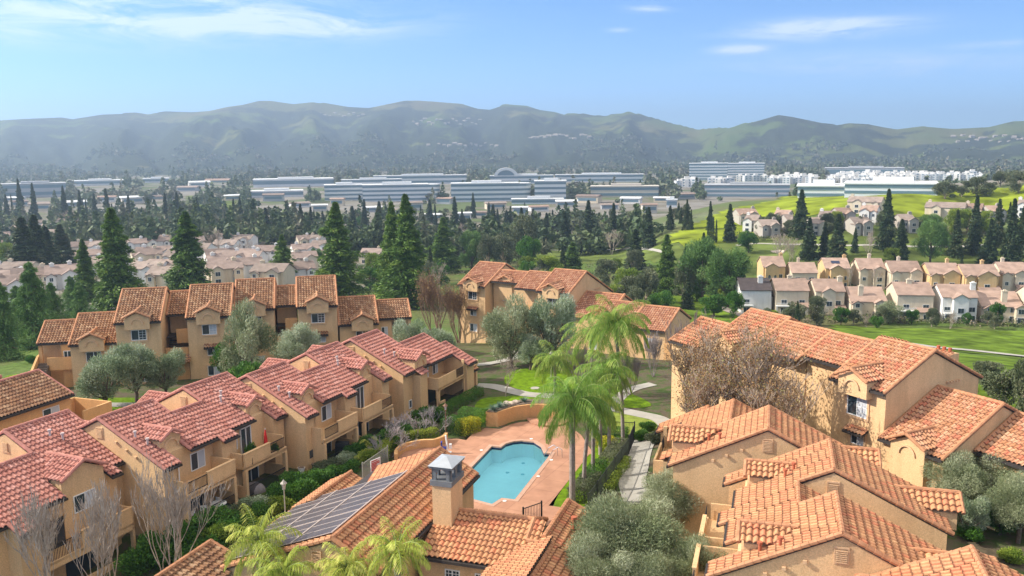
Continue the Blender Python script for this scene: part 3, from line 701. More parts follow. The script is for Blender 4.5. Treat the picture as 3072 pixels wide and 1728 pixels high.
        r = MB(); r.box(ra, rc, bf - .08, bf - .03, 3.6, 3.66, M); r.box(ra, rc, bf - .08, bf - .03, 2.8, 2.85, M)
        nb = int((rc - ra) / .12)
        for k in range(nb + 1): x = ra + (rc - ra) * k / nb; r.box(x - .014, x + .014, bf - .07, bf - .04, 2.85, 3.6, M)
        r.build('railing', DARKIN, o)
        r = MB(); r.box(a + .28, c - .28, bf - .08, bf - .03, .9, .96, M); r.box(a + .28, c - .28, bf - .08, bf - .03, .1, .15, M)
        nb = int((c - a) / .14)
        for k in range(nb + 1): x = a + .28 + (c - a - .56) * k / nb; r.box(x - .013, x + .013, bf - .07, bf - .04, .15, .9, M)
        r.build('patio_railing', DARKIN, o)
        # patio door and dark room behind it
        d = MB(); d.box((a + c) / 2 - .2, (a + c) / 2 + 1.6, -1.47, -1.40, 0, 2.1, M); f = d.build('patio_door', GLASS, b)
        e = MB()
        for x in ((a + c) / 2 - .24, (a + c) / 2 + .68, (a + c) / 2 + 1.6): e.box(x - .04, x + .04, -1.44, -1.36, 0, 2.14, M)
        e.box((a + c) / 2 - .24, (a + c) / 2 + 1.64, -1.44, -1.36, 2.1, 2.18, M); e.build('door_frame', WHITE, f)
        return o
    if cols:
        balcony(.95, 6.3, (3.2, 6.3), 0)
        window(b, M, 4.75, -1.45, 3.2, 1.55, 1.45, grid=False, trim=False)
        w2 = MB(); w2.box(1.75, 2.6, -1.5, -1.38, 2.7, 4.7, M); d_ = w2.build('balcony_door', GLASS, b); w2 = MB(); w2.box(1.66, 1.75, -1.5, -1.34, 2.7, 4.8, M); w2.box(2.6, 2.69, -1.5, -1.34, 2.7, 4.8, M); w2.box(1.66, 2.69, -1.5, -1.34, 4.7, 4.8, M); w2.build('door_frame', WHITE, d_)
        wn_ = MB(); wn_.box(.5, .95, -.36, -.3, 1.0, 1.7, M); wn_.build('small_window', GLASS, b)
    if rt:
        balcony(7.4, 12.75, (7.4, 10.6), 0)
        window(b, M, 8.95, -1.5, 3.3, .85, 1.4, grid=True, trim=False, blind=False, alt=True, split=False)
        f = MB(); f.box(9.75, 11.0, -1.52, -1.42, 2.68, 4.85, M); f = f.build('sliding_door', GLASS, b)
        e = MB()
        for x in (9.75, 10.38, 11.0): e.box(x - .04, x + .04, -1.5, -1.36, 2.68, 4.9, M)
        e.box(9.71, 11.04, -1.5, -1.36, 4.85, 4.93, M); e.build('door_frame', WHITE, f)
    # downpipe
    p = MB(); p.tube([M(1.5, -.3, 4.7), M(1.5, -.3, .1)], .05, 6); p.build('downpipe', wall, b)
    return M

# ---------------------------------------------------------------- generic gabled block (three-storey fronts and wings)
def gblock(b, M, s0, s1, te, ze, tr, tb, tmat, capm, wall=STUC, zb=-3.0, m=.49, inset=.35, front=True, zb_eave=None, cap_l=True, cap_r=True, gin=.12):
    """front slope falls towards +t to the eave te at height ze; ridge at tr; rear eave at tb"""
    zr = ze + m * (te - tr)
    zf = lambda s, t: zr - m * (t - tr); zk = lambda s, t: zr + m * (t - tr)
    tiles('roof', tmat, b, M, [(s0, s1, tr, tr, te, te)], zf)
    tiles('rear_roof', tmat, b, M, [(s0, s1, tr, tr, tb, tb)], zk)
    dk = MB(); slab(dk, M, s0, s1, tr, te, zf); slab(dk, M, s0, s1, tb, tr, zk)
    dk.box(s0, s1, te, te + .13, ze - .15, ze + .03, M); dk.build('roof_edge', FASC, b)
    w = MB(); o = .16; tf = te - inset; t2 = tb + inset
    w.prism([(tf, zb), (tf, zf(0, tf) - o), (tr, zr - o), (t2, zk(0, t2) - o), (t2, zb)], s0 + gin, s1 - gin, M)
    w.build('wall', wall, b)
    L = [((s0, tr, zr + .1), (s1, tr, zr + .1))]
    if cap_l: L += [((s0 + .05, tr, zr + .08), (s0 + .05, te, ze + .08)), ((s0 + .05, tr, zr + .08), (s0 + .05, tb, zk(0, tb) + .08))]
    if cap_r: L += [((s1 - .05, tr, zr + .08), (s1 - .05, te, ze + .08)), ((s1 - .05, tr, zr + .08), (s1 - .05, tb, zk(0, tb) + .08))]
    caps(b, capm, M, L, .13)
    return zf
def awning(b, M, sc, t, z, w, tmat):
    """little tiled hood over a window"""
    zf = lambda s, tt: z - .5 * (tt - t)
    o = tiles('window_hood', tmat, b, M, [(sc - w / 2, sc + w / 2, t, t, t + .75, t + .75)], zf)
    k = MB(); slab(k, M, sc - w / 2, sc + w / 2, t, t + .75, zf, .14); k.build('hood_board', FASC, o)
def front3(b, M, sc, tf, ze, capm, tmat, grid=True, blind=True, dz=0, ww=1.75, wh=1.3):
    """dormer and its column of windows on a three-storey front; ze = eave height, tf = wall line"""
    dormer(b, M, sc, tf + .35 - 3.0, tf + 1.0, 1, ze + 3.0 * .49, 1.65, .5, tmat, capm, z_base=ze - .75)
    window(b, M, sc, tf, ze - 2.2 - (wh - 1.3), ww, wh, grid=grid, blind=blind)
def low_windows(b, M, sc, tf, ze, tmat, n=2, off=0.0):
    if n >= 1: window(b, M, sc + off, tf, ze - 4.9, 1.3, 1.0, grid=False); awning(b, M, sc + off, tf, ze - 3.45, 2.0, tmat)
    if n >= 2: window(b, M, sc + off, tf, ze - 7.5, 1.5, 1.3, grid=False)
# ================================================================ BUILDINGS OF THE COMPLEX
# A: the long red-tiled row on the left, balconies towards the pool
frA = Frame(23.5, 60, -46, 0)
A = frA.obj('apartment_row'); tag(A, 'long two-storey ochre apartment row with pinkish red tiled roofs and balconies, left of the pool', 'apartment building')
garden_module(A, frA, 45.7, -47.9, 0, 1, T_RED, CAPR)
garden_module(A, frA, 60.1, -45.85, 0, 1, T_RED, CAPR)
MA = frA.M
zA = lambda s, t: 4.9 + .49 * (-52 - t)
PC = [(33.0, 35.4, -55.65, -50.9), (35.4, 37.0, -55.65, -49.85), (37.0, 40.0, -55.65, -51.2), (40.0, 41.0, -55.65, -52.9), (41.0, 43.9, -58.4, -52.9), (43.9, 44.9, -58.4, -51.3), (44.9, 46.5, -58.4, -52.1)]
tiles('roof', T_RED, A, MA, [(a, c, p_, p_, q_, q_) for a, c, p_, q_ in PC], zA)
tiles('rear_roof', T_RED, A, MA, [(33.0, 41.0, -55.65, -55.65, -61, -61)], lambda s, t: 6.69 + .49 * (t + 55.65)); tiles('rear_roof', T_RED, A, MA, [(41.0, 46.5, -58.4, -58.4, -64.5, -64.5)], lambda s, t: 8.04 + .49 * (t + 58.4))
dk = MB()
for a, c, p_, q_ in PC: slab(dk, MA, a, c, p_, q_, zA)
slab(dk, MA, 33, 41, -61, -55.65, lambda s, t: 6.69 + .49 * (t + 55.65)); slab(dk, MA, 41, 46.5, -64.5, -58.4, lambda s, t: 8.04 + .49 * (t + 58.4)); dk.build('roof_edge', FASC, A)
for a, c, p_, q_ in PC:
    if a in (35.4, 37.0, 43.9, 44.9): g = MB(); g.box(a, c, q_, q_ + .13, zA(0, q_) - .14, zA(0, q_) + .03, MA); g.build('gutter', FASC, A)
w = MB()
for a, c, tf, tr_, tb in ((33, 35.5, -51.4, -55.65, -60.6), (35.5, 36.95, -50.2, -55.65, -60.6), (36.95, 41.0, -52.0, -55.65, -60.6), (41.0, 44.9, -52.0, -58.4, -64), (44.9, 46.35, -52.45, -58.4, -64)):
    zt = zA(0, tr_); w.prism([(tf, -3), (tf, zA(0, tf) - .16), (tr_, zt - .16), (tb, zt + .49 * (tb - tr_) - .16), (tb, -3)], a, c, MA)
w.build('wall', STUC, A)
caps(A, CAPR, MA, [((33, -55.65, 6.79), (41, -55.65, 6.79)), ((41, -58.4, 8.14), (46.5, -58.4, 8.14)), ((41.05, -58.4, 8.1), (41.05, -55.65, 6.8)), ((41.05, -58.4, 8.1), (41.05, -64.5, 5.1)), ((46.45, -58.4, 8.1), (46.45, -52.1, 5.03)), ((35.45, -51, zA(0, -51) + .07), (35.45, -49.85, 3.92))], .13)
v = MB()
for k in range(7): v.box(40.9, 40.97, -58.7, -58.1, 6.6 + k * .1, 6.66 + k * .1, MA)
v.box(40.92, 41.02, -58.8, -58.0, 6.5, 6.57, MA); v.build('gable_vent', TRIMS, A)
dormer(A, MA, 41.95, -55.4, -51.6, 1, 6.5, 2.0, .5, T_RED, CAPR, arched=False, z_base=.8)
window(A, MA, 41.95, -51.88, 2.8, 1.9, 1.3, trim=False)
for (ps, pt) in ((43.3, -56.6), (43.8, -55.9)):
    p = MB(); z = zA(0, pt); p.tube([MA(ps, pt, z), MA(ps, pt, z + .55)], .085, 8); p.tube([MA(ps, pt, z + .5), MA(ps, pt, z + .62)], .14, 8); p.build('vent_pipe', PIPE_W, A)
bb = MB(); bb.box(37.2, 44.7, -52, -50.3, .75, .9, MA); bb.box(40.2, 44.7, -50.45, -50.3, .4, 2.1, MA); bb.box(37.2, 40.2, -50.45, -50.3, .4, .95, MA); bb.box(40.15, 44.75, -50.5, -50.26, 2.1, 2.17, MA); bb.box(44.5, 44.7, -50.6, -50.3, -3, .6, MA); bb.box(37.2, 37.45, -50.6, -50.3, -3, .6, MA); bb.box(44.55, 44.7, -52, -50.3, .75, 2.1, MA); bb.box(37.4, 44.5, -50.4, -50.3, -2.2, -1.3, MA)
bb = bb.build('balcony', STUC, A); r = MB(); r.box(37.3, 40.2, -50.42, -50.38, 1.95, 2.0, MA)
for k in range(24): r.box(37.3 + k * .12, 37.33 + k * .12, -50.41, -50.38, .95, 1.95, MA)
r.build('railing', DARKIN, bb)
d = MB(); d.box(38.4, 40.2, -52.03, -51.96, .9, 3.0, MA); d.build('balcony_door', GLASS, A); d = MB(); d.box(40.0, 42.5, -52.03, -51.96, -1.8, .3, MA); d.build('patio_door', GLASS, A)
def end_module(b, fr, s0, te, z0, sgn, tmat, capm, pipe, store=True):
    """end unit of a row: one full gable, then two lower steps and the little store"""
    M = lambda s, t, z: fr.M(s0 + s, te + sgn * t, z0 + z)
    gblock(b, M, 0, 5.35, 0, 4.9, -6.65, -13, tmat, capm, zb=-1)
    gblock(b, M, 5.35, 11.1, .1, 4.85, -3.9, -10, tmat, capm, zb=-1, inset=1.2)
    gblock(b, M, 10.5, 12.5, 2.2, 3.75, -1.8, -5, tmat, capm, zb=-1)
    tiles('roof', tmat, b, M, [(2.0, 3.7, -.9, -.9, .9, .9)], lambda s, t: 4.9 - .49 * t)
    w = MB(); w.box(2.0, 3.6, -.4, .6, -1, 4.45, M); w.build('wall', STUC, b)
    dormer(b, M, 3.4, -3.4, .2, 1, 6.75, 1.5, .5, tmat, capm, z_base=2.4)
    for sx in (6.2, 8.4): window(b, M, sx, -1.1, 3.0, 1.2, 1.4, trim=False)
    bb = MB(); bb.box(4.2, 10.5, -1.1, 1.6, 2.4, 2.6, M); bb.box(4.2, 8.4, 1.45, 1.6, 2.3, 3.7, M); bb.box(8.4, 10.5, 1.45, 1.6, 2.3, 2.7, M); bb.box(4.2, 4.35, -1.1, 1.45, 2.6, 3.7, M); bb.box(10.3, 10.5, 1.3, 1.6, -1, 4.4, M); bb.box(4.2, 4.5, 1.3, 1.6, -1, 2.4, M); bb.box(4.2, 5.7, 1.45, 1.6, -1, 1.0, M)
    bb = bb.build('balcony', STUC, b)
    r = MB(); r.box(8.4, 10.3, 1.5, 1.54, 3.6, 3.66, M)
    for k in range(17): r.box(8.4 + k * .115, 8.43 + k * .115, 1.51, 1.54, 2.7, 3.6, M)
    r.build('railing', DARKIN, bb)
    r = MB(); r.box(5.7, 10.3, 1.5, 1.54, .9, .96, M)
    for k in range(34): r.box(5.7 + k * .135, 5.73 + k * .135, 1.51, 1.54, 0, .9, M)
    r.build('patio_railing', DARKIN, bb)
    d = MB(); d.box(6.5, 8.3, -1.14, -1.06, 0, 2.1, M); d.build('patio_door', GLASS, b)
    window(b, M, 1.4, -.35, 1.0, .6, .9, trim=False, blind=False, split=False)
    for (ps, pt) in ((1.5, -3.4), (2.2, -2.6)):
        p = MB(); z = 4.9 - .49 * pt; p.tube([M(ps, pt, z), M(ps, pt, z + .55)], .085, 8); p.tube([M(ps, pt, z + .5), M(ps, pt, z + .62)], .14, 8); p.build('vent_pipe', pipe, b)
    v = MB()
    for k in range(7): v.box(.03, .1, -6.93, -6.37, 6.65 + k * .1, 6.71 + k * .1, M)
    v.box(.05, .14, -7.0, -6.3, 6.55, 6.62, M); v.box(.05, .14, -7.0, -6.93, 6.62, 7.4, M); v.box(.05, .14, -6.37, -6.3, 6.62, 7.4, M); v.box(.05, .14, -7.0, -6.3, 7.4, 7.48, M); v.build('gable_vent', TRIMS, b)
    for q in (1.6, 2.6, 3.5): e = MB(); e.box(-.04, .14, -6.65 + q, -6.45 + q, 8.15 - .49 * q - .9, 8.15 - .49 * q - .74, M); e.build('exhaust_hood', TRIMS, b)
    dormer(b, M, 3.3, -10.0, -14.0, -1, 6.2, 1.45, .5, tmat, capm, arched=False)
    if store:
        st = MB(); st.prism([(.6, -1), (.6, 2.55), (-1.2, 2.55), (-1.2, -1)], 12.5, 15.0, M); st.build('wall', STUC, b)
        zs = lambda s, t: 3.3 - .45 * (t + 1.2)
        tiles('store_roof', T_BRN, b, M, [(12.4, 15.1, -1.2, -1.2, 1.3, 1.3)], zs)
        k = MB(); slab(k, M, 12.4, 15.1, -1.2, 1.3, zs); k.build('roof_edge', FASC, b)
        w = MB(); w.box(15.3, 15.7, .3, .7, -1, 3.0, M); w.box(15.3, 15.7, -2.0, -1.6, -1, 3.0, M); w.box(15.0, 15.8, -2.1, .8, 2.6, 3.1, M); w.build('porch_wall', STUC, b)
end_module(A, frA, 75.9, -45.2, 0, 1, T_RED, CAPR, PIPE_W)

# F: the orange-tiled row on the right, balconies facing left
frF = Frame(17, 50, 0, 1.0)
Fb = frF.obj('apartment_row'); tag(Fb, 'two-storey ochre apartment row with orange tiled gables and louvre vents, lower right of the picture', 'apartment building')
garden_module(Fb, frF, 43.2, -2.8, 1.0, -1, T_ORG, CAPC, W1=14.4, pipe=PIPE_R)
end_module(Fb, frF, 58.85, -6.65, 1.0, -1, T_ORG, CAPC, PIPE_R, store=False)
garden_module(Fb, frF, 28.8, 2.8, 1.0, -1, T_ORG, CAPC, W1=14.4, pipe=PIPE_R)

# B: three-storey row at the left, dormers towards the camera
frB = Frame(77, -10, -115, 0)
Bb = frB.obj('apartment_building'); tag(Bb, 'long stepped three-storey ochre building with brown tiled roofs and arched dormers, behind the red-roofed row', 'apartment building')
MBb = frB.M
def bblk(s0, s1, te, ze, tr, **k): gblock(Bb, MBb, s0, s1, te, ze, tr, tr - 6.3, T_BRN, CAPC, **k)
bblk(-33.7, -29.6, -115.1, 4.9, -119.3, inset=1.6)
bblk(-29.6, -24.0, -113.05, 4.9, -118.9)
bblk(-23.9, -18.5, -111.3, 7.65, -117.8)
bblk(-18.5, -15.8, -115.4, 7.65, -120.1, inset=1.8)
bblk(-15.8, -10.4, -112.4, 7.65, -118.9)
bblk(-10.4, -5.2, -116.3, 7.65, -122.65)
bblk(-5.2, -2.4, -118.2, 7.65, -122.4, inset=1.8)
bblk(-2.4, 2.95, -116.35, 7.65, -122.75)
bblk(2.95, 8.3, -116.5, 4.9, -122.3)
bblk(8.3, 13.1, -119.5, 4.9, -123.5, inset=1.6)
for sc, te, ze, n in ((-26.9, -113.05, 4.9, 0), (-21.2, -111.3, 7.65, 2), (-13.1, -112.4, 7.65, 2), (-7.8, -116.3, 7.65, 2), (.3, -116.35, 7.65, 2), (6.1, -116.5, 4.9, 0)):
    front3(Bb, MBb, sc, te - .35, ze, CAPC, T_BRN, grid=(n != 0 or sc > 0), blind=sc in (-13.1,))
    if n: low_windows(Bb, MBb, sc, te - .35, ze, T_BRN, 2, .25)
    else: window(Bb, MBb, sc + .2, te - .35, .2, 1.5, 1.3)
# open stair landings between the blocks
for (a, c, t) in ((-18.5, -15.8, -113.2), (-5.2, -2.4, -116.8)):
    w = MB(); w.box(a, c, t - .15, t, -1, 3.9, MBb); w.box(a + 1.2, c, t - 1.5, t - 1.3, 4.2, 6.0, MBb); w.build('landing_wall', STUC_O, Bb)
    s_ = MB()
    for k in range(8): s_.box(a + .2, a + 1.15, t - .3 - .28 * k, t - .1 - .28 * k, 3.0 + .19 * k, 3.08 + .19 * k, MBb)
    s_.box(a, c, t - 4.5, t - 1.5, 4.9, 5.05, MBb)
    s_.build('stairs', FASC, Bb)
    tiles('porch_roof', T_BRN, Bb, MBb, [(a - .2, c + .3, t, t, t + 1.5, t + 1.5)] if a < -10 else [(a + .4, c, t, t, t + .8, t + .8)], lambda s, tt: 2.9 - .5 * (tt - t))
# entrance porch and stair at the left end
w = MB(); w.box(-33.6, -33.2, -115.6, -115.3, -1, 4.7, MBb); w.box(-31.0, -29.6, -116.7, -115.2, -1, 4.9, MBb); w.box(-32.6, -29.6, -114.9, -114.7, 1.6, 3.2, MBb)
w.prism([(-116.3, -1), (-116.3, 3.4), (-115.4, 3.4), (-108.5, .6), (-108.5, -1)], -33.9, -33.65, MBb); w.build('stair_wall', STUC_O, Bb)
s_ = MB()
for k in range(14): s_.box(-33.6, -32.4, -115.2 + .46 * k, -114.75 + .46 * k, -.6, 2.5 - .2 * k, MBb)
s_.build('stairs', simple('stone_step', (.16, .12, .09, 1), .9, var=.4, scale=6), Bb)
window(Bb, MBb, -30.3, -115.2, 2.6, .9, 1.3, trim=False, blind=False)
# right end porch
w = MB(); w.box(12.6, 13.0, -119.9, -119.6, -1, 4.7, MBb); w.box(8.4, 10.3, -121, -119.7, -1, 4.7, MBb); w.box(10.3, 11.6, -119.85, -119.7, 1.8, 3.0, MBb); w.build('porch_wall', STUC, Bb)
d = MB(); d.box(10.6, 11.6, -121.2, -121.05, 1.9, 4.1, MBb); d.build('entrance_door', FASC, Bb)
window(Bb, MBb, 9.3, -119.7, 2.4, .9, 1.4, trim=False, grid=True)

# C: three-storey building in the centre
frC = Frame(124, -75, -115, -1.5)
Cb = frC.obj('apartment_building'); tag(Cb, 'three-storey ochre building in the centre behind the tall grey olive trees', 'apartment building')
MC = frC.M
def cblk(s0, s1, te, ze, tr, tb, **k): gblock(Cb, MC, s0, s1, te, ze, tr, tb, T_BRN2, CAPC, zb=-5, **k)
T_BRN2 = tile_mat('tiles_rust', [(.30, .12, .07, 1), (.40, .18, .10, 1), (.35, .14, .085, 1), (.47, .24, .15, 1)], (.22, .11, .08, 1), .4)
cblk(-86.2, -80.8, -111.8, 6.15, -118.1, -124.5)
cblk(-80.8, -75.2, -113.6, 6.9, -116.65, -122, inset=.6)
cblk(-75.2, -71.0, -112.2, 6.4, -116.65, -122, inset=1.4)
cblk(-71.0, -65.2, -111.9, 6.3, -117.6, -126.7)
cblk(-65.2, -58.6, -111.4, 2.9, -117.6, -123)
cblk(-58.6, -53.0, -109.0, 3.9, -112.9, -118)
cblk(-53.0, -47.5, -107.6, 3.2, -112.6, -117)
caps(Cb, CAPC, MC, [((-58.6, -117.6, 6.1), (-58.6, -111.4, 3.0))], .2)
for sc, te, ze in ((-83.4, -111.8, 6.15), (-68.2, -111.9, 6.3)):
    front3(Cb, MC, sc, te - .35, ze, CAPC, T_BRN2, blind=False); low_windows(Cb, MC, sc, te - .35, ze, T_BRN2, 2, .1)
dormer(Cb, MC, -78.2, -115.6, -113.7, 1, 8.0, 1.5, .5, T_BRN2, CAPC, z_base=4.0); window(Cb, MC, -78.2, -114.2, 3.9, 1.3, 1.2)
dormer(Cb, MC, -60.8, -113.7, -110.9, 1, 4.1, 1.7, .5, T_BRN2, CAPC, z_base=0.4); window(Cb, MC, -60.8, -111.5, 1.2, 1.4, 1.2, blind=False)
window(Cb, MC, -50.0, -107.9, .6, 1.3, 1.5); window(Cb, MC, -60.8, -111.72, -1.6, 1.4, 1.3)
w = MB(); w.box(-47.7, -46.2, -111, -107.9, -5, 1.6, MC); w.box(-75.0, -71.2, -113, -112.8, -3, 3.9, MC); w.build('balcony', STUC_O, Cb)
for sx in (-66.9, -66.3, -65.7): pass
for q in range(5):
    e = MB(); e.box(-65.36, -65.12, -121.8 + q * .3, -121.65 + q * .3, 5.9, 6.05, MC); e.build('exhaust_hood', TRIMS, Cb)

# E: three-storey building at the right, bright front with one big window
frE = Frame(153, -50, -58, 1.2)
Eb = frE.obj('apartment_building'); tag(Eb, 'three-storey ochre building on the right with one white window and a blank gable', 'apartment building')
ME = frE.M
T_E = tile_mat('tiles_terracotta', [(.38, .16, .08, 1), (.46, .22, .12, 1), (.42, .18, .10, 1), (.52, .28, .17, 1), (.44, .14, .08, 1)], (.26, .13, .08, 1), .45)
def eblk(s0, s1, te, ze, tr, tb, **k): gblock(Eb, ME, s0, s1, te, ze, tr, tb, T_E, CAPC, zb=-2, **k)
eblk(-50.3, -44.8, -55.1, 9.0, -60.75, -66.9)
eblk(-54.9, -50.3, -56.6, 9.7, -60.25, -65.5, inset=.6)
eblk(-60.5, -54.9, -55.9, 9.35, -60.3, -65.5, inset=1.4)
eblk(-66.0, -60.5, -55.2, 9.0, -60.8, -66.9)
eblk(-70.5, -66.0, -54.0, 8.4, -58.1, -64)
eblk(-44.8, -39.2, -54.7, 5.5, -61.3, -67)
eblk(-39.2, -33.0, -58.2, 5.6, -62.8, -67.5)
for sc, te, ze in ((-47.6, -55.1, 9.0), (-63.3, -55.2, 9.0)):
    front3(Eb, ME, sc, te - .35, ze, CAPC, T_E, ww=2.0, wh=1.65); low_windows(Eb, ME, sc, te - .35, ze, T_E, 2, .2)
dormer(Eb, ME, -42.0, -57.3, -54.2, 1, 6.75, 1.7, .5, T_E, CAPC, z_base=2.4)
window(Eb, ME, -42.0, -55.05, 2.6, 1.5, 1.3)
tiles('roof', T_E, Eb, ME, [(-54.5, -51.5, -66, -66, -69, -69)], lambda s, t: 10.6 + .45 * (t + 66))
for q in range(5):
    e = MB(); e.box(-44.98, -44.72, -62.6 - q * .35, -62.45 - q * .35, 8.9, 9.05, ME); e.build('exhaust_hood', TRIMS, Eb)
# chimney bank behind the ridge
w = MB(); w.box(-48.2, -46.6, -66.2, -64.6, 6, 10.6, ME); w = w.build('chimney', STUC, Eb)
for k in range(3):
    p = MB(); p.tube([ME(-48.0 + .55 * k, -65.4, 10.6), ME(-48.0 + .55 * k, -65.4, 11.1)], .15, 8); p.build('flue', PIPE_R, w)
tiles('chimney_tiles', T_E, w, ME, [(-48.4, -46.4, -65.4, -65.4, -64.3, -64.3)], lambda s, t: 10.7 - .3 * (t + 65.4))
lm = MB(); lm.tube([ME(-39.1, -56.8, 3.0), ME(-39.0, -56.8, 3.5)], [.12, .16], 6); lm.build('wall_lantern', DARKIN, Eb)

# D: low building at the left edge
frD = Frame(19.5, 58, -68, 0)
Db = frD.obj('apartment_building'); tag(Db, 'two-storey orange building with dark mossy tiles cut by the left edge of the picture', 'apartment building')
MD = frD.M
gblock(Db, MD, 50.0, 62.9, -67.7, 4.9, -71.9, -77, T_BRN, CAPR, wall=STUC_O, zb=-1)
gblock(Db, MD, 40.0, 50.5, -67.2, 4.9, -72.2, -77, T_BRN, CAPR, wall=STUC_O, zb=-1)
window(Db, MD, 60.4, -68.05, 2.8, 1.9, 1.5, trim=False)
w = MB(); w.prism([(-73.5, 5.0), (-73.5, 6.6), (-71.2, 8.1), (-67.9, 6.5), (-67.9, 5.0)], 44, 50.2, MD); w.build('wall', STUC_O, Db)
w = MB(); w.box(62.9, 66.5, -66.9, -66.7, -1, 3.3, MD); w.box(66.3, 66.5, -71.5, -66.9, -1, 3.3, MD); w.box(62.9, 66.5, -71.6, -71.4, -1, 3.3, MD); w.build('balcony', STUC_O, Db)
caps(Db, CAPR, MD, [((56, -72.0, 7.3), (60.5, -74.2, 6.8))], .22)

# G: pool house with chimney and solar mats
frG = Frame(18.3, 50, -25, 0)
Gb = frG.obj('pool_house'); tag(Gb, 'single-storey pool house with orange tiled roof, solar mats and a tall chimney, beside the pool', 'pool house')
MG = frG.M
gm = .58; ZR = 5.8; TRg = -24.94
zr_ = lambda s, t: ZR - gm * (t - TRg); zl_ = lambda s, t: ZR + gm * (t - TRg)
tiles('roof', T_ORG, Gb, MG, [(41.6, 57.8, TRg, TRg, -21.9, -21.9)], zr_)
zs_ = lambda s, t: ZR + .38 * (t - TRg)
tiles('roof', T_ORG, Gb, MG, [(52.6, 57.8, TRg, TRg, -28.5, -30.2)], zs_)
tiles('roof', T_ORG, Gb, MG, [(42.0, 52.6, TRg, TRg, -34.0, -34.0)], zs_)
dk = MB(); slab(dk, MG, 41.6, 57.8, TRg, -21.9, zr_); slab(dk, MG, 41.6, 52.6, -34.0, TRg, zs_); slab(dk, MG, 52.6, 57.8, -30.2, TRg, zs_); dk.box(41.6, 57.8, -21.9, -21.77, 3.9, 4.07, MG); dk.build('roof_edge', FASC, Gb)
caps(Gb, CAPC, MG, [((41.6, TRg, ZR + .1), (57.8, TRg, ZR + .1)), ((41.65, TRg, ZR + .08), (41.65, -21.9, zr_(0, -21.9) + .08)), ((41.65, TRg, ZR + .08), (41.65, -34, zs_(0, -34) + .08)), ((57.75, TRg, ZR + .05), (57.75, -21.9, zr_(0, -21.9) + .05))], .15)
w = MB()
w.prism([(-22.25, -1), (-22.25, zr_(0, -22.25) - .15), (TRg, ZR - .15), (-33.6, zs_(0, -33.6) - .15), (-33.6, -1)], 41.75, 52.5, MG)
w.prism([(-22.25, -1), (-22.25, zr_(0, -22.25) - .15), (TRg, ZR - .15), (-29.6, zs_(0, -29.6) - .15), (-29.6, -1)], 52.5, 57.6, MG)
w.build('wall', STUC, Gb)
v = MB()
for k in range(8): v.box(41.66, 41.72, -26.3, -25.8, 3.95 + k * .1, 4.0 + k * .1, MG)
v.box(41.65, 41.76, -26.38, -26.3, 3.85, 4.85, MG); v.box(41.65, 41.76, -25.8, -25.72, 3.85, 4.85, MG); v.box(41.65, 41.76, -26.38, -25.72, 4.85, 4.93, MG); v.build('gable_vent', TRIMS, Gb)
# solar mats
SOL = simple('solar_mat', (.075, .068, .070, 1), .32, var=.15, scale=.7, spec=.6)
STR = simple('solar_strap', (.50, .42, .38, 1), .7)
for i, (a, c) in enumerate(((42.2, 45.6), (45.75, 49.1), (49.25, 52.4))):
    for j, (t0, t1) in enumerate(((-33.6, -30.9), (-30.75, -28.1), (-27.95, -25.3))):
        k = MB(); slab(k, MG, a, c, t0, t1, lambda s, t: zs_(s, t) + .27, .04); k = k.build('solar_mat', SOL, Gb)
        q = MB()
        for u in (.0, .33, .66, 1.0): tt = a + (c - a) * u; slab(q, MG, tt - .02, tt + .02, t0, t1, lambda s, t: zs_(s, t) + .29, .03)
        q.build('strap', STR, k)
pp = MB()
for t in (-30.83, -28.03, -25.2): pp.tube([MG(42.1, t, zs_(0, t) + .3), MG(52.5, t, zs_(0, t) + .3)], .05, 6)
pp.build('solar_pipe', STR, Gb)
# chimney
ch = MB(); s0, s1, t0, t1 = 48.9, 50.9, -21.75, -20.45
ch.box(s0, s1, t0, t1, -1, 6.7, MG); ch = ch.build('chimney', STUC, Gb)
GREYM = simple('grey_metal_cap', (.16, .165, .17, 1), .55, var=.12, scale=3)
k = MB(); k.box(s0 - .1, s1 + .1, t0 - .1, t1 + .1, 6.7, 7.05, MG)
for (a0, a1, b0, b1) in ((s0, s1, t0, t0 + .12), (s0, s1, t1 - .12, t1)):
    for (x0, x1) in ((a0, a0 + .25), (a0 + .85, a0 + 1.15), (a1 - .25, a1)): k.box(x0, x1, b0, b1, 7.05, 7.85, MG)
    for c_ in (a0 + .55, a0 + 1.45):
        for q in range(6):
            a_, b_ = PI * q / 6, PI * (q + 1) / 6; R = .3
            k.hexa([MG(c_ + R * math.cos(a_), b0, 7.5 + R * math.sin(a_)), MG(c_ + R * math.cos(b_), b0, 7.5 + R * math.sin(b_)), MG(c_ + R * math.cos(b_), b1, 7.5 + R * math.sin(b_)), MG(c_ + R * math.cos(a_), b1, 7.5 + R * math.sin(a_)),
                    MG(c_ + R * math.cos(a_), b0, 7.86), MG(c_ + R * math.cos(b_), b0, 7.86), MG(c_ + R * math.cos(b_), b1, 7.86), MG(c_ + R * math.cos(a_), b1, 7.86)])
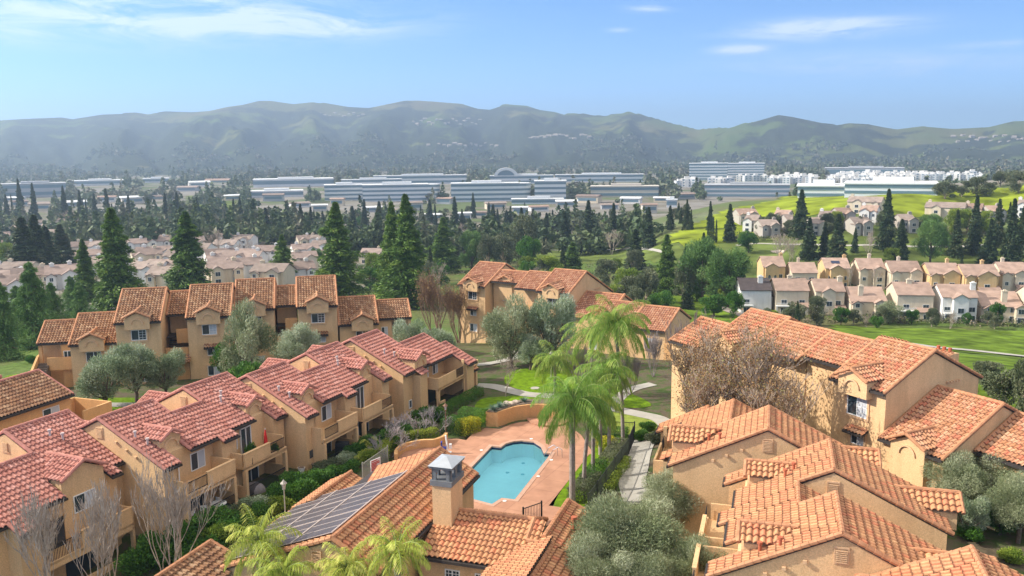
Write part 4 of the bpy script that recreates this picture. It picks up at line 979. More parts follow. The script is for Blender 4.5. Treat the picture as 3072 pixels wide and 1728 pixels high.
for (a0, a1) in ((s0, s0 + .12), (s1 - .12, s1)):
    k.box(a0, a1, t0, t0 + .3, 7.05, 7.86, MG); k.box(a0, a1, t1 - .3, t1, 7.05, 7.86, MG)
    for q in range(6):
        a_, b_ = PI * q / 6, PI * (q + 1) / 6; R = .35; c_ = (t0 + t1) / 2
        k.hexa([MG(a0, c_ + R * math.cos(a_), 7.45 + R * math.sin(a_)), MG(a1, c_ + R * math.cos(a_), 7.45 + R * math.sin(a_)), MG(a1, c_ + R * math.cos(b_), 7.45 + R * math.sin(b_)), MG(a0, c_ + R * math.cos(b_), 7.45 + R * math.sin(b_)),
                MG(a0, c_ + R * math.cos(a_), 7.86), MG(a1, c_ + R * math.cos(a_), 7.86), MG(a1, c_ + R * math.cos(b_), 7.86), MG(a0, c_ + R * math.cos(b_), 7.86)])
k.box(s0 - .14, s1 + .14, t0 - .14, t1 + .14, 7.86, 8.02, MG); cap = k.build('chimney_cap', GREYM, ch)
k = MB(); c_ = MG((s0 + s1) / 2, (t0 + t1) / 2, 8.35); q = [MG(s0 - .2, t0 - .2, 8.02), MG(s1 + .2, t0 - .2, 8.02), MG(s1 + .2, t1 + .2, 8.02), MG(s0 - .2, t1 + .2, 8.02)]
for i in range(4): k.poly([q[i], q[(i + 1) % 4], c_])
k.poly(q[::-1]); k.build('cap_roof', simple('galvanised_top', (.42, .44, .46, 1), .45, .3, var=.1, scale=2), cap)
# right wing: ridge runs away from the chimney to the right (along t)
zw = lambda s, t: 4.5 - .42 * abs(s - 50.3)
tiles('wing_roof', T_ORG, Gb, MG, [(-21.8, -14.5, 50.3, 50.3, 46.5, 46.5)], zw, along='s')
tiles('wing_roof', T_ORG, Gb, MG, [(-20.9, -15.3, 50.3, 50.3, 53.4, 53.4)], zw, along='s')
dk = MB()
for (a, c) in ((46.5, 50.3), (50.3, 53.4)): slab(dk, MG, a, c, -21.8, -14.5 if a < 50 else -15.3, zw)
dk.box(46.37, 46.5, -21.8, -14.5, 2.75, 2.93, MG); dk.build('roof_edge', FASC, Gb)
caps(Gb, CAPC, MG, [((50.3, -20.6, 4.6), (50.3, -15.3, 4.6)), ((50.3, -15.3, 4.6), (48.6, -15.3, 3.9)), ((48.6, -15.3, 3.9), (48.6, -13.9, 3.9)), ((50.3, -15.35, 4.6), (53.4, -15.35, 3.3))], .15)
w = MB(); w.box(46.85, 50.3, -21.8, -14.6, -1, 2.7, MG); w.box(50.3, 53.0, -20.4, -15.4, -1, 3.1, MG); w.build('wing_wall', STUC, Gb)
w = MB(); w.prism([(46.85, 0), (46.85, 2.7), (50.3, 4.2), (53.0, 3.1), (53.0, 0)], -15.45, -15.35, lambda a, t, z: MG(t, a, z)); w.build('wing_gable', STUC_Y, Gb)
for tt in (-19.6, -17.6): window(Gb, MG, 46.85, tt, 1.1, 1.0, 1.1, face='s', sgn=-1, grid=True, trim=False, blind=False, alt=True)
# right block: ridge along s
zb1 = lambda s, t: 4.3 - .5 * (t + 14.1); zb2 = lambda s, t: 4.3 + .5 * (t + 14.1)
tiles('wing_roof', T_ORG, Gb, MG, [(48.3, 54.4, -14.1, -14.1, -10.9, -10.9), (40.0, 48.3, -13.5, -13.5, -10.2, -10.2)], zb1)
tiles('wing_roof', T_ORG, Gb, MG, [(40.0, 48.3, -13.5, -13.5, -17.2, -17.2)], zb2)
dk = MB(); slab(dk, MG, 48.3, 54.4, -14.1, -10.9, zb1); slab(dk, MG, 40, 48.3, -13.5, -10.2, zb1); slab(dk, MG, 40, 48.3, -17.2, -13.5, lambda s, t: zb2(s, t)); dk.build('roof_edge', FASC, Gb)
caps(Gb, CAPC, MG, [((48.3, -14.1, 4.42), (54.4, -14.1, 4.42)), ((40, -13.5, 4.15), (48.3, -13.5, 4.15)), ((54.35, -14.1, 4.4), (54.35, -10.9, 2.8))], .15)
w = MB(); w.box(40.2, 48.3, -16.9, -10.5, -1, 2.5, MG); w.box(48.3, 54.2, -14.1, -11.2, -1, 2.7, MG); w.prism([(-14.1, 2.7), (-14.1, 4.1), (-11.2, 2.7)], 54.1, 54.2, MG); w.build('wing_wall', STUC, Gb)
p = MB(); c_ = (51.2, -12.9); p.tube([MG(*c_, 3.6), MG(*c_, 4.6)], .14, 8); p.tube([MG(*c_, 4.5), MG(*c_, 4.7)], .2, 8); p.build('vent_pipe', PIPE_R, Gb)
# low entrance roof at the left of the pool house, and the small one near the camera
tiles('entry_roof', T_ORG, Gb, MG, [(51.5, 57.3, -32.3, -32.3, -34.1, -34.1), (51.5, 57.3, -32.3, -32.3, -30.4, -30.4)], lambda s, t: 3.3 - .5 * abs(t + 32.3))
dk = MB(); slab(dk, MG, 51.5, 57.3, -34.1, -32.3, lambda s, t: 3.3 - .5 * abs(t + 32.3)); slab(dk, MG, 51.5, 57.3, -32.3, -30.4, lambda s, t: 3.3 - .5 * abs(t + 32.3)); dk.build('roof_edge', FASC, Gb)
caps(Gb, CAPC, MG, [((51.5, -32.3, 3.4), (57.3, -32.3, 3.4))], .14)
w = MB(); w.box(51.7, 57.1, -33.8, -30.4, -1, 2.3, MG); w.build('entry_wall', STUC, Gb)
frH = Frame(18.3, 40, -33, 0)
Hb = frH.obj('garage'); tag(Hb, 'low brown tiled roof corner at the bottom edge, left of the pool house', 'outbuilding')
MH = frH.M
tiles('roof', T_BRN, Hb, MH, [(34.0, 43.2, -34.6, -34.6, -32.0, -32.0)], lambda s, t: 3.6 - .4 * (t + 34.6))
caps(Hb, CAPC, MH, [((34.0, -34.6, 3.7), (43.2, -34.6, 3.7)), ((43.15, -34.6, 3.7), (43.15, -32.0, 2.6))], .14)
w = MB(); w.prism([(-34.8, -3), (-34.8, 3.45), (-34.6, 3.5), (-32.2, 2.4), (-32.2, -3)], 34.1, 43.0, MH); w.build('wall', STUC, Hb)
# ================================================================ PLANTS: leaf clouds, crowns, trunks
def leaf_mesh(name, P, U, Vv, tint, mat, tri=False, bend=None):
    """one small blade per point: P centres, U half-length vectors, Vv half-width vectors"""
    n = len(P)
    if tri:
        V = np.stack([P - U - Vv, P - U + Vv, P + U], 1).reshape(-1, 3); k = 3
    else:
        V = np.stack([P - U - Vv * .6, P - U * .2 + Vv * -1.0, P + U, P - U * .2 + Vv], 1).reshape(-1, 3); k = 4
    me = bpy.data.meshes.new(name)
    me.vertices.add(n * k); me.vertices.foreach_set('co', V.astype(np.float32).ravel())
    me.loops.add(n * k); me.loops.foreach_set('vertex_index', np.arange(n * k, dtype=np.int32))
    me.polygons.add(n); me.polygons.foreach_set('loop_start', np.arange(0, n * k, k, dtype=np.int32)); me.polygons.foreach_set('loop_total', np.full(n, k, dtype=np.int32))
    me.update(calc_edges=True)
    at = me.attributes.new('tint', 'FLOAT', 'POINT'); at.data.foreach_set('value', np.repeat(np.clip(tint, 0, 1), k).astype(np.float32))
    me.materials.append(mat)
    return me
def rvec(n, rng=RNG):
    v = rng.normal(size=(n, 3)); return v / np.linalg.norm(v, axis=1, keepdims=True)
def blades(P, length, width, rng=RNG, direction=None, spread=1.0):
    """random blades, optionally leaning along a given direction"""
    n = len(P); d = rvec(n, rng)
    if direction is not None: d = d * spread + direction; d /= np.linalg.norm(d, axis=1, keepdims=True)
    s = rvec(n, rng); s = np.cross(d, s); s /= (np.linalg.norm(s, axis=1, keepdims=True) + 1e-9)
    L = (length * rng.uniform(.6, 1.3, n))[:, None] / 2
    return d * L, s * (width * rng.uniform(.7, 1.2, n))[:, None] / 2
def lobes_cloud(centers, radii, n, rng=RNG, flat=.85, shell=.55):
    """points over lumpy lobes: mostly near the surface, some inside"""
    w = radii ** 2; w = w / w.sum(); idx = rng.choice(len(centers), n, p=w)
    d = rvec(n, rng); r = shell + (1 - shell) * rng.uniform(0, 1, n) ** .6
    r = r * rng.uniform(.8, 1.12, n)
    P = centers[idx] + d * (radii[idx] * r)[:, None] * np.array([1, 1, flat])
    return P, idx, d
def hide(o): COL.objects.unlink(o)
L_OLIVE = leaf_mat('leaf_olive', [(.085, .115, .045, 1), (.17, .20, .10, 1), (.30, .32, .20, 1), (.46, .46, .33, 1)], .2)
L_OLIVE2 = leaf_mat('leaf_silver', [(.09, .13, .06, 1), (.20, .25, .14, 1), (.34, .38, .27, 1), (.52, .54, .43, 1)], .2)
L_CON = leaf_mat('needles_green', [(.03, .06, .012, 1), (.06, .115, .018, 1), (.11, .18, .025, 1), (.20, .23, .04, 1)], .12)
L_CON2 = leaf_mat('needles_dark', [(.016, .032, .016, 1), (.03, .055, .02, 1), (.055, .08, .028, 1), (.10, .085, .045, 1)], .1)
L_PINE = leaf_mat('needles_pine', [(.04, .08, .02, 1), (.07, .14, .03, 1), (.12, .20, .05, 1), (.18, .24, .08, 1)], .15)
L_GRN = leaf_mat('leaf_green', [(.02, .06, .012, 1), (.04, .11, .015, 1), (.07, .16, .02, 1), (.13, .22, .03, 1)], .25)
L_LIME = leaf_mat('leaf_lime', [(.06, .10, .015, 1), (.11, .17, .02, 1), (.19, .24, .03, 1), (.30, .32, .05, 1)], .25)
L_YEL = leaf_mat('leaf_golden', [(.13, .16, .015, 1), (.22, .25, .02, 1), (.36, .34, .02, 1), (.50, .40, .03, 1)], .25)
L_GREY = leaf_mat('leaf_scrub', [(.045, .06, .03, 1), (.08, .10, .05, 1), (.13, .14, .075, 1), (.18, .18, .10, 1)], .15)
L_BRN = leaf_mat('leaf_dry', [(.12, .07, .035, 1), (.22, .12, .055, 1), (.30, .18, .08, 1), (.20, .19, .07, 1)], .25)
L_PALM = leaf_mat('palm_leaf', [(.03, .085, .012, 1), (.065, .155, .02, 1), (.13, .23, .03, 1), (.30, .34, .06, 1)], .3)
L_PALMY = leaf_mat('palm_leaf_yellow', [(.05, .12, .012, 1), (.12, .20, .02, 1), (.28, .33, .04, 1), (.50, .46, .12, 1)], .3)  # yellower leaves than the palms above
L_AGAVE = leaf_mat('agave_leaf', [(.05, .10, .075, 1), (.08, .14, .10, 1), (.12, .18, .14, 1)], .05)
L_BLOS = leaf_mat('blossom', [(.42, .22, .24, 1), (.60, .34, .36, 1), (.70, .46, .48, 1)], .3)
L_TWIG = leaf_mat('twig_haze', [(.20, .15, .12, 1), (.28, .21, .17, 1), (.36, .28, .23, 1)], .1)
BARK = simple('bark', (.14, .10, .075, 1), .95, var=.35, scale=4)
BARKG = simple('bark_grey', (.36, .275, .205, 1), .95, var=.3, scale=3)
BARKP = simple('palm_trunk_grey', (.27, .23, .20, 1), .95, var=.25, scale=5)
BARKT = simple('bark_pale_twig', (.37, .30, .245, 1), .95, var=.25, scale=3)

def finish_tree(name, crown, trunk, crown_name='crown', trunk_name='trunk', H=None):
    if H:                          # bring the grown tree to its stated height
        zs = [v.co.z for v in trunk.data.vertices]; k = H / np.percentile(zs, 99.5)
        trunk.data.transform(Matrix.Scale(k, 4))
        if crown is not None: crown.transform(Matrix.Scale(k, 4))
    r = bpy.data.objects.new(name, None); COL.objects.link(r)
    if crown is not None:
        c = bpy.data.objects.new(crown_name, crown); COL.objects.link(c); c.parent = r
    if trunk is not None: trunk.parent = r
    return r
def p_round(name, mat, R, H, n, leaf, nl=20, trunk_h=.35, flat=.8, bark=BARK, seed=1, wisp=False, shell=.6, tl=.16, up=0.35, low=.85):
    rng = np.random.default_rng(seed)
    C = []; rr = []
    for i in range(nl):
        d = rvec(1, rng)[0]; d[2] = max(d[2], -low) if i % 3 else abs(d[2])
        k = rng.uniform(.45, .85); C.append(np.array([0, 0, H - R * flat * .98]) + d * R * k * np.array([1, 1, flat])); rr.append(R * rng.uniform(.24, .42))
    C = np.array(C); rr = np.array(rr)
    P, idx, d = lobes_cloud(C, rr, n, rng, .9, shell)
    out = (P - np.array([0, 0, H - R * flat])); out /= np.linalg.norm(out, axis=1, keepdims=True) + 1e-9
    U, V = blades(P, leaf[0], leaf[1], rng, out + np.array([0, 0, up]), 1.0)
    lt = rng.uniform(0, 1, nl)
    tint = .15 + .45 * lt[idx] + rng.uniform(-.15, .3, n)
    cm_ = leaf_mesh('crown', P, U, V, tint, mat)
    t = MB(); th = H * trunk_h
    t.tube([(0, 0, -.3), (.03 * R, 0, th * .5), (0, .04 * R, th), (0, 0, H * .62)], [R * .075, R * .06, R * .05, R * .02], 7)
    for i in range(min(9, nl)):
        c = C[i]; a = np.array([0, 0, th * rng.uniform(.55, 1.05)]); mid = (a + c) / 2 + np.array([0, 0, -.06 * R])
        t.tube([a, mid, c], [R * .04, R * .026, R * .01], 5)
    return finish_tree(name, cm_, t.build('trunk', bark))
def p_conifer(name, mat, H, R, n, leaf, nb=120, seed=1, gap=.1, top=.0, bark=BARK, power=.85, base=.06, lump=.3):
    rng = np.random.default_rng(seed); P = []; T_ = []; D = []
    t = MB(); t.tube([(0, 0, -.5), (0, 0, H * .5), (0, 0, H * .97)], [R * .085, R * .05, .02], 7)
    per = n // nb; ga = 0
    for i in range(nb):
        f = (i + rng.uniform(0, 1)) / nb; z = H * (base + (1 - base) * f ** 1.0)
        L = R * (1 - f) ** power * rng.uniform(1 - lump, 1.08) + .02 * R
        ga += 2.39996 + rng.uniform(-.3, .3)
        L *= .82 + .55 * noise.noise(Vector((math.cos(ga) * 1.3, math.sin(ga) * 1.3, z * .33 + seed * 7)))
        if rng.uniform() < gap: L *= .55
        d = np.array([math.cos(ga), math.sin(ga), 0]); up = .25 * (f ** 2) - .1
        k = rng.uniform(.12, 1.0, per) ** .7
        droop = -rng.uniform(.12, .42) * L * k ** 1.6 + (up + rng.uniform(-.1, .1)) * L * k
        w = L * .28 * (1.05 - k * .6)
        side = np.array([-d[1], d[0], 0])
        p = np.outer(k * L, d) + np.outer(rng.normal(size=per) * w, side) + np.stack([np.zeros(per), np.zeros(per), z + droop + rng.normal(size=per) * w * .6], 1)
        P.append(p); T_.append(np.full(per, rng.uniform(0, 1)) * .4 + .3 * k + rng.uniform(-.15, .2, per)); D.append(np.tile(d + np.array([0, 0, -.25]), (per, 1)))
        if i % 3 == 0 and L > .3 * R: t.tube([(0, 0, z), tuple(d * L * .75 + np.array([0, 0, z - .12 * L]))], [R * .018, R * .006], 3, cap=False)
    P = np.concatenate(P); D = np.concatenate(D); tt = np.concatenate(T_)
    U, V = blades(P, leaf[0], leaf[1], rng, D, .9)
    return finish_tree(name, leaf_mesh('crown', P, U, V, tt, mat), t.build('trunk', bark))
def p_cypress(name, mat, H, R, n, leaf, seed=1):
    rng = np.random.default_rng(seed); f = rng.uniform(0, 1, n); a = rng.uniform(0, 2 * PI, n)
    rad = R * np.minimum(1, (f / .12) ** .6) * (1 - f) ** .55 * rng.uniform(.7, 1.05, n) * (1 + .12 * np.sin(a * 3 + f * 9))
    P = np.stack([rad * np.cos(a), rad * np.sin(a), .03 * H + f * H * .97], 1)
    U, V = blades(P, leaf[0], leaf[1], rng, np.tile([0, 0, 1.5], (n, 1)), 1)
    t = MB(); t.tube([(0, 0, -.3), (0, 0, H * .3)], [R * .25, R * .1], 6)
    return finish_tree(name, leaf_mesh('crown', P, U, V, rng.uniform(.1, .7, n), mat), t.build('trunk', BARK))
def branch_tree(t, rng, p, d, L, r, depth, tips, spread=.5, upb=.25, ns=3, minr=.006, seg=3):
    """recursive bare branches"""
    pts = [p.copy()]; rs = [r]; q = p.copy(); dd = d.copy()
    for i in range(seg):
        dd = dd + rng.normal(size=3) * .10 + np.array([0, 0, upb * .15]); dd /= np.linalg.norm(dd)
        q = q + dd * L / seg; pts.append(q.copy()); rs.append(r * (1 - .45 * (i + 1) / seg))
    t.tube(pts, rs, 5 if depth > 3 else (4 if depth > 2 else 3), cap=False)
    if depth <= 0: tips.append(q); return
    nb = ns if depth > 1 else ns
    for i in range(nb):
        e = dd + rvec(1, rng)[0] * spread + np.array([0, 0, upb]); e /= np.linalg.norm(e)
        st = pts[-1] if i < 2 else pts[-2]
        branch_tree(t, rng, np.array(st), e, L * rng.uniform(.6, .85), max(minr, r * .55), depth - 1, tips, spread, upb, ns, minr, seg)
def p_bare(name, H, seed=1, depth=5, stems=3, spread=.5, upb=.25, lean=.35, r0=.12, mat=None, leaves=None, nleaf=0, leaf=(.2, .12), first=.3, ns=3, minr=.006, haze=None):
    rng = np.random.default_rng(seed); t = MB(); tips = []
    for s in range(stems):
        a = 2 * PI * s / stems + rng.uniform(-.5, .5); d = np.array([math.cos(a) * lean, math.sin(a) * lean, 1.0]); d /= np.linalg.norm(d)
        branch_tree(t, rng, np.array([math.cos(a) * .1, math.sin(a) * .1, -.2]), d, H * first, r0 * rng.uniform(.75, 1), depth, tips, spread, upb, ns, minr)
    tips = np.array(tips); cm_ = None
    tr = t.build('branches', mat or BARKG, recalc=False)
    if leaves is not None and nleaf:
        idx = rng.integers(0, len(tips), nleaf); P = tips[idx] + rng.normal(size=(nleaf, 3)) * H * .045
        U, V = blades(P, leaf[0], leaf[1], rng)
        cm_ = leaf_mesh('leaves', P, U, V, rng.uniform(0, 1, nleaf), leaves)
    return finish_tree(name, cm_, tr, 'leaves', H=H)
def frond(rng, L, az, el, n, base, mat_unused=None, leafl=.7, droop=1.0):
    """feather frond: arching midrib and hanging leaflets. returns blade arrays and the midrib"""
    k = 12; pts = [np.array(base, float)]; d = np.array([math.cos(az) * math.cos(el), math.sin(az) * math.cos(el), math.sin(el)])
    for i in range(k):
        d = d + np.array([0, 0, -.17 * droop * (0.5 + i / k)]); d /= np.linalg.norm(d); pts.append(pts[-1] + d * L / k)
    pts = np.array(pts); P = []; U = []; V = []; T_ = []
    side0 = np.array([-math.sin(az), math.cos(az), 0])
    for j in range(n):
        f = .12 + .88 * (j + rng.uniform(0, .8)) / n; x = f * k; i = min(k - 1, int(x)); p = pts[i] + (pts[i + 1] - pts[i]) * (x - i)
        dr = pts[i + 1] - pts[i]; dr /= np.linalg.norm(dr)
        ll = leafl * (math.sin(PI * min(1, f * .9 + .12)) ** .5) * rng.uniform(.8, 1.15)
        for s in (-1, 1):
            o = side0 * s * .75 + dr * .45 + np.array([0, 0, rng.uniform(-.75, .1)]); o /= np.linalg.norm(o)
            a = p + o * ll * .25; b2 = o + np.array([0, 0, -1.0]); b2 /= np.linalg.norm(b2)
            wv = np.cross(o, (0, 0, 1.0)); wv /= np.linalg.norm(wv) + 1e-9
            P.append(a); U.append(o * ll * .27); V.append(wv * .022); T_.append(.35 + .3 * rng.uniform() + .2 * f)
            P.append(a + o * ll * .2 + b2 * ll * .38); U.append(b2 * ll * .45); V.append(wv * .020); T_.append(.45 + .35 * rng.uniform() + .2 * f)
    return pts, P, U, V, T_
def p_palm(name, H, seed, nf=17, L=3.0, mat=None, dead=3, curve=0.0, tr=.17, n=46, ll=.95, dr=1.15):
    rng = np.random.default_rng(seed); t = MB(); rib = MB(); P = []; U = []; V = []; T_ = []
    top = np.array([curve, 0, H])
    t.tube([(0, 0, -.3), (curve * .2, 0, H * .35), (curve * .6, 0, H * .7), tuple(top - (0, 0, .9)), tuple(top - (0, 0, .3)), tuple(top)], [tr * 1.15, tr, tr * .95, tr * 1.0, tr * 1.25, tr * .6], 9)
    for i in range(nf):
        f = i / nf; az = i * 2.4 + rng.uniform(-.25, .25); el = 1.3 - 1.5 * f + rng.uniform(-.12, .12)
        pts, a, b_, c_, d_ = frond(rng, L * rng.uniform(.88, 1.1), az, el, n, top, leafl=ll, droop=dr + .5 * f)
        P += a; U += b_; V += c_; T_ += d_; rib.tube(list(pts), [.035 * (1 - .8 * k / 12) for k in range(13)], 4, cap=False)
    P = np.array(P); U = np.array(U); V = np.array(V)
    r = finish_tree(name, leaf_mesh('fronds', P, U, V, np.array(T_), mat or L_PALM), t.build('trunk', BARKP), 'fronds')
    rb = rib.build('frond_stem', simple_once('palm_rib', (.25, .30, .09, 1))); rb.parent = r
    return r
def simple_once(n, c, r=.7):
    return MATS[n] if n in MATS else simple(n, c, r)
def p_shrub(name, mat, R, H, n, leaf, seed=1, nl=9, up=.5):
    rng = np.random.default_rng(seed)
    C = np.stack([rng.uniform(-.55, .55, nl) * R, rng.uniform(-.55, .55, nl) * R, H * rng.uniform(.3, .68, nl)], 1); rr = R * rng.uniform(.38, .6, nl)
    P, idx, d = lobes_cloud(C, rr, n, rng, H / R * .62, .6); P[:, 2] = np.maximum(P[:, 2], .02)
    out = P - np.array([0, 0, H * .3]); out /= np.linalg.norm(out, axis=1, keepdims=True) + 1e-9
    U, V = blades(P, leaf[0], leaf[1], rng, out + np.array([0, 0, up]), 1)
    lt = rng.uniform(0, 1, nl)
    me = leaf_mesh(name, P, U, V, .15 + .4 * lt[idx] + rng.uniform(-.1, .35, n), mat)
    o = bpy.data.objects.new(name, me); COL.objects.link(o); return o
def p_agave(name, mat, R, n=42, seed=1):
    rng = np.random.default_rng(seed); P = []; U = []; V = []
    for i in range(n):
        a = i * 2.4; el = rng.uniform(.15, 1.3); d = np.array([math.cos(a) * math.cos(el), math.sin(a) * math.cos(el), math.sin(el)]); l = R * rng.uniform(.8, 1.1)
        P.append(d * l * .5); U.append(d * l * .5); s = np.cross(d, (0, 0, 1.0)); V.append(s / np.linalg.norm(s) * .045)
    me = leaf_mesh(name, np.array(P), np.array(U), np.array(V), rng.uniform(0, 1, n), mat); o = bpy.data.objects.new(name, me); COL.objects.link(o); return o
def hedge(name, a, b, w, h, mat, dens=260, leaf=(.10, .07), z=0.0, rough=.06, round_=0.0):
    """clipped hedge between two points: leaves over a block with rounded shoulders"""
    a = np.array(a, float); b = np.array(b, float); L = np.linalg.norm(b - a); d = (b - a) / L; nrm = np.array([-d[1], d[0]])
    area = L * w + 2 * L * h + 2 * w * h; n = int(area * dens); rng = RNG
    u = rng.uniform(-.02, 1.02, n) * L; k = rng.choice(4, n, p=np.array([L * w, L * h * 2, w * h * 2, (L * w + L * h) * .5]) / (L * w + L * h * 2 + w * h * 2 + (L * w + L * h) * .5))
    v = rng.uniform(-.5, .5, n) * w; zz = rng.uniform(.0, 1, n) * h
    zz = np.where(k == 0, h + rng.normal(size=n) * rough, zz); v = np.where(k == 1, np.sign(v) * w / 2 + rng.normal(size=n) * rough, v); u = np.where(k == 2, np.where(u > L / 2, L, 0) + rng.normal(size=n) * rough, u)
    e = np.clip(np.abs(v) / (w / 2), 0, 1) ** 4 * .12 * h; zz = np.minimum(zz, h - e + rng.normal(size=n) * rough * .6)
    zz += .05 * np.sin(u * 2.3 + 1) * (zz / h)
    P = np.stack([a[0] + d[0] * u + nrm[0] * v, a[1] + d[1] * u + nrm[1] * v, z + zz], 1) - np.array([a[0], a[1], z])
    U, V = blades(P, leaf[0], leaf[1], rng, np.tile([0, 0, .5], (n, 1)), 1)
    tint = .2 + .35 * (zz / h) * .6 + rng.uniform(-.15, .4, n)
    me = leaf_mesh(name, P, U, V, tint, mat); o = bpy.data.objects.new(name, me); COL.objects.link(o); o.location = (a[0], a[1], z)
    return o
# ================================================================ POOL, DECK, GARDEN
def deck_mat():
    m, N, L, b = nt('deck_terracotta'); b.inputs['Roughness'].default_value = .85
    g = N.new('ShaderNodeNewGeometry'); mp = N.new('ShaderNodeMapping'); mp.inputs['Rotation'].default_value = (0, 0, math.radians(27)); L.new(g.outputs['Position'], mp.inputs[0])
    br = N.new('ShaderNodeTexBrick'); br.offset = 0; br.inputs['Scale'].default_value = 1; br.inputs['Brick Width'].default_value = 2.3; br.inputs['Row Height'].default_value = 2.3; br.inputs['Mortar Size'].default_value = .022; br.inputs['Mortar Smooth'].default_value = .3
    br.inputs['Color1'].default_value = (.44, .235, .15, 1); br.inputs['Color2'].default_value = (.405, .21, .135, 1); br.inputs['Mortar'].default_value = (.27, .13, .085, 1); L.new(mp.outputs[0], br.inputs[0])
    n1 = N.new('ShaderNodeTexNoise'); n1.inputs['Scale'].default_value = .9; n1.inputs['Detail'].default_value = 8; L.new(g.outputs['Position'], n1.inputs['Vector'])
    r = ramp(N, [(.3, (.84, .82, .8, 1)), (.7, (1.14, 1.14, 1.14, 1))]); L.new(n1.outputs[0], r.inputs[0])
    mm = N.new('ShaderNodeMix'); mm.data_type = 'RGBA'; mm.blend_type = 'MULTIPLY'; mm.inputs[0].default_value = 1; L.new(br.outputs[0], mm.inputs[6]); L.new(r.outputs[0], mm.inputs[7]); L.new(mm.outputs[2], b.inputs['Base Color'])
    return m
DECK = deck_mat()
def filled(name, outer, holes, z, mat, kind='structure'):
    bm = bmesh.new(); ed = []
    for P in [outer] + holes:
        vs = [bm.verts.new((p[0], p[1], z)) for p in P]; ed += [bm.edges.new((vs[i], vs[(i + 1) % len(vs)])) for i in range(len(vs))]
    bmesh.ops.triangle_fill(bm, use_beauty=True, use_dissolve=False, edges=ed, normal=(0, 0, 1))
    bm.normal_update()
    for f in bm.faces:
        if f.normal.z < 0: f.normal_flip()
    me = bpy.data.meshes.new(name); bm.to_mesh(me); bm.free(); me.materials.append(mat)
    o = bpy.data.objects.new(name, me); COL.objects.link(o)
    if kind: tag(o, kind=kind)
    return o
zq = lambda a, b: G(1450 + a * .31056, 1050 + b * .31056, 0)[:2]
zr2 = lambda a, b: G(1350 + a * .26224, 1180 + b * .26224, 0)[:2]
za = lambda a, b, z=0: G(1000 + a * .18634, 1250 + b * .18634, z)[:2]
deck_out = [zr2(330, 395), zr2(570, 412), zr2(680, 365), zr2(800, 335), zr2(935, 322), zr2(1000, 300), zr2(1250, 300), zr2(1500, 480), zr2(1640, 690), zr2(1590, 705), zr2(1130, 1290), zr2(1290, 1312), zr2(1240, 1500), zr2(600, 1600), (-12.0, 62.0), (-13.5, 70.0), za(1050, 720), za(1060, 650), za(1150, 572), za(1280, 535), za(1420, 512), za(1650, 500), za(1800, 440), za(1850, 370), za(1990, 360), za(2140, 385)]
deck_out = [tuple(p) for p in deck_out]
def offset_poly(P, d):
    out = []; n = len(P)
    for i in range(n):
        a, b, c = np.array(P[i - 1]), np.array(P[i]), np.array(P[(i + 1) % n]); e1 = b - a; e2 = c - b
        n1 = np.array([e1[1], -e1[0]]) / np.linalg.norm(e1); n2 = np.array([e2[1], -e2[0]]) / np.linalg.norm(e2); m_ = n1 + n2; m_ /= np.linalg.norm(m_)
        out.append(tuple(b + m_ * d / max(.45, m_ @ n1)))
    return out
A2 = sum(POOL[i][0] * POOL[(i + 1) % len(POOL)][1] - POOL[(i + 1) % len(POOL)][0] * POOL[i][1] for i in range(len(POOL)))
def pool_edge(d): return offset_poly(POOL, d if A2 > 0 else -d)
cop_o = pool_edge(.38)
filled('pool_deck', deck_out, [cop_o], .05, DECK)
COP = simple('coping_pink', (.48, .29, .21, 1), .8, var=.1, scale=2)
def ring(name, inner, outer, z0, z1, mat):
    mb = MB(); n = len(inner)
    for i in range(n):
        j = (i + 1) % n; a, b, c, d = inner[i], inner[j], outer[j], outer[i]
        mb.quad((a[0], a[1], z1), (b[0], b[1], z1), (c[0], c[1], z1), (d[0], d[1], z1)); mb.quad((a[0], a[1], z0), (b[0], b[1], z0), (b[0], b[1], z1), (a[0], a[1], z1)); mb.quad((d[0], d[1], z0), (c[0], c[1], z0), (c[0], c[1], z1), (d[0], d[1], z1))
    return mb.build(name, mat)
pool = empty('swimming_pool', (-1, 74, 0)); tag(pool, 'turquoise swimming pool with a rounded far end and pink coping', 'swimming pool')
def pp_(o): o.parent = pool; o.matrix_parent_inverse = pool.matrix_world.inverted(); return o
bpy.context.view_layer.update()
pp_(ring('coping', POOL, cop_o, -.06, .075, COP))
PLA = simple('pool_plaster', (.90, .97, .98, 1), .6, var=.05, scale=.6)
BAND = simple('pool_tile_band', (.02, .045, .10, 1), .3)
mb = MB(); mb2 = MB()
for i in range(len(POOL)):
    a, b = POOL[i], POOL[(i + 1) % len(POOL)]
    mb.quad((a[0], a[1], -1.6), (b[0], b[1], -1.6), (b[0], b[1], -.28), (a[0], a[1], -.28)); mb2.quad((a[0], a[1], -.28), (b[0], b[1], -.28), (b[0], b[1], -.06), (a[0], a[1], -.06))
pw = pp_(mb.build('pool_wall', PLA)); pp_(mb2.build('tile_band', BAND))
pf = filled('pool_floor', POOL, [], -1.6, PLA, None); pp_(pf)
m, N, L, b_ = nt('pool_water'); N.remove(b_)
tr = N.new('ShaderNodeBsdfTransparent'); tr.inputs[0].default_value = (.56, .93, 1.0, 1); gl = N.new('ShaderNodeBsdfGlossy'); gl.inputs['Roughness'].default_value = .04
fz = N.new('ShaderNodeFresnel'); fz.inputs['IOR'].default_value = 1.33; mx = N.new('ShaderNodeMixShader'); L.new(fz.outputs[0], mx.inputs[0]); L.new(tr.outputs[0], mx.inputs[1]); L.new(gl.outputs[0], mx.inputs[2]); L.new(mx.outputs[0], N['Material Output'].inputs[0])
